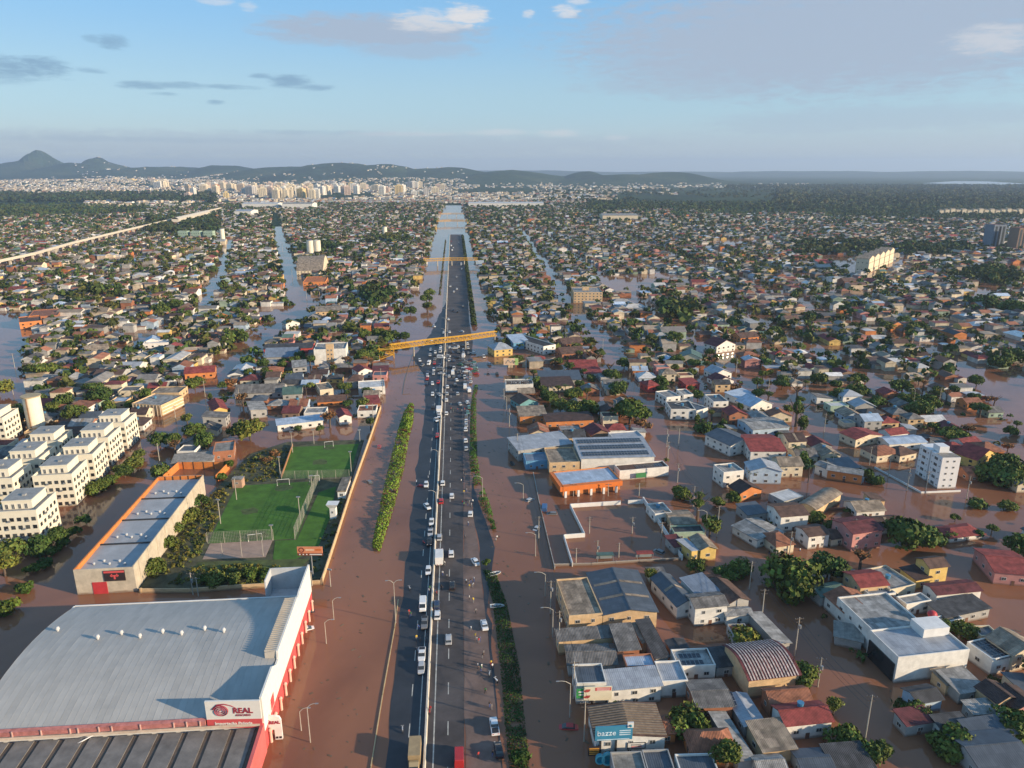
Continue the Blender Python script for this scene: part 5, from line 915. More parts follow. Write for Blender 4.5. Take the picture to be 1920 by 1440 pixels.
HP(4, (470, 772), (500, 768), 14, 'shed', 'light grey', 'grey', 'y'); HP(3.8, (487, 700), (528, 698), 11, 'hip', 'terracotta', 'orange'); HP(4.4, (549, 690), (575, 688), 12, 'shed', 'light grey', 'grey'); HP(3.4, (496, 670), (556, 668), (552, 656), 'gable', 'blue grey', 'grey'); HP(3.6, (494, 655), (585, 652), 15, 'gable', 'dark grey', 'red', rise=1.2); HP(3.6, (600, 733), (625, 730), (620, 717), 'flat', 'tan', 'cream'); HP(3, (595, 754), (648, 751), (644, 742), 'gable', 'brown', 'orange'); HP(3.6, (688, 758), (712, 756), (708, 745), 'shed', 'red', 'brick'); HP(3.2, (530, 740), (565, 738), (560, 727), 'gable', 'green', 'grey'); HP(3.2, (440, 738), (530, 735), 13, 'gable', 'weathered grey', 'grey'); HP(4, (346, 701), (402, 697), 11, 'gable', 'red', 'orange'); HP(5, (36, 606), (78, 602), (76, 592), 'flat', 'brown', 'orange', name='office', cat='office block'); HP(5, (52, 596), (108, 592), (106, 580), 'flat', 'terracotta', 'brick', name='office', cat='office block'); HP(3.6, (160, 660), (204, 655), 12, 'gable', 'tan', 'white'); HP(3.4, (268, 646), (316, 643), 9, 'flat', 'white', 'white'); HP(4.2, (273, 640), (298, 638), 10, 'gable', 'pale blue', 'white', 'y'); HP(4.4, (536, 608), (562, 605), 10, 'gable', 'green', 'white', 'y'); HP(4.8, (592, 585), (640, 583), 26, 'gable', 'tan', 'beige', rise=2); HP(4, (568, 530), (610, 529), (606, 519), 'flat', 'orange', 'orange'); HP(5, (556, 508), (605, 507), (602, 492), 'vault', 'tan', 'cream')
ab, q = HP(9.5, (588, 657), (648, 655), (645, 643), 'flat', 'light grey', 'white', name='apartment_block', label='white four-storey block with a grey stair shaft beside trees near the footbridge', win=False); mark('the white stair-shaft block', *at(618, 690)); m = MB(); m.box(-2.2, 2.2, -q[4] / 2 - .06, -q[4] / 2 + 3, -1, 13); part('stair_shaft', m, wall_mat('beige'), ab); [window(ab, x_, -q[4] / 2 - .1, 1.5 + k * 2.6, .9, 1.1) for k in range(4) for x_ in (-1, 1)]
ag, q = HP(9.5, (1076, 549), (1130, 549), (1126, 539), 'flat', 'light grey', 'beige', name='apartment_block', label='beige four-storey apartment block with a roof box in the middle distance', win=False); mark('the beige apartment block', *at(1103, 575)); [window(ag, -q[3] / 2 + 1.4 + i * (q[3] - 2.8) / 7, -q[4] / 2 - .02, 1.4 + k * 2.4, 1.3, 1.2) for k in range(4) for i in range(8)]; m = MB(); m.box(-4, 2, -2, 2, 9.5, 12.5); part('roof_box', m, wall_mat('beige'), ag)
for i, (fl, fr) in enumerate((((333, 434), (350, 434)), ((357, 434), (374, 434)), ((381, 434), (398, 434)))):
    HP(13, fl, fr, 12, 'flat', 'light grey', 'green', name='apartment_block', label=['nearest-to-railway one of three grey-green blocks before dark trees', 'middle one of three grey-green blocks standing before dark trees', 'grey-green block beside the white cylinder tank, one of three'][i], group='three grey-green apartment blocks', win=True)
mark('the three grey-green blocks', *at(365, 450))
for px, py, r_, h_, lb in ((418, 452, 4, 20, 'white round tank tower beside the three grey-green blocks'), (583, 478, 5, 20, 'pair of joined white silos standing among roofs left of the highway'), (722, 445, 4, 18, 'slim white tank tower near the dark park trees')):
    x, y = at(px, py); o = thing('tank_tower', lb, 'tank tower', (x, y, 0)); m = MB(); m.cyl(0, 0, -1, h_, r_, r_, 14); 
    if 'pair' in lb: m.cyl(9, 2, -1, h_, r_, r_, 14)
    part('shaft', m, M_APT, o); m = MB(); m.cyl(0, 0, h_, h_ + .8, r_ * .8, r_ * .5, 14); part('cap', m, M_METAL, o); occupy(x, y, 0, 10, 10)
# cream gabled row far right
q0, q1 = Vector(at(1628, 514)), Vector(at(1676, 492)); ra = math.atan2(q1.y - q0.y, q1.x - q0.x); rl = (q1 - q0).length / 5
for i in range(5):
    mid = q0.lerp(q1, (i + .5) / 5); x, y = mid.x - math.sin(ra) * 8, mid.y + math.cos(ra) * 8; occupy(x, y, ra, rl + 4, 24)
    o = house(x, y, ra, rl - 3.5, 14, 17, 'gable', 'tan', 'cream', 'y', rise=3, name='apartment_block', label=f"{['nearest', 'second', 'middle', 'fourth', 'farthest'][i]} of the five tall cream gabled blocks in the right distance", group='five cream gabled blocks')
mark('the cream gabled blocks', *at(1640, 500))
for px, py, top, wpx, rc, wc, lb in ((1868, 466, 422, 24, 'maroon', 'slate blue', 'grey-blue tower with red-brown sides standing at the right edge of town'), (1914, 470, 428, 22, 'maroon', 'brown', 'dark red-brown tower cut by the picture edge beside the grey-blue tower')):
    x, y = at(px, py); w_ = wpx / FPX * y; h_ = height_px((px, py), top); occupy(x, y + 10, 0, w_, 24)
    o = house(x, y + 10, R(4), w_, 20, h_, 'flat', rc, wc, name='apartment_tower', cat='apartment tower', label=lb, win=False)
    for s in (-1, 0, 1): m = MB(); m.box(s * w_ * .3 - w_ * .08, s * w_ * .3 + w_ * .08, -10.15, -10.01, 2, h_ - 2); part('window_strip', m, M_GLASS, o)
def longshed(x0, x1, ybase, ytop, label, rc='white', wc='white', d=60):
    x, y = at((x0 + x1) / 2, ybase); z0 = float(ground_z(x, y)); w_ = (x1 - x0) / FPX * y; h_ = max(6, height_px(((x0 + x1) / 2, ybase), ytop)); occupy(x, y + d / 2, 0, w_, d, 4)
    return house(x, y + d / 2, R(1), w_, d, h_, 'gable', rc, wc, rise=3, name='warehouse', label=label, win=False, group='white sheds in the distance')
longshed(880, 1017, 389, 381, 'very long low white shed beside the far end of the highway'); longshed(455, 520, 391, 382, 'white shed before the city centre, the smaller of two'); longshed(530, 585, 392, 382, 'tall white shed before the city centre with grey roof', 'light grey'); longshed(1130, 1195, 415, 404, 'broad cream shed in the far suburb right of the highway', 'light grey', 'cream'); longshed(440, 470, 405, 396, 'pale shed beside the flooded far street', 'silver')
mark('the far white sheds', *at(520, 392)); mark('the very long white shed', *at(950, 389))
# right hand flooded lot walls
run_wall('boundary_wall', 'white wall stepping around the flooded lot beside the orange store', 'wall', pxl((1163, 946), (1069, 952), (1096, 1007), (1057, 1010), (1073, 1062)), 1.5, .25, M_WHITE); run_wall('boundary_wall', 'short white wall by the orange store lot gap', 'wall', pxl((1178, 945), (1205, 944)), 1.5, .25, M_WHITE); run_wall('boundary_wall', 'long white wall between the flooded lot and small houses', 'wall', pxl((1206, 941), (1240, 990), (1278, 1050)), 1.8, .3, M_WHITE, seg=10)
run_wall('boundary_wall', 'long grey wall line sinking beside the flooded service road', 'wall', pxl((1000, 890), (1012, 950), (1025, 1005), (1040, 1068)), 1.0, .22, M_CONC, seg=9); run_wall('fence', 'low pale fence along the flooded cross street', 'fence', pxl((1040, 1062), (1110, 1060), (1200, 1054), (1278, 1050)), .9, .15, M_CONC, seg=5)
for px, py, lb, rc in ((1134, 1050, 'grey-green bus shelter standing in the flooded cross street', 'green'), (1208, 1047, 'red-roofed bus shelter standing in the flooded cross street', 'red')):
    x, y = at(px, py); o = thing('bus_shelter', lb, 'bus shelter', (x, y, 0), R(4)); m = MB(); m.box(-2.6, 2.6, -1, 1, 2.0, 2.2); part('roof', m, roof_mat(rc), o); m = MB(); [m.cyl(px_, py_, -1, 2.0, .08, .08, 6) for px_ in (-2.4, 2.4) for py_ in (-.9, .9)]; part('post', m, M_METAL, o); m = MB(); m.box(-2.5, 2.5, .85, .93, 0, 1.7); part('back_panel', m, mat('shelter_panel', (.25, .30, .32), .3, .1), o)
mark('the flooded walled lot', *at(1150, 1000))
# ---------------------------------------------------------------- where things may stand
def seg_dist(x, y, pts):
    d = np.full(x.shape, 1e9)
    for (x0, y0), (x1, y1) in zip(pts, pts[1:]):
        dx, dy = x1 - x0, y1 - y0; t_ = np.clip(((x - x0) * dx + (y - y0) * dy) / (dx * dx + dy * dy), 0, 1); d = np.minimum(d, np.hypot(x - x0 - t_ * dx, y - y0 - t_ * dy))
    return d
STREETS = [(pxl((567, 585), (540, 493), (520, 430), (515, 412)), 9), (pxl((0, 1180), (60, 1100), (130, 1000), (240, 900), (300, 830), (350, 770), (400, 700), (480, 640), (567, 580), (600, 560)), 8.5),
           (pxl((377, 580), (397, 540), (413, 513), (420, 480), (430, 447)), 6), (pxl((-20, 700), (12, 640), (10, 590)), 14), (pxl((20, 760), (20, 690)), 6),
           (pxl((190, 520), (250, 505), (330, 490), (370, 470)), 9), (pxl((-20, 515), (100, 505), (260, 480)), 14), (pxl((1180, 525), (1215, 522), (1250, 520)), 26), (pxl((1350, 460), (1390, 452), (1440, 450)), 26),
           (pxl((1820, 560), (1860, 540), (1885, 515), (1920, 495)), 9), (pxl((1832, 693), (1905, 760), (1960, 800)), 11), (pxl((1690, 925), (1800, 935), (1960, 960)), 13), (pxl((1800, 940), (1880, 1060), (1960, 1190)), 10),
           (pxl((1040, 1058), (1340, 1052), (1560, 1040), (1700, 1042), (1960, 1060)), 6.5), (pxl((1340, 950), (1500, 910), (1690, 925)), 7), (pxl((1250, 800), (1330, 850), (1400, 870)), 10),
           (pxl((230, 660), (262, 640), (290, 620)), 5), (pxl((520, 430), (515, 400)), 8), (pxl((350, 770), (480, 790), (640, 820)), 6), (pxl((1560, 480), (1600, 500)), 18)]
WET = [(1405, 1570, 1050, 1150), (1400, 1440, 1090, 1190), (960, 1262, 900, 1075), (1225, 1345, 1140, 1205), (1640, 1930, 922, 985), (1230, 1345, 800, 866), (1130, 1225, 520, 548), (940, 1060, 690, 706), (0, 34, 588, 735), (480, 575, 575, 600), (620, 700, 800, 830), (1260, 1300, 870, 930), (1840, 1930, 690, 740), (1390, 1420, 850, 866), (1780, 1850, 1000, 1030)]
def free_mask(x, y, pad):
    s, t_ = to_st(x, y); ok = np.ones(x.shape, bool)
    ok &= ~((t_ > -41 - pad * .6 - (s > 430) * 2 + np.clip((s - 600) / 30, 0, 5)) & (t_ < 27 + pad * .6) & (s < 2350)); ok &= ~((np.abs(t_) < 30) & (s >= 2350) & (s < 2650))
    for f in (lambda q: 82 + .035 * q, lambda q: 167 + 0 * q, lambda q: 239 + 0 * q, lambda q: 312 + 0 * q, lambda q: 386 + 0 * q, lambda q: 470 + 0 * q, lambda q: 560 + 0 * q): ok &= ~((np.abs(t_ - f(s)) < np.where(s < 330, 6.5, 5.0) + pad) & (s < 1700))
    for k, s0 in enumerate((345, 440, 545, 650, 770, 900, 1040, 1190, 1350)): ok &= ~((np.abs(s - s0 - (t_ * .06)) < 3.2 + pad) & (t_ > 27))
    for k, s0 in enumerate((520, 615, 720, 840, 980, 1120, 1280)): ok &= ~((np.abs(s - s0 + (t_ * .05)) < 2.8 + pad) & (t_ < -45))
    for pts, w in STREETS: ok &= seg_dist(x, y, pts) > w + pad
    vd = seg_dist(x, y, [(v.x, v.y) for v in VP_]); ok &= vd > 14 + pad
    for (cx, cy, a, hw, hd) in OCC:
        ca, sa = math.cos(a), math.sin(a); dx, dy = x - cx, y - cy; ok &= ~((np.abs(dx * ca + dy * sa) < hw + pad) & (np.abs(-dx * sa + dy * ca) < hd + pad))
    PX, PY = px_of(x, y, 0.0)
    for (xa, xb, ya, yb) in WET: ok &= ~((PX > xa) & (PX < xb) & (PY > ya) & (PY < yb))
    ok &= ~((x > -135) & (x < -45) & (y < 330) & (y > 60))                         # the dry sports ground and stores
    return ok
RC = ['weathered grey'] * 8 + ['dark grey'] * 3 + ['brown'] * 5 + ['dark brown'] * 2 + ['terracotta'] * 5 + ['red'] * 2 + ['maroon'] * 2 + ['white'] * 2 + ['pale blue'] + ['tan'] * 4 + ['silver'] * 2 + ['light grey'] * 3 + ['slate', 'green']
WC = ['white'] * 6 + ['cream'] * 5 + ['beige'] * 4 + ['grey'] * 4 + ['orange', 'pink', 'brick', 'brick', 'yellow', 'pale blue', 'green', 'brown']
def lots(s0, s1, ds, dt, tmax, jit):
    S, T = np.meshgrid(np.arange(s0, s1, ds), np.arange(-tmax, tmax, dt)); S = S + rng.uniform(-jit, jit, S.shape) * ds; T = T + rng.uniform(-jit, jit, T.shape) * dt
    x, y = S * UX + T * RX, S * UY + T * RY; x, y = x.ravel(), y.ravel()
    px, py = px_of(x, y, 0); return x, y, (px > -70) & (px < 1990) & (y > 90) & (py < 1470)
# rural gaps: no houses on the forest belts
def town(x, y):
    px, py = px_of(x, y, 0); d = np.hypot(x, y); ok = d < np.where((px > 280) & (px < 1100), 2900, 2250)
    right = (px > 1100) & (d > 2050) & (vnoise(x / 180, y / 180, 21) > .35); ok &= ~right
    ok &= ~((px < 170) & (py > 375) & (py < 402)); ok &= ~((px < 430) & (py < 388)); ok &= ~((px > 1440) & (d > 2150))
    return ok
x1, y1, v1 = lots(100, 620, 12.0, 11.6, 520, .13); v1 &= free_mask(x1, y1, 4.8) & (rng.random(x1.shape) < .9)
x1, y1 = x1[v1], y1[v1]; dd = np.hypot(x1, y1); order = np.argsort(dd); n_ind = max(0, 292 - NHOUSE); near = order[:n_ind]; rest = order[n_ind:]
for i in near:
    x, y = float(x1[i]), float(y1[i]); r_ = random.random(); kind = 'gable' if r_ < .52 else ('hip' if r_ < .68 else ('shed' if r_ < .86 else 'flat'))
    house(x, y, HWY_RZ + random.choice([0, 0, math.pi / 2]) + random.gauss(0, .04), random.uniform(7, 10.5), random.uniform(6.2, 9.6), random.choice([2.6, 3, 3, 3.3, 4.8]), kind, random.choice(RC), random.choice(WC), random.choice(['x', 'y']), win=True, tank=(1, .5) if random.random() < .25 else None, skylight=1 if kind == 'gable' and random.random() < .3 else 0)
# ---------------------------------------------------------------- the rest of the town as one mass
def mass_houses(name, x, y, zb, W, D, h, rise, a, inset, rc, wc, label_kind='stuff'):
    n = len(x); ov = .4; o_ = np.zeros(n)
    def P(lx, ly, lz): return np.stack([x + lx * np.cos(a) - ly * np.sin(a), y + lx * np.sin(a) + ly * np.cos(a), zb + lz], -1)
    hw, hd = W / 2, D / 2; e = h - .15
    V = np.stack([P(-hw, -hd, o_ - 2), P(hw, -hd, o_ - 2), P(hw, hd, o_ - 2), P(-hw, hd, o_ - 2), P(-hw, -hd, h), P(hw, -hd, h), P(hw, hd, h), P(-hw, hd, h),
                  P(-hw - ov, -hd - ov, e), P(hw + ov, -hd - ov, e), P(hw + ov, hd + ov, e), P(-hw - ov, hd + ov, e), P(-hw - ov + inset, o_, h + rise), P(hw + ov - inset, o_, h + rise)], 1)
    Q = np.array([(0, 1, 5, 4), (1, 2, 6, 5), (2, 3, 7, 6), (3, 0, 4, 7), (8, 9, 13, 12), (10, 11, 12, 13), (9, 10, 13, 13), (11, 8, 12, 12)])
    F_ = (np.arange(n)[:, None, None] * 14 + Q[None]).reshape(-1, 4)
    hip = (inset > .5)[:, None]; gab = np.where(hip, rc, wc); C_ = np.stack([wc, wc, wc, wc, rc, rc, gab, gab], 1).reshape(-1, 3)
    tri = np.zeros(len(F_), bool).reshape(n, 8); tri[:, 6:] = True; tri = tri.ravel()
    me = bpy.data.meshes.new(name); V = V.reshape(-1, 3)
    me.vertices.add(len(V)); me.vertices.foreach_set('co', V.astype(np.float32).ravel())
    tot = np.where(tri, 3, 4); st_ = np.concatenate([[0], np.cumsum(tot)[:-1]]); idx = np.concatenate([F_[~tri].reshape(n, 6, 4).reshape(n, 24), F_[tri][:, :3].reshape(n, 2, 3).reshape(n, 6)], 1).ravel()
    me.loops.add(len(idx)); me.loops.foreach_set('vertex_index', idx.astype(np.int32)); me.polygons.add(len(F_)); me.polygons.foreach_set('loop_start', st_.astype(np.int32))
    at_ = me.attributes.new('col', 'FLOAT_COLOR', 'FACE'); c4 = np.ones((len(F_), 4), np.float32); c4[:, :3] = C_; at_.data.foreach_set('color', c4.ravel()); me.materials.append(M_PALETTE); me.polygons.foreach_set('use_smooth', [False] * len(F_)); me.update(calc_edges=True); me.validate()
    o = obj(name, me); o['kind'] = 'stuff'; return o
RCA = np.array([ROOF[k][0] for k in RC]); WCA = np.array([WALL[k] for k in WC])
def mass_from(name, x, y, scale=1.0):
    n = len(x); r = rng; W = r.uniform(6, 11, n) * scale; D = r.uniform(5.5, 9.6, n) * scale; big = r.random(n) < .12; W[big] *= 1.8; D[big] *= 1.4
    h = r.choice([2.4, 2.8, 3.0, 3.2, 4.6, 5.4], n) * (.8 + .2 * scale); rise = np.where(r.random(n) < .25, .15, D * r.uniform(.10, .24, n)); inset = np.where(r.random(n) < .22, D * .45, 0.0)
    a = HWY_RZ + r.choice([0, math.pi / 2], n) + r.normal(0, .05, n); zb = np.maximum(ground_z(x, y), 0.0) - .1
    rc = RCA[r.integers(0, len(RCA), n)] * r.uniform(.7, 1.3, (n, 1)); wc = WCA[r.integers(0, len(WCA), n)] * r.uniform(.75, 1.1, (n, 1))
    return mass_houses(name, x, y, zb, W, D, h, rise, a, inset, rc, wc)
xr, yr = x1[rest], y1[rest]
x2, y2, v2 = lots(620, 1500, 12.0, 11.6, 1200, .16); v2 &= free_mask(x2, y2, 5.0) & town(x2, y2) & (rng.random(x2.shape) < .9); x2, y2 = x2[v2], y2[v2]
x3, y3, v3 = lots(1500, 2900, 15, 14.5, 2200, .25); v3 &= free_mask(x3, y3, 3.0) & town(x3, y3) & (rng.random(x3.shape) < .8); x3, y3 = x3[v3], y3[v3]
mass_from('suburb_houses', np.concatenate([xr, x2, x3]), np.concatenate([yr, y2, y3]))
# lean-tos and sheds filling the yards of the suburb
xa, ya = np.concatenate([x2, xr]), np.concatenate([y2, yr]); k = rng.random(len(xa)) < .8; xa, ya = xa[k] + rng.normal(0, 4.5, k.sum()), ya[k] + rng.normal(0, 4.5, k.sum()); m_ = free_mask(xa, ya, 1.5); xa, ya = xa[m_], ya[m_]; n = len(xa)
mass_houses('yard_sheds', xa, ya, np.zeros(n), rng.uniform(3.5, 7, n), rng.uniform(3, 6, n), rng.uniform(1.8, 2.6, n), rng.uniform(.2, .7, n), HWY_RZ + rng.choice([0, math.pi / 2], n) + rng.normal(0, .06, n), np.zeros(n), RCA[rng.integers(0, len(RCA), n)] * rng.uniform(.6, 1.2, (n, 1)), WCA[rng.integers(0, len(WCA), n)] * .8)
# far town on dry land
def far_region(n, pxr, pyr, scale):
    px, py = rng.uniform(*pxr, n), rng.uniform(*pyr, n); y_ = np.array([at(960, q)[1] for q in py]); x_ = (px - 960) / FPX * np.hypot(y_, CAM_H) * .995; return x_, y_
fx, fy = [], []
for n, a_, b_ in ((1500, (-20, 300), (341, 366)), (500, (120, 460), (330, 346)), (2200, (300, 880), (345, 378)), (260, (600, 860), (332, 346)), (420, (880, 1500), (344, 353)), (260, (1000, 1260), (350, 366)), (500, (860, 1150), (362, 376)), (500, (180, 560), (366, 388))):
    x_, y_ = far_region(n, a_, b_, 1); fx.append(x_); fy.append(y_)
for n, pr_, dr_ in ((1500, (-20, 470), (4300, 7600)), (380, (470, 900), (4500, 7000))):
    d_ = rng.uniform(*dr_, n); fx.append((rng.uniform(*pr_, n) - 960) / FPX * d_); fy.append(d_)
fx, fy = np.concatenate(fx), np.concatenate(fy); k = vnoise(fx / 260, fy / 260, 31) > .30; k &= ~((ground_z(fx, fy) > 45) & (vnoise(fx / 150, fy / 150, 77) < .5)); k &= ~((fx / fy > -.06) & (ground_z(fx, fy) > 16)); fx, fy = fx[k], fy[k]
n = len(fx); wcf = WCA[rng.integers(0, 16, n)] * rng.uniform(.8, 1.1, (n, 1)); mass_houses('distant_houses', fx, fy, ground_z(fx, fy), rng.uniform(9, 22, n), rng.uniform(8, 15, n), rng.uniform(3, 9, n), rng.uniform(.3, 2.2, n), rng.uniform(-.3, .3, n) + rng.choice([0, 1.57], n), np.zeros(n), RCA[rng.integers(0, len(RCA), n)] * 1.15, wcf)
# ---------------------------------------------------------------- city centre towers
TC = {'cream': (.66, .56, .40), 'white': (.70, .67, .60), 'pale pink': (.60, .45, .36), 'yellow': (.68, .52, .25), 'grey': (.42, .40, .38), 'tan': (.52, .40, .28), 'orange': (.58, .24, .10)}
def tower(px, pyb, pyt, wpx, col, label=None):
    x, y = at(px, pyb); zb = float(ground_z(x, y)); y_ = y; 
    w_ = wpx / FPX * y; h_ = max(10, height_px((px, pyb), pyt)); d_ = w_ * random.uniform(.8, 1.4); o = obj('tower_block', None, None, (x, y, 0), random.uniform(-.25, .25)); m = MB()
    m.box(-w_ / 2, w_ / 2, -d_ / 2, d_ / 2, zb - 3, h_); m.box(-w_ * .22, w_ * .22, -d_ * .2, d_ * .25, h_, h_ + random.uniform(3, 7)); mt = mat(col.replace(' ', '_') + '_tower', TC[col], .85, .08, .05); part('wall', m, mt, o); g_ = MB()
    for s in ((-.32, -.12, .12, .32) if w_ > 22 else (-.25, .25)):
        for z in np.arange(zb + 3, h_ - 2, 3.1): g_.box(s * w_ - w_ * .065, s * w_ + w_ * .065, -d_ / 2 - .15, -d_ / 2 + .05, z, z + 1.5)
    for s in (-.25, .25):
        for z in np.arange(zb + 3, h_ - 2, 3.1): g_.box(w_ / 2 - .05, w_ / 2 + .15, s * d_ - d_ * .09, s * d_ + d_ * .09, z, z + 1.5)
    part('windows', g_, M_GLASS, o, kind='stuff')
    if label: tag(o, label, 'tower block', 'towers of the distant city centre')
    else: TOWERS.append((px, o, ('tall ' if pyb - pyt > 24 else ('low ' if pyb - pyt < 12 else '')) + col))
TOWERS = []
tower(407, 362, 322, 10, 'orange', 'tall bright orange tower standing alone in the distant city'); tower(748, 363, 332, 13, 'yellow', 'tall yellow tower at the thin end of the distant city'); tower(382, 358, 328, 12, 'white', 'tall white tower just beside the orange tower in the city'); tower(285, 345, 322, 17, 'pale pink', 'broad pale pink tower standing apart on the green slope'); tower(246, 346, 328, 22, 'yellow', 'wide yellow block standing apart on the green slope')
rt = random.Random(5)
for n, (a_, b_), (b0, b1), (h0, h1) in ((5, (180, 235), (336, 346), (9, 17)), (8, (290, 350), (344, 354), (12, 26)), (22, (350, 470), (352, 374), (10, 24)), (44, (470, 600), (354, 376), (12, 36)), (22, (600, 720), (352, 368), (8, 24)), (12, (720, 860), (352, 368), (7, 16)), (6, (560, 700), (330, 338), (7, 12))):
    for i in range(n): tower(rt.uniform(a_, b_), (pb := rt.uniform(b0, b1)), pb - rt.uniform(h0, h1), rt.uniform(7, 14), rt.choice(['cream'] * 5 + ['white'] * 4 + ['pale pink'] * 2 + ['tan', 'grey', 'yellow']))
NUMW = ['first', 'second', 'third', 'fourth', 'fifth', 'sixth', 'seventh', 'eighth', 'ninth', 'tenth', 'eleventh', 'twelfth', 'thirteenth', 'fourteenth', 'fifteenth', 'sixteenth', 'seventeenth', 'eighteenth', 'nineteenth', 'twentieth'] + ['twenty-' + w for w in ('first', 'second', 'third', 'fourth', 'fifth', 'sixth', 'seventh', 'eighth', 'ninth')] + ['thirtieth'] + ['thirty-' + w for w in ('first', 'second', 'third', 'fourth', 'fifth', 'sixth', 'seventh', 'eighth', 'ninth')] + ['fortieth'] + ['forty-' + w for w in ('first', 'second', 'third', 'fourth', 'fifth', 'sixth', 'seventh', 'eighth', 'ninth')]
by = {}
for px, o, look in sorted(TOWERS, key=lambda q: q[0]): by.setdefault(look, []).append(o)
for look, os_ in by.items():
    for i, o in enumerate(os_): tag(o, f"{look} tower in the distant skyline, {NUMW[min(i, 48)]} such tower from the mountain", 'tower block', 'towers of the distant city centre')
# cream housing row at the far right
for i in range(16):
    px = 1762 + i * 10.5; x, y = at(px, 403); o = house(x, y, R(2), 9.5 / FPX * y * .8, 14, 12 + (i * 7 % 5), 'gable', 'tan', 'cream', rise=2, name='apartment_block', label=None, group='far cream housing blocks', win=False)
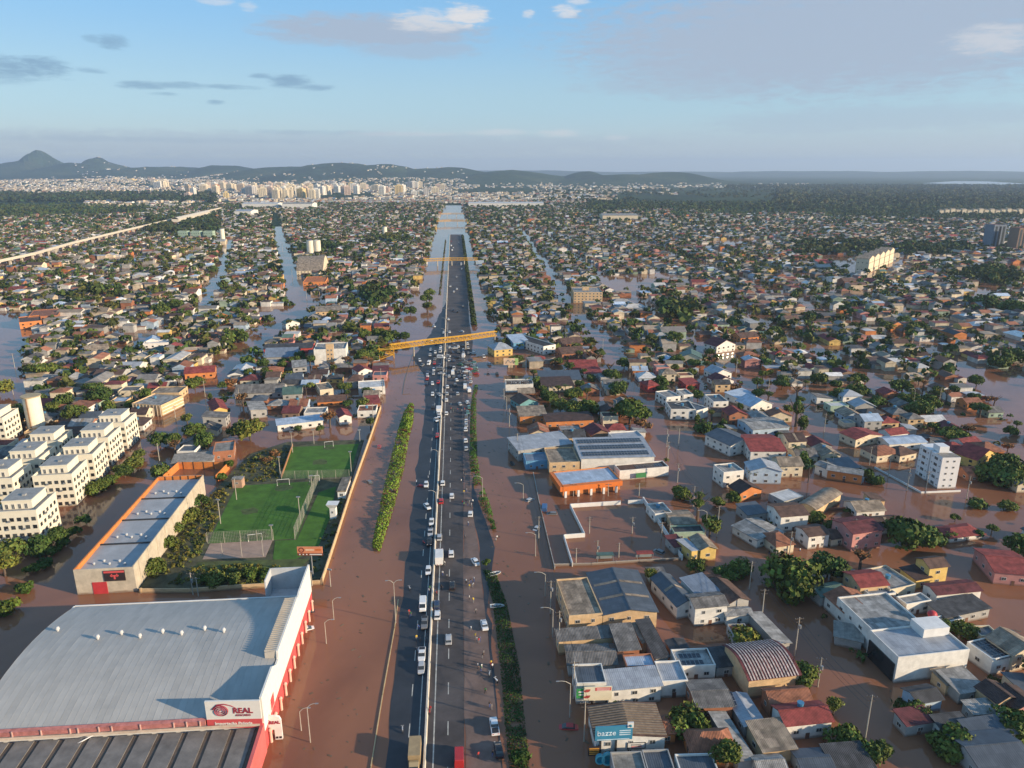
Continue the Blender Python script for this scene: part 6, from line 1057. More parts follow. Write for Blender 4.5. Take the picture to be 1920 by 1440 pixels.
# ---------------------------------------------------------------- trees
TREES = [(470, 826, 8, 11, 'light'), (452, 822, 6, 9, 'dense'), (365, 826, 5.5, 9, 'dense'), (384, 842, 5, 8, 'dense'), (328, 838, 4.5, 7, 'dense'), (300, 838, 5, 7, 'dense'), (366, 730, 6, 8, 'dense'), (445, 642, 9, 11, 'dense'), (352, 800, 4, 7, 'light'), (190, 760, 7, 10, 'dense'), (120, 770, 6, 10, 'light'), (145, 790, 6, 9, 'dense'), (30, 800, 8, 11, 'dense'), (0, 745, 8, 11, 'light'), (100, 780, 5, 8, 'light'), (80, 705, 8, 8, 'spread'), (280, 765, 4, 6, 'dense'),
  (250, 880, 4.5, 6, 'light'), (225, 890, 4, 5, 'light'), (200, 915, 4, 5, 'dense'), (235, 895, 3.5, 5, 'dense'), (180, 925, 4, 5, 'dense'), (260, 862, 3.5, 5, 'light'), (158, 985, 3, 3.5, 'shrub'), (140, 1005, 3.2, 3.5, 'shrub'), (110, 1020, 4, 6, 'dense'), (75, 1035, 5, 6, 'dense'), (30, 1045, 5, 7, 'light'), (10, 1080, 5, 8, 'light'), (60, 1075, 3, 3, 'shrub'), (85, 1065, 3, 3, 'shrub'), (45, 1110, 3.5, 3, 'shrub'), (15, 1150, 4, 3.5, 'shrub'), (100, 1040, 3, 3, 'shrub'), (210, 905, 3, 3, 'shrub'), (120, 1025, 3, 3, 'shrub'),
  (345, 985, 4.5, 5.5, 'light'), (362, 975, 4, 5, 'light'), (325, 1005, 4.5, 6, 'light'), (310, 1030, 4, 5, 'dense'), (290, 1075, 4.5, 5.5, 'dense'), (375, 950, 3.5, 5, 'dense'), (405, 1100, 4, 5, 'light'), (440, 1095, 3.5, 4, 'light'), (470, 1088, 3, 3.5, 'shrub'), (500, 1085, 3, 3, 'shrub'), (385, 1095, 3, 3, 'shrub'), (430, 880, 3, 4, 'shrub'), (415, 900, 3, 3, 'shrub'), (500, 870, 3, 4, 'rust'), (515, 855, 3, 3, 'rust'), (620, 802, 4.5, 9, 'rust'), (600, 815, 2.6, 5, 'light'), (695, 805, 3, 6, 'light'), (560, 812, 2.4, 4, 'light'),
  (700, 672, 8, 10, 'dense'), (680, 678, 6, 8, 'dense'), (735, 640, 7, 9, 'dense'), (712, 636, 6, 9, 'dense'), (685, 640, 5, 9, 'dense'), (655, 620, 6, 7, 'dense'), (760, 640, 5, 7, 'dense'), (802, 590, 6, 12, 'light'), (800, 575, 6, 12, 'dense'), (806, 562, 6, 11, 'dense'), (770, 590, 6, 8, 'dense'), (500, 708, 4, 7, 'light'), (545, 715, 5, 7, 'light'), (690, 745, 3, 6, 'dense'), (585, 735, 3, 6, 'light'), (240, 640, 4, 5, 'dense'), (300, 590, 9, 10, 'dense'), (330, 580, 8, 10, 'dense'), (345, 600, 7, 9, 'dense'), (525, 500, 6, 10, 'dense'), (465, 610, 5, 9, 'light'), (440, 590, 6, 8, 'light'),
  (1480, 1110, 9.5, 11, 'dense'), (1551, 1082, 6, 8, 'dense'), (1306, 1078, 3.2, 5, 'dense'), (1345, 1085, 3.4, 5, 'tall'), (1365, 1090, 3, 4, 'dense'), (1700, 1028, 10, 9, 'spread'), (1735, 1020, 6, 7, 'dense'), (1834, 952, 4.2, 4.6, 'light'), (1887, 957, 4, 4.2, 'light'), (1180, 795, 10, 11, 'spread'), (1205, 805, 5, 6, 'rust'), (1075, 780, 7, 9, 'light'), (1050, 770, 6, 8, 'light'), (1100, 775, 7, 8, 'dense'), (1030, 755, 5, 7, 'dense'), (1155, 742, 6, 8, 'dense'), (1492, 800, 4, 14, 'tall'), (1500, 815, 4, 10, 'tall'), (1865, 905, 8, 9, 'dense'), (1900, 912, 7, 9, 'dense'), (1885, 890, 6, 9, 'dense'),
  (1310, 955, 2.2, 7, 'light'), (1292, 1378, 5, 6.5, 'dense'), (1583, 1400, 4.5, 5, 'dense'), (1640, 1432, 4, 5.5, 'light'), (1561, 1340, 2.6, 4.5, 'light'), (1790, 1408, 5.5, 6, 'dense'), (1722, 1348, 3, 4.5, 'dense'), (1700, 1340, 2.6, 2.6, 'shrub'), (1640, 907, 3.6, 4, 'dense'), (1622, 900, 3, 5, 'dense'), (1560, 1000, 4, 5, 'dense'), (1530, 980, 4, 4, 'dense'), (1595, 1022, 2.5, 3.5, 'light'), (1790, 978, 1.8, 3, 'dense'), (1858, 1002, 2.4, 4, 'light'), (1880, 1070, 5, 5, 'dense'), (1910, 1040, 5, 7, 'dense'), (1780, 1012, 2.6, 3, 'shrub'), (1830, 1008, 2.6, 3, 'shrub'), (1345, 948, 3, 4, 'light'), (1375, 940, 3, 4, 'dense'),
  (1320, 810, 5, 5, 'dense'), (1348, 812, 4, 4, 'dense'), (1265, 640, 6, 8, 'dense'), (1270, 645, 5, 8, 'dense'), (1080, 630, 5, 9, 'dense'), (963, 692, 4.5, 9, 'light'), (972, 688, 4, 8, 'dense'), (1078, 628, 4, 9, 'tall'), (1108, 660, 1.8, 5, 'tall'), (1145, 715, 6, 8, 'dense'), (1160, 735, 5, 7, 'dense'), (1095, 706, 3, 5, 'dense'), (1720, 780, 7, 9, 'dense'), (1740, 770, 6, 9, 'dense'), (1600, 745, 8, 8, 'dense'), (1575, 752, 7, 8, 'dense'), (1690, 740, 6, 9, 'dense'), (1680, 735, 5, 8, 'light'), (1535, 720, 7, 8, 'light'), (1610, 720, 5, 7, 'dense'), (1830, 725, 5, 7, 'dense'), (1785, 830, 7, 7, 'spread'), (1805, 835, 5, 5, 'light'), (1895, 680, 9, 11, 'dense'), (1870, 690, 7, 9, 'dense'), (1850, 575, 12, 10, 'dense'), (1890, 585, 12, 11, 'dense'), (1915, 590, 12, 10, 'dense'), (1720, 620, 8, 9, 'dense'), (1690, 610, 8, 9, 'light'), (1660, 620, 8, 9, 'light'), (975, 1432, 2.6, 3, 'shrub'), (912, 1062, 1.8, 2.2, 'shrub'), (1395, 765, 4, 4, 'dense'), (1380, 690, 4, 7, 'light'), (1330, 668, 4, 6, 'dense'), (1450, 628, 6, 8, 'light'), (1170, 690, 5, 7, 'dense'), (535, 1235, 2, 2.6, 'shrub')]
for (px, py, r_, h_, kd) in TREES: x, y = at(px, py); tree(x, y, r_, h_, kd)
# palms
frond = MB()
for i in range(6): a, b2 = i / 6, (i + 1) / 6; z0, z1 = .55 * math.sin(a * 2.6) - .55 * a * a, .55 * math.sin(b2 * 2.6) - .55 * b2 * b2; w0, w1 = .22 * math.sin(math.pi * (.1 + .9 * a)), .22 * math.sin(math.pi * (.1 + .9 * b2)) * .95; frond.face([(a * 2, -w0, z0), (b2 * 2, -w1, z1), (b2 * 2, 0, z1 + .1), (a * 2, 0, z0 + .1)]); frond.face([(a * 2, 0, z0 + .1), (b2 * 2, 0, z1 + .1), (b2 * 2, w1, z1), (a * 2, w0, z0)])
frm = frond.mesh('frond', [mat('palm_frond', (.05, .085, .02), .6, .3)])
for px, py, h_ in ((1515, 905, 6.5), (575, 745, 6), (1410, 905, 4), (655, 700, 6), (1060, 740, 5), (1490, 860, 5)):
    x, y = at(px, py); o = obj('palm_tree', None, None, (x, y, 0), random.random() * 6); m = MB(); m.tube([(0, 0, -.5), (.15, 0, h_ * .5), (0, .1, h_)], [.24, .18, .16], 7); part('trunk', m, M_TRUNK, o)
    for i in range(11): f_ = obj('frond', frm, o, (0, .1, h_ - .05)); f_.rotation_euler = (0, random.uniform(-.5, .25), i * .571 + random.uniform(-.15, .15)); f_.scale = (1.25,) * 3
    auto(o, 'palm tree with drooping fronds', 'palm tree', 'palm trees in the flood', 'palm')
NTREE = len(TREES); n_more = 296 - sum(1 for q in TREES if q[4] != 'shrub')
xt, yt, vt = lots(110, 1000, 9.5, 9.5, 800, .45); vt &= free_mask(xt, yt, .6) & (rng.random(xt.shape) < .3 + .32 * (vnoise(xt / 40, yt / 40, 61) > .42)); xt, yt = xt[vt], yt[vt]
clash = np.zeros(len(xt), bool)
for i in near: clash |= np.hypot(xt - x1[i], yt - y1[i]) < 5.5
for q in TREES:
    hx, hy = at(q[0], q[1]); clash |= np.hypot(xt - hx, yt - hy) < q[2] + 2.5
xt, yt = xt[~clash], yt[~clash]; order = np.argsort(np.hypot(xt, yt))
for i in order[:n_more]: tree(float(xt[i]), float(yt[i]), random.choice([2, 2.6, 3, 3.5, 4.2, 5]), random.uniform(4, 8), random.choice(['dense', 'dense', 'dense', 'light', 'light', 'tall', 'spread', 'rust']))
# all further trees as one mass of leaf clumps
def mass_trees(name, x, y, r_, h_, n_leaf, leafk=.30, base=(.048, .078, .024)):
    n = len(x); k = n * n_leaf; r = rng; idx = np.repeat(np.arange(n), n_leaf); d = r.normal(0, 1, (k, 3)); d /= np.linalg.norm(d, axis=1, keepdims=True); d[:, 2] = np.abs(d[:, 2]) * 1.1 - .3
    lob = vnoise(d[:, 0] * 1.7 + idx * 3.1, d[:, 1] * 1.7 + d[:, 2] * 2 + idx * 1.7, 41); rad_ = r_[idx] * (.62 + .5 * lob) * r.uniform(.75, 1.05, k)
    zb = np.maximum(ground_z(x, y), 0)[idx]; c_ = np.column_stack([x[idx] + d[:, 0] * rad_, y[idx] + d[:, 1] * rad_, zb + (h_[idx] - r_[idx] * .75) + d[:, 2] * rad_ * .8]); c_[:, 2] = np.maximum(c_[:, 2], zb + .3)
    V, Fq = leaf_cards(c_, d, leafk * r_[idx], r); hue = r.uniform(.75, 1.35, n)[idx]; col = np.array(base) * (hue * r.uniform(.75, 1.25, k))[:, None]; col[:, 0] *= r.uniform(.8, 1.5, n)[idx]
    return np_mesh(name, V, Fq, col, [M_LEAF], 'stuff')
far_t = order[n_more:]; xm, ym = xt[far_t], yt[far_t]
xq, yq, vq = lots(1000, 1500, 11, 11, 1250, .45); vq &= free_mask(xq, yq, .5) & (rng.random(xq.shape) < .68); xm, ym = np.concatenate([xm, xq[vq]]), np.concatenate([ym, yq[vq]])
n = len(xm); mass_trees('suburb_trees', xm, ym, rng.uniform(2, 5.5, n), rng.uniform(4, 9, n), 26)
xq, yq, vq = lots(1500, 2600, 17, 17, 2000, .45); vq &= free_mask(xq, yq, .5) & (rng.random(xq.shape) < .62); xq, yq = xq[vq], yq[vq]; n = len(xq); mass_trees('distant_trees', xq, yq, rng.uniform(3, 8, n), rng.uniform(5, 11, n), 12, .42)
# woods: dark canopy belts
def wood(name, n, pxr, pyr, rr, seed, thresh=.3, nl=8, base=(.034, .056, .020)):
    x_, y_ = far_region(n, pxr, pyr, 1); k = vnoise(x_ / 330, y_ / 330, seed) > thresh; x_, y_ = x_[k], y_[k]; n = len(x_); mass_trees(name, x_, y_, rng.uniform(rr * .6, rr * 1.3, n), rng.uniform(rr, rr * 1.7, n), nl, .5, base)
wood('woodland', 2600, (1440, 1960), (352, 386), 11, 51, .05); wood('woodland', 1500, (-30, 420), (362, 380), 11, 52, .15); wood('woodland', 1500, (1350, 1960), (347.5, 354), 9, 53, .05); wood('woodland', 900, (1000, 1500), (354, 380), 8, 54, .42)
wood('woodland', 260, (290, 420), (408, 440), 7, 57, .05, 14); wood('woodland', 160, (1480, 1640), (455, 478), 6, 58, .1, 14); wood('woodland', 500, (1100, 1700), (380, 396), 7, 59, .4)
for cx_, cy_, n_, sx_, sy_ in ((610, 468, 60, 45, 8), (735, 452, 60, 40, 8), (1740, 470, 90, 90, 10), (1860, 520, 60, 60, 16), (1270, 590, 30, 40, 12), (700, 560, 30, 30, 12), (180, 560, 30, 60, 14)):
    q = [at(random.gauss(cx_, sx_ * .5), random.gauss(cy_, sy_ * .5)) for _ in range(n_)]; x_, y_ = np.array([p[0] for p in q]), np.array([p[1] for p in q]); s_, t_ = to_st(x_, y_); k = (t_ < -46) | (t_ > 32); x_, y_ = x_[k], y_[k]; n = len(x_); mass_trees('grove', x_, y_, rng.uniform(4, 8, n), rng.uniform(7, 12, n), 30)
# ---------------------------------------------------------------- low yard growth between houses
nb = 5200; sx_, tx_ = rng.uniform(110, 900, nb), rng.uniform(-620, 620, nb); xb, yb = sx_ * UX + tx_ * RX, sx_ * UY + tx_ * RY; k = free_mask(xb, yb, .3); xb, yb = xb[k], yb[k]; n = len(xb); mass_trees('yard_bushes', xb, yb, rng.uniform(.7, 1.9, n), rng.uniform(1, 2.6, n), 16, .34)
# garden walls
gw = 0
for i in near[::3]:
    if gw > 70: break
    x, y = float(x1[i]), float(y1[i]); a_ = HWY_RZ + random.choice([0, math.pi / 2]); ln = random.uniform(9, 16); m = MB(); m.box(-ln / 2, ln / 2, -.12, .12, -1, random.uniform(.6, 1.3)); o = part('garden_wall', m, wall_mat(random.choice(['white', 'grey', 'beige', 'brick'])), None, loc=(x + random.uniform(-7, 7), y + random.uniform(-7, 7), 0), rz=a_); wcn = o.data.materials[0].name.split('_wall')[0].replace('_', ' '); auto(o, f'low {wcn} garden wall rising from the water', 'garden wall', 'garden walls in the flood', 'wall'); gw += 1
# backyard sheds among the near houses
shed_n = 0
for _ in range(900):
    if shed_n >= 110: break
    s_, t_ = random.uniform(112, 330), random.choice([random.uniform(30, 235), random.uniform(-260, -138)]); x, y = st(s_, t_); ok_ = free_mask(np.array([x]), np.array([y]), 2.4)[0]; px, py = px_of(x, y)
    if not ok_ or not (-20 < px < 1940 and py < 1440): continue
    if any(math.hypot(x - x1[i], y - y1[i]) < 8 for i in near[:200]): continue
    occupy(x, y, HWY_RZ, 5, 4.4, .2); house(x, y, HWY_RZ + random.choice([0, math.pi / 2]) + random.gauss(0, .05), random.uniform(4.2, 6.8), random.uniform(3.4, 5.4), random.uniform(2.0, 2.7), random.choice(['shed', 'shed', 'gable', 'flat']), random.choice(['weathered grey', 'weathered grey', 'dark grey', 'tan', 'brown', 'light grey', 'silver', 'terracotta', 'slate']), random.choice(['grey', 'beige', 'white', 'brick', 'cream']), name='shed', cat='shed', group='backyard sheds in the flood', win=False, rise=random.uniform(.3, .9)); shed_n += 1
# flotsam drifting on the flood
dm = MB(); fr_ = random.Random(8)
for _ in range(900):
    s_, t_ = fr_.uniform(112, 420), fr_.choice([fr_.uniform(-40, -19), fr_.uniform(8, 26), fr_.uniform(30, 240), fr_.uniform(30, 240)]); x, y = st(s_, t_); k_ = fr_.uniform(.12, .5); dm.obox(x, y, -.05, k_ * fr_.uniform(1, 3), k_, .1, fr_.uniform(0, 3.1))
fo = part('flotsam', dm, mat('flotsam_brown', (.16, .11, .07), .9, .6, .4), None, kind='stuff')
# rough weeds on the dry ground round the pitches
q = []
for (A, B, C_, D_, nn) in (((275, 1095), (400, 925), (438, 905), (372, 1050), 330), ((430, 900), (478, 850), (545, 840), (520, 905), 200), ((300, 1098), (560, 1095), (520, 1060), (370, 1062), 260), ((600, 1085), (648, 930), (640, 935), (560, 1090), 60)):
    for _ in range(nn): u, v = random.random(), random.random(); q.append(at(*[(A[i] * (1 - u) + B[i] * u) * (1 - v) + (D_[i] * (1 - u) + C_[i] * u) * v for i in (0, 1)], .4))
xw, yw = np.array([p[0] for p in q]), np.array([p[1] for p in q]); n = len(xw); mass_trees('rough_weeds', xw, yw, rng.uniform(.3, .95, n), rng.uniform(.7, 1.4, n), 14, .4, (.075, .10, .03))
# ---------------------------------------------------------------- vehicles
def paint(k, rgb): return mat(k + '_car_paint', rgb, .3, .05, spec=.5)
PAINT = {'white': (.72, .72, .71), 'silver': (.42, .43, .44), 'grey': (.17, .175, .18), 'black': (.022, .022, .025), 'red': (.42, .03, .03), 'blue': (.05, .12, .26), 'dark blue': (.03, .05, .10), 'teal': (.12, .26, .24), 'green': (.06, .16, .09), 'tan': (.40, .30, .16)}
def loft(m, secs, mi=0):
    """secs: list of (y, halfwidth_bottom, halfwidth_top, z0, z1) boxy cross-sections joined lengthwise"""
    b = len(m.v)
    for (y, wb, wt, z0, z1) in secs: m.v += [(-wb, y, z0), (wb, y, z0), (wb * 1.02, y, z0 + (z1 - z0) * .55), (wt, y, z1), (-wt, y, z1), (-wb * 1.02, y, z0 + (z1 - z0) * .55)]
    for i in range(len(secs) - 1):
        for k in range(6): k2 = (k + 1) % 6; m.f.append((b + i * 6 + k, b + (i + 1) * 6 + k, b + (i + 1) * 6 + k2, b + i * 6 + k2)[::-1]); m.m.append(mi)
    m.f.append(tuple(b + k for k in range(6))); m.m.append(mi); e = b + (len(secs) - 1) * 6; m.f.append(tuple(e + k for k in range(6))[::-1]); m.m.append(mi)
wh = MB(); wh.tube([(-.11, 0, 0), (.11, 0, 0)], .31, 12); wh.tube([(-.12, 0, 0), (.12, 0, 0)], .17, 8, 1); WHEEL = wh.mesh('wheel', [M_RUBBER, M_METAL])
def proto(kind):
    """returns [(part name, mesh)], body first; y forward"""
    b, gl_, li = MB(), MB(), MB(); P = []
    if kind in ('hatchback', 'sedan'):
        L_ = 2.0 if kind == 'hatchback' else 2.2
        loft(b, [(-L_, .70, .62, .34, .86), (-L_ + .25, .82, .74, .22, .96), (-.2, .85, .78, .2, .98), (L_ - 1.0, .84, .76, .2, .93), (L_ - .2, .78, .68, .24, .74), (L_, .66, .56, .34, .64)])
        r0 = -L_ + (.12 if kind == 'hatchback' else .75); loft(b, [(r0 + .32, .62, .56, 1.30, 1.42), (-.1, .65, .58, 1.34, 1.48), (.42, .60, .54, 1.33, 1.44)])
        loft(gl_, [(r0, .72, .64, .93, .97), (r0 + .34, .71, .60, .93, 1.36), (.44, .71, .58, .93, 1.40), (L_ - .88, .70, .62, .90, .95)])
    elif kind == 'pickup':
        loft(b, [(-2.5, .86, .84, .4, 1.0), (-.5, .88, .86, .3, 1.02), (1.5, .88, .82, .3, 1.02), (2.4, .82, .74, .35, .9), (2.55, .74, .66, .4, .8)]); loft(b, [(-.5, .70, .62, 1.5, 1.66), (.7, .70, .62, 1.5, 1.66)]); loft(gl_, [(-.75, .78, .7, 1.0, 1.05), (-.5, .77, .66, 1.0, 1.56), (.7, .77, .66, 1.0, 1.56), (1.3, .76, .68, .98, 1.03)]); bd = MB(); bd.box(-.72, .72, -2.4, -.85, .98, 1.03); P.append(('bed', bd.mesh('bed', [M_DARK])))
    elif kind == 'van':
        loft(b, [(-2.6, .9, .82, .35, 2.1), (-2.4, .95, .84, .3, 2.25), (1.0, .95, .84, .3, 2.25), (1.5, .94, .80, .3, 1.95), (2.2, .92, .80, .3, 1.15), (2.55, .82, .7, .36, .9)]); gl_.hexa([(-.8, 1.55, 1.18), (.8, 1.55, 1.18), (.72, 1.2, 2.0), (-.72, 1.2, 2.0), (-.8, 2.12, 1.24), (.8, 2.12, 1.24), (.76, 1.52, 2.02), (-.76, 1.52, 2.02)])
        for s in (-1, 1): gl_.box(s * .93 - .03, s * .93 + .03, -1.9, 1.1, 1.35, 1.85)
    elif kind == 'truck':
        loft(b, [(1.9, 1.0, .95, .5, 2.2), (2.6, 1.0, .95, .5, 2.35), (3.4, 1.0, .92, .5, 2.1), (3.6, .95, .85, .5, 1.4)]); gl_.box(-.85, .85, 3.42, 3.6, 1.45, 2.05); bd = MB(); bd.box(-1.2, 1.2, -3.5, 1.75, .95, 3.2); bd.box(-1.0, 1.0, -3.4, 3.2, .6, .9); P.append(('cargo_box', bd.mesh('cargo_box', [M_WHITE])))
    for s in (-.5, .5):
        pass
    return [('body', b), ('windows', gl_)], P, kind
PROTO = {}
for k in ('hatchback', 'sedan', 'pickup', 'van', 'truck'):
    (b, g2), extra, _ = proto(k); PROTO[k] = ([(nm, mb.mesh(nm, [M_WHITE if nm == 'body' else M_GLASS])) for nm, mb in (b, g2)], extra)
hl = MB(); hl.box(-.14, .14, -.04, .04, -.07, .07); HEADL = hl.mesh('headlight', [mat('lamp_glass', (.75, .74, .70), .2, .02)]); TAILL = hl.mesh('tail_light', [mat('tail_red', (.5, .02, .02), .3, .02)])
FRONT = {'hatchback': 1.96, 'sedan': 2.16, 'pickup': 2.52, 'van': 2.5, 'truck': 3.6}; BACK = {'hatchback': -1.98, 'sedan': -2.18, 'pickup': -2.52, 'van': -2.62, 'truck': -3.5}
def vehicle(px, py, col, kind='hatchback', turn=0.0, z=.06, where='on the highway', label=None, face=1, box=None):
    x, y = at(px, py, z); dist = math.hypot(x, y); nm = {'hatchback': 'car', 'sedan': 'car', 'pickup': 'pickup_truck', 'van': 'van', 'truck': 'truck'}[kind]
    o = obj(nm, None, None, (x, y, z), HWY_RZ + R(turn) + (0 if face > 0 else math.pi)); pm_ = paint(col, PAINT[col]); ps, ex = PROTO[kind]
    for n_, me in ps + ex:
        c = obj(n_, me, o)
        if n_ == 'cargo_box' and box: c.material_slots[0].link = 'OBJECT'; c.material_slots[0].material = mat(box + '_cargo', {'tan': (.36, .26, .14), 'red': (.24, .07, .06)}[box], .7)
        if n_ == 'body': c.material_slots[0].link = 'OBJECT'; c.material_slots[0].material = pm_
    wy = {'hatchback': 1.25, 'sedan': 1.35, 'pickup': 1.55, 'van': 1.6, 'truck': 2.5}[kind]; wx = {'truck': .95}.get(kind, .76)
    if dist < 480:
        for sx in (-1, 1):
            for sy in (-1, 1): w = obj('wheel', WHEEL, o, (sx * wx, sy * wy, .31 if kind != 'truck' else .45)); w.scale = (1, 1, 1) if kind != 'truck' else (1.3, 1.5, 1.5)
    if dist < 260:
        for sx in (-.55, .55): obj('headlight', HEADL, o, (sx, FRONT[kind] - .05, .66 if kind != 'truck' else .9)); obj('tail_light', TAILL, o, (sx, BACK[kind] + .03, .8))
    if label: tag(o, label, nm.replace('_', ' '), 'vehicles stranded along the highway')
    else: auto(o, f"{col} {kind if kind in ('hatchback', 'sedan') else nm.replace('_', ' ')} {where}", nm.replace('_', ' '), 'vehicles stranded along the highway', 'vehicle')
    return o
V = [(846, 1041, 'white', 'hatchback', 0), (891, 1056, 'white', 'sedan', 18), (803, 1073, 'white', 'hatchback', 0), (848, 1101, 'black', 'hatchback', 0), (793, 1139, 'white', 'van', 0), (820, 1156, 'white', 'hatchback', 0), (796, 1171, 'grey', 'pickup', 0), (908, 1175, 'white', 'sedan', 6), (841, 1202, 'silver', 'hatchback', 0), (791, 1231, 'white', 'pickup', 0), (790, 1256, 'silver', 'hatchback', 0), (927, 1366, 'white', 'pickup', 4), (935, 1410, 'black', 'sedan', 4), (819, 1137, 'dark blue', 'hatchback', 0),
     (820, 819, 'red', 'hatchback', 0), (873, 807, 'white', 'hatchback', 0), (873, 828, 'white', 'hatchback', 0), (874, 843, 'silver', 'hatchback', 0), (830, 908, 'white', 'hatchback', 0), (799, 911, 'white', 'hatchback', 0), (847, 932, 'white', 'hatchback', 0), (801, 952, 'white', 'sedan', 22), (827, 942, 'red', 'hatchback', 0), (882, 966, 'white', 'hatchback', -4), (809, 981, 'white', 'sedan', 0), (807, 1001, 'silver', 'pickup', 0), (824, 1010, 'silver', 'hatchback', 0), (805, 1019, 'black', 'hatchback', 0), (826, 1038, 'red', 'hatchback', 0),
     (790, 649, 'white', 'hatchback', 70), (852, 654, 'white', 'sedan', 80), (816, 662, 'white', 'hatchback', 0), (827, 672, 'white', 'van', 75), (839, 669, 'silver', 'sedan', 60), (787, 677, 'white', 'hatchback', 10), (792, 686, 'grey', 'sedan', -20), (907, 670, 'white', 'pickup', 5), (887, 663, 'white', 'hatchback', 60), (826, 695, 'grey', 'van', 80), (828, 702, 'silver', 'sedan', 80), (849, 701, 'white', 'van', 0), (856, 714, 'white', 'hatchback', 10), (839, 727, 'white', 'hatchback', 0), (853, 723, 'grey', 'hatchback', 10), (872, 727, 'white', 'van', 0), (879, 734, 'white', 'van', 8), (838, 740, 'silver', 'hatchback', 0), (858, 740, 'silver', 'hatchback', 0), (811, 741, 'white', 'hatchback', 0), (824, 742, 'silver', 'sedan', 20),
     (837, 752, 'white', 'hatchback', 0), (862, 759, 'silver', 'hatchback', 12), (876, 756, 'white', 'hatchback', 12), (879, 765, 'teal', 'hatchback', 4), (877, 775, 'teal', 'sedan', 0), (837, 777, 'white', 'hatchback', 0), (823, 782, 'white', 'hatchback', 0), (818, 789, 'white', 'sedan', 15), (874, 782, 'grey', 'hatchback', 0), (874, 791, 'white', 'hatchback', 0), (874, 799, 'silver', 'hatchback', 0), (871, 680, 'grey', 'hatchback', 80), (878, 683, 'grey', 'sedan', 85), (887, 681, 'teal', 'hatchback', 80), (888, 686, 'silver', 'hatchback', 80), (862, 685, 'green', 'hatchback', 60), (872, 691, 'white', 'sedan', 80), (879, 693, 'red', 'sedan', 85), (874, 698, 'white', 'sedan', 85), (889, 691, 'teal', 'sedan', 85), (890, 697, 'green', 'sedan', 85), (892, 702, 'red', 'hatchback', 80), (866, 676, 'grey', 'hatchback', 75), (881, 676, 'dark blue', 'hatchback', 80), (917, 684, 'silver', 'hatchback', 20),
     (814, 613, 'white', 'hatchback', 20), (832, 625, 'white', 'hatchback', 0), (843, 624, 'white', 'hatchback', 0), (865, 623, 'silver', 'hatchback', 60), (841, 600, 'white', 'hatchback', 0), (868, 575, 'grey', 'hatchback', 0), (851, 548, 'white', 'hatchback', 0), (856, 520, 'silver', 'hatchback', 0), (866, 505, 'white', 'hatchback', 0), (848, 470, 'white', 'van', 0), (860, 455, 'silver', 'hatchback', 0), (812, 765, 'black', 'hatchback', 0), (843, 690, 'black', 'hatchback', 40), (858, 672, 'black', 'sedan', 70), (848, 662, 'dark blue', 'hatchback', 20)]
for (px, py, c, k, tn) in V:
    t_ = to_st(*at(px, py))[1]; wh_ = 'on the brown shoulder' if t_ > 2.2 and py > 800 else ('on the wet dark carriageway' if t_ < BAR else 'on the dry carriageway'); vehicle(px, py, c, k, tn, .07, wh_, face=-1 if t_ < BAR else 1)
rc_ = random.Random(3); spots = [to_st(*at(q[0], q[1])) for q in V]
for i in range(400):
    if i < 170: s_, t_ = rc_.uniform(385, 500), rc_.choice([-5.0, -2.2, .8, 4.0, 7.2, -11.0, -14.2, -17.5])
    else: s_, t_ = rc_.uniform(520, 1330), rc_.choice([-5.5, -2.4, 1.0, 4.4, 7.6])
    if len(spots) > 150: break
    if any(abs(s_ - a) < 6.2 and abs(t_ - b2) < 2.5 for a, b2 in spots): continue
    spots.append((s_, t_)); px, py = px_of(*st(s_, t_), .07); vehicle(px, py, rc_.choice(['white', 'white', 'white', 'silver', 'silver', 'grey', 'black', 'red', 'dark blue']), rc_.choice(['hatchback', 'hatchback', 'sedan', 'sedan', 'pickup', 'van']), rc_.gauss(0, 5), .07, 'on the wet dark carriageway' if t_ < BAR else 'on the dry carriageway', face=-1 if t_ < BAR else 1)
vehicle(824, 1052, 'red', 'truck', 0, .07, label='red-cabbed box truck with a tall white box beside the median barrier'); vehicle(778, 1428, 'tan', 'truck', 0, .07, label='tan box truck at the bottom of the wet carriageway', face=-1, box='tan'); vehicle(861, 1424, 'red', 'van', 0, .07, label='red van at the bottom of the dry carriageway'); vehicle(823, 776, 'white', 'truck', 0, .07, label='white box truck queued beside the median barrier near the green strip', face=-1); vehicle(932, 703, 'black', 'pickup', 0, -.2, label='black pickup wading through the flooded service road by the billboard')
for (px, py, c, k, tn, lb) in ((575, 1184, 'white', 'sedan', -70, 'white sedan half sunk beside the wholesale store facade'), (578, 1152, 'black', 'hatchback', -75, 'black car almost drowned beside the wholesale store'), (711, 840, 'red', 'hatchback', 0, 'red car sunk to its roof between beige wall and green strip'), (692, 907, 'grey', 'hatchback', 30, 'grey car sunk in the side road near the beige wall'), (994, 941, 'silver', 'hatchback', -50, 'silver car drowned near the orange store entrance'), (1007, 994, 'silver', 'sedan', -30, 'silver car drowned by the sinking grey wall line'), (1034, 967, 'grey', 'hatchback', 85, 'grey car roof showing inside the flooded walled lot'), (1065, 1369, 'red', 'sedan', 82, 'red car stranded in the water before the trough-roofed shop'), (788, 915, 'red', 'hatchback', 70, 'red car turned sideways at the wet carriageway edge'), (1021, 957, 'blue', 'van', -10, 'blue van roof showing inside the flooded walled lot'), (1235, 868 + 170, 'grey', 'hatchback', 40, 'grey car drowned at the corner of the white lot wall')):
    vehicle(px, py, c, k, tn, -.75, label=lb)
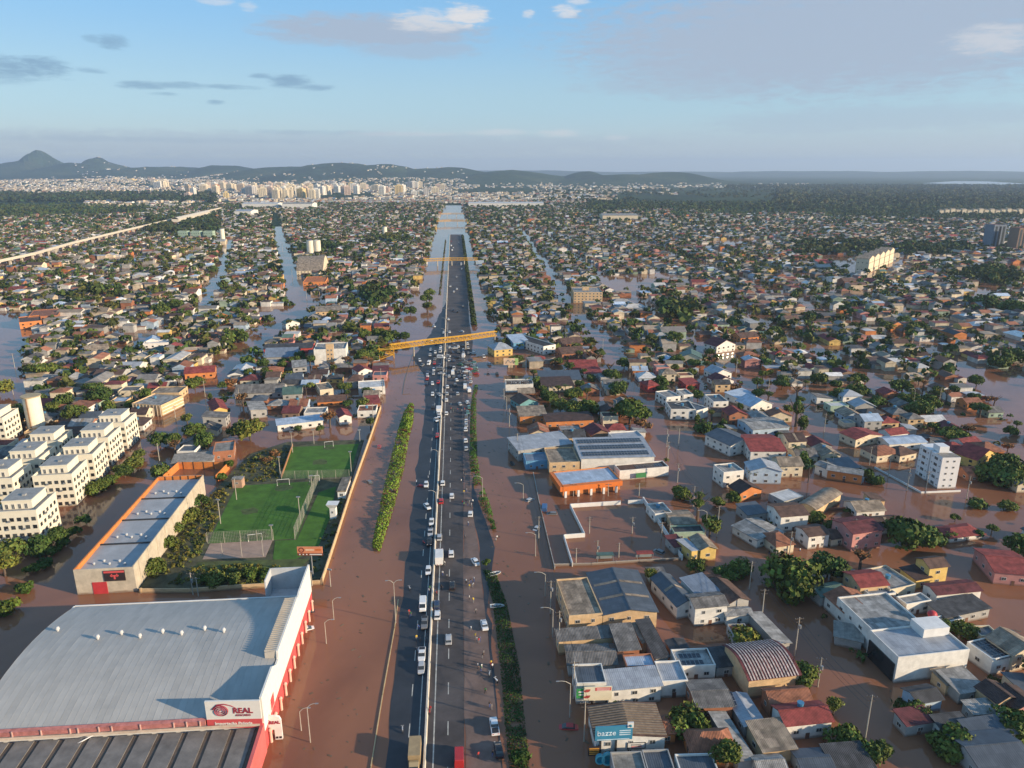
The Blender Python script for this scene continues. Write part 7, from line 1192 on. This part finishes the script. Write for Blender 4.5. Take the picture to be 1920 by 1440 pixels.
# motorbikes
mbm = MB(); mbm.tube([(0, -.62, .3), (0, -.2, .55), (0, .35, .75), (0, .62, .3)], [.06, .12, .12, .05], 6); mbm.box(-.12, .12, -.6, .1, .68, .8); mbm.tube([(-.35, .45, .98), (.35, .45, .98)], .03, 5); wq = MB(); wq.tube([(-.05, 0, 0), (.05, 0, 0)], .3, 12); MBODY = mbm.mesh('body', [M_WHITE]); MWH = wq.mesh('wheel', [M_RUBBER])
for px, py, c, tn in ((768, 1105, 'silver', 20), (768, 1153, 'red', 10), (918, 1266, 'silver', -10), (930, 1278, 'white', 30), (921, 1251, 'red', 15), (788, 1200, 'black', 0), (798, 1201, 'black', 8), (806, 1336, 'red', 0), (795, 1020, 'red', 30), (781, 905, 'white', 0), (803, 897, 'silver', 0), (783, 1222, 'grey', 15), (755, 1370, 'silver', 5)):
    x, y = at(px, py, .07); o = obj('motorbike', None, None, (x, y, .07), HWY_RZ + R(tn)); b = obj('body', MBODY, o); b.material_slots[0].link = 'OBJECT'; b.material_slots[0].material = paint(c, PAINT[c])
    for sy in (-.62, .62): obj('wheel', MWH, o, (0, sy, .3))
    auto(o, f'{c} motorbike parked on the road', 'motorbike', 'motorbikes along the highway', 'motorbike')
# boats
def boat(px, py, tn, label, col=(.45, .47, .47), L_=1.9, k='boat'):
    x, y = at(px, py); o = thing('boat', label, 'boat', (x, y, 0), R(tn), 'small boats at the road edge'); m = MB(); secs = [(-L_, .6, .75), (-L_ * .3, .75, .9), (L_ * .5, .6, .75), (L_ * .9, .25, .35), (L_ * 1.05, .03, .08)]; b0 = 0
    for (y_, wb, wt) in secs: m.v += [(-wb * .7, y_, -.15), (wb * .7, y_, -.15), (wt, y_, .5), (wt - .08, y_, .5), (wb * .6, y_, .05), (-wb * .6, y_, .05), (-wt + .08, y_, .5), (-wt, y_, .5)]
    for i in range(len(secs) - 1):
        for q in range(8): q2 = (q + 1) % 8; m.f.append((i * 8 + q, (i + 1) * 8 + q, (i + 1) * 8 + q2, i * 8 + q2)); m.m.append(0)
    m.f.append(tuple(range(8))); m.m.append(0); part('hull', m, mat('boat_' + '_'.join(f'{int(c * 100)}' for c in col), col, .4, .1), o); m = MB(); [m.box(-.6, .6, yy - .12, yy + .12, .32, .38) for yy in (-1.2, 0, .9)]; part('bench', m, M_TRUNK, o)
boat(928, 1077, -60, 'silver aluminium boat drawn up at the hedge tip beside parked cars', z if False else (.45, .47, .47)); boat(932, 1138, -85, 'grey boat with seats lying on the dark green verge'); boat(915, 702, 10, 'dark boat on the flooded service road near the black pickup', (.05, .05, .06)); boat(889, 608, 80, 'tiny dark boat floating beyond the near footbridge', (.06, .06, .06)); boat(960, 870, 15, 'dark boat moored at the flooded service road kerb', (.05, .05, .05))
# ---------------------------------------------------------------- people: one continuous skin per body
def body(pose, seed):
    V_ = {'hip': (0, 0, .92), 'chest': (0, 0, 1.25), 'neck': (0, 0, 1.46), 'head': (0, .02, 1.60), 'top': (0, .01, 1.72)}; a = {'stand': 0, 'walk': .22, 'point': .05, 'bend': .1}[pose]; fw = .25 if pose == 'bend' else 0
    for s, n in ((-1, 'l'), (1, 'r')):
        V_['hip' + n] = (s * .10, 0, .88); V_['knee' + n] = (s * .11, .03 + s * a * .6, .48); V_['ank' + n] = (s * .11, s * a * 1.2 - .02, .07); V_['toe' + n] = (s * .12, s * a * 1.2 + .16, .03)
        V_['sh' + n] = (s * .19, fw, 1.40); V_['el' + n] = (s * .26, fw - s * a * .5, 1.12); V_['wr' + n] = (s * .25, fw - s * a * .9 + .08, .86); V_['hand' + n] = (s * .25, fw - s * a + .12, .76)
    if pose == 'point': V_['elr'] = (.36, .22, 1.30); V_['wrr'] = (.45, .44, 1.36); V_['handr'] = (.47, .54, 1.38)
    if fw: V_['chest'] = (0, .14, 1.2); V_['neck'] = (0, .3, 1.38); V_['head'] = (0, .38, 1.48); V_['top'] = (0, .42, 1.58)
    ks = list(V_); E_ = [('hip', 'chest'), ('chest', 'neck'), ('neck', 'head'), ('head', 'top')]
    for n in 'lr': E_ += [('hip', 'hip' + n), ('hip' + n, 'knee' + n), ('knee' + n, 'ank' + n), ('ank' + n, 'toe' + n), ('chest', 'sh' + n), ('sh' + n, 'el' + n), ('el' + n, 'wr' + n), ('wr' + n, 'hand' + n)]
    me = bpy.data.meshes.new('body'); me.from_pydata([V_[k] for k in ks], [(ks.index(p), ks.index(q)) for p, q in E_], []); o = bpy.data.objects.new('body', me); COL.objects.link(o)
    md = o.modifiers.new('s', 'SKIN'); Rr = {'hip': .15, 'chest': .16, 'neck': .06, 'head': .105, 'top': .06}
    for k, v in zip(ks, me.skin_vertices[0].data):
        r_ = Rr.get(k) or (.095 if k.startswith('hip') else .07 if k.startswith('knee') else .05 if k.startswith('ank') else .045 if k.startswith('toe') else .07 if k.startswith('sh') else .05 if k.startswith('el') else .038 if k.startswith('wr') else .04); v.radius = (r_, r_ * (.8 if k in ('hip', 'chest') else 1)); v.use_root = k == 'hip'
    o.modifiers.new('d', 'SUBSURF').levels = 1; dg = bpy.context.evaluated_depsgraph_get(); me2 = bpy.data.meshes.new_from_object(o.evaluated_get(dg)); bpy.data.objects.remove(o)
    me2.materials.clear(); [me2.materials.append(M_WHITE) for _ in range(4)]
    for p in me2.polygons:
        c = p.center; zz = c.z; p.material_index = 3 if (zz > 1.62 or (zz > 1.52 and c.y < 0)) and abs(c.x) < .16 and not fw else (2 if zz > 1.47 and abs(c.x) < .16 else (0 if zz > .93 and abs(c.x) < .30 and not (abs(c.x) > .22 and zz < 1.1) else (2 if abs(c.x) > .19 and zz > .6 else 1)))
    return me2
BODIES = {p: body(p, 0) for p in ('stand', 'walk', 'point', 'bend')}
CLOTH = {'red': (.45, .04, .04), 'white': (.68, .67, .64), 'black': (.025, .025, .028), 'blue': (.05, .10, .28), 'grey': (.2, .2, .2), 'yellow': (.6, .42, .05), 'green': (.06, .2, .08)}
SKIN = mat('skin', (.36, .21, .14), .7, .1); HAIR = mat('hair', (.03, .022, .018), .8, .1)
def cloth(c): return mat(c + '_cloth', CLOTH[c], .85, .15)
PEOPLE = [(874, 1094), (878, 1098), (883, 1093), (886, 1101), (880, 1104), (889, 1090), (806, 1107), (804, 1112), (816, 1114), (819, 1117), (828, 1106), (890, 1197), (894, 1204), (900, 1203), (898, 1206), (896, 1253), (903, 1255), (902, 1258), (883, 1183), (907, 1229), (904, 1234), (921, 1248), (923, 1254), (922, 1330), (918, 1326), (897, 1421), (924, 1418), (867, 946), (870, 949), (874, 944), (877, 948), (880, 945), (884, 950), (887, 944), (870, 926), (875, 922), (872, 892), (869, 888), (845, 769), (850, 772), (858, 771), (866, 773), (871, 770), (863, 707), (866, 704), (868, 709), (862, 701), (767, 1152), (770, 1156), (930, 1014), (932, 1009), (807, 1334), (781, 1200), (786, 1180), (834, 1060), (830, 1079), (838, 1085), (910, 1300), (880, 1125), (888, 1130), (892, 1150), (872, 1010), (878, 985), (865, 905), (1442, 1038), (1459, 1037), (1473, 1036), (1480, 1035), (1500, 1033)]
for i, (px, py) in enumerate(PEOPLE):
    water_ = px > 925 and px < 940 or px > 1400; z = -.55 if water_ else .07; x, y = at(px, py, max(z, 0)); ps = random.choice(['stand', 'stand', 'walk', 'point', 'bend']); sc, pc = random.choice(['red', 'red', 'white', 'black', 'blue', 'grey', 'yellow', 'green', 'black', 'white']), random.choice(['black', 'blue', 'grey'])
    o = obj('person', BODIES[ps], None, (x, y, z), random.uniform(0, 6.28))
    for k, m_ in enumerate((cloth(sc), cloth(pc), SKIN, HAIR)): o.material_slots[k].link = 'OBJECT'; o.material_slots[k].material = m_
    act = {'stand': 'standing', 'walk': 'walking', 'point': 'pointing', 'bend': 'bending forward'}[ps]; auto(o, f"person in {sc} top and {pc} trousers {'wading' if water_ else act}", 'person', 'people gathered on the highway', 'person')
# ---------------------------------------------------------------- lamps and poles
def street_lamp(px, py, top, side=-1, reach=2.6, twin=False, look='tall street lamp with curved arm'):
    x, y = at(px, py); h_ = height_px((px, py), top); o = obj('street_lamp', None, None, (x, y, 0), HWY_RZ); m = MB(); m.cyl(0, 0, -1, h_ - .8, .13, .08, 7); part('post', m, M_POLE, o)
    for s in ((-1, 1) if twin else (side,)):
        m = MB(); m.tube([(0, 0, h_ - .9), (s * .4 * reach, 0, h_ - .2), (s * .75 * reach, 0, h_), (s * reach, 0, h_)], [.09, .08, .07, .06], 6); part('arm', m, M_POLE, o); m = MB(); m.obox(s * (reach + .2), 0, h_ - .1, .7, .26, .14); part('lamp_head', m, M_METAL, o)
    auto(o, look, 'street lamp', 'street lamps in the flood', 'lamp')
for a in ((981, 936, 905), (1004, 1043, 998), (1022, 1118, 1072), (1036, 1195, 1138), (1068, 1345, 1276), (950, 772, 742), (1155, 778, 748), (905, 936, 892), (1322, 1006, 956), (1700, 1028, 1008), (1712, 760, 728), (1190, 715, 690)): street_lamp(*a)
for a in ((626, 1162, 1121), (612, 1207, 1162), (582, 1392, 1320), (565, 1370, 1328)): street_lamp(*a, side=1, reach=1.8)
street_lamp(742, 1168, 1088, twin=True, reach=1.6, look='twin-armed dark lamp at the flooded lane edge')
for s in range(230, 900, 38): x, y = st(s, BAR); px, py = px_of(x, y, 0); street_lamp(px, py, px_of(x, y, 9)[1], twin=True, reach=2.0, look='slim twin-armed lamp on the median barrier')
def utility(px, py, h_=9.0, look='concrete utility pole with crossbars'):
    x, y = at(px, py); o = obj('utility_pole', None, None, (x, y, 0), HWY_RZ + random.uniform(-.3, .3)); m = MB(); m.cyl(0, 0, -1, h_, .17, .11, 7); part('post', m, M_POLE, o); m = MB(); m.box(-1.1, 1.1, -.06, .06, h_ - .5, h_ - .36); m.box(-.8, .8, -.06, .06, h_ - 1.4, h_ - 1.28); part('crossbar', m, M_TRUNK, o)
    m = MB(); [m.cyl(q, 0, h_ - .36, h_ - .16, .05, .05, 5) for q in (-1, -.4, .4, 1)]; part('insulator', m, M_METAL, o)
    if random.random() < .4: m = MB(); m.cyl(.3, -.2, h_ - 3.0, h_ - 2.1, .3, .3, 8); part('transformer', m, M_METAL, o)
    auto(o, look, 'utility pole', 'utility poles along the flooded streets', 'pole')
for a in ((1344, 1006, 11), (1490, 1230, 11), (1622, 1385, 11), (1533, 1288, 8), (1700, 920, 9), (1735, 925, 9), (1812, 935, 9), (1665, 895, 8), (1630, 872, 8), (1255, 1008, 5), (1032, 1150, 10), (1048, 1210, 10), (1075, 1310, 10), (1095, 1390, 10), (1010, 1010, 8), (970, 850, 9), (1252, 862, 8), (1270, 905, 8), (1300, 950, 8), (1405, 1105, 9), (1428, 1160, 9), (1450, 1085, 9), (1250, 838, 8), (1272, 836, 8), (1130, 660, 9), (1060, 640, 9), (1560, 880, 8), (955, 800, 9), (945, 760, 9), (715, 720, 9), (718, 745, 9), (700, 790, 9), (450, 760, 9), (385, 745, 9), (300, 870, 9), (258, 990, 6), (330, 790, 8), (25, 740, 9), (28, 690, 9), (575, 560, 9), (548, 520, 9), (530, 470, 9), (362, 1115, 7), (372, 1118, 6), (570, 1105, 7), (1690, 735, 10), (1760, 760, 9), (1380, 700, 9), (1440, 740, 9), (1300, 640, 9), (1545, 810, 9), (1600, 1015, 8), (1480, 1040, 8), (1185, 1000, 6), (1105, 1000, 6), (1075, 930, 5), (1140, 930, 5), (1198, 930, 5), (1240, 1010, 6), (1870, 690, 11), (1120, 1040, 5), (1160, 1045, 5), (1080, 1055, 5)): utility(*a)
# sagging wires along the right service road
for (pp, lb) in (([(1032, 1150), (1048, 1210), (1075, 1310), (1095, 1390)], 'bundle of dark wires strung between poles along the right service road'), ([(1405, 1105), (1490, 1230), (1622, 1385)], 'sagging dark wires above the muddy street by the striped shed'), ([(1344, 1006), (1300, 950), (1270, 905), (1252, 862)], 'dark wires along the street beside the solar-panelled supermarket'), ([(955, 800), (970, 850), (1010, 1010), (1032, 1150)], 'long dark wires beside the orange-fronted shops and flooded walled lot'), ([(1700, 920), (1665, 895), (1630, 872), (1545, 810)], 'dark wires along the diagonal street before the slim white tower')):
    m = MB()
    for p, q in zip(pp, pp[1:]):
        a, b2 = Vector((*at(*p), 9.6)), Vector((*at(*q), 9.6))
        for off, dz in ((-.9, 0), (.9, 0), (0, -2.2)): m.tube([a.lerp(b2, i / 8) + Vector((off, 0, dz - 3.6 * (i / 8) * (1 - i / 8))) for i in range(9)], .035, 3, cap=False)
    o = part('wires', m, M_DARK, None); tag(o, lb, 'wires')
# ---------------------------------------------------------------- labels for everything described by look and neighbour
ORD = ['nearest', 'second nearest', 'third nearest', 'fourth nearest', 'fifth nearest', 'sixth nearest', 'seventh nearest', 'eighth nearest', 'ninth nearest', 'tenth nearest'] + [w + ' nearest' for w in NUMW[10:]]
mark('the footbridge jam', *st(445, -8)); mark('the long green strip', *at(735, 900)); mark('the red-cabbed box truck', *at(824, 1050)); mark('the brown shoulder', *at(890, 1180)); mark('the red van', *at(861, 1424)); mark('the white box truck', *at(823, 776)); mark('the curving dark hedge', *at(895, 900))
SHORT = {'weathered grey': 'weathered', 'grey-green': 'green'}
MX = np.array([(q[1], q[2]) for q in MARKS]); groups = {}
for o, look, noun in AUTO:
    p = o.location; d = np.hypot(MX[:, 0] - p.x, MX[:, 1] - p.y); k = int(np.argmin(d)); groups.setdefault((look, k), []).append((d[k], o))
for (look, k), L_ in groups.items():
    L_.sort(key=lambda q: q[0])
    for i, (d, o) in enumerate(L_):
        lb = f"{look}, {'nearest' if len(L_) == 1 else ORD[min(i, len(ORD) - 1)]} to {MARKS[k][0]}"
        words = lambda q: len(q.replace('-', ' ').split())
        if words(lb) > 16 and ' roof and ' in lb: lb = lb.replace(' walls', '').replace(' roof and ', ' roofed ').replace(' with ', ', ', 1)
        if words(lb) > 16: lb = lb.replace(' roofed ', ' and ')
        o['label'] = lb
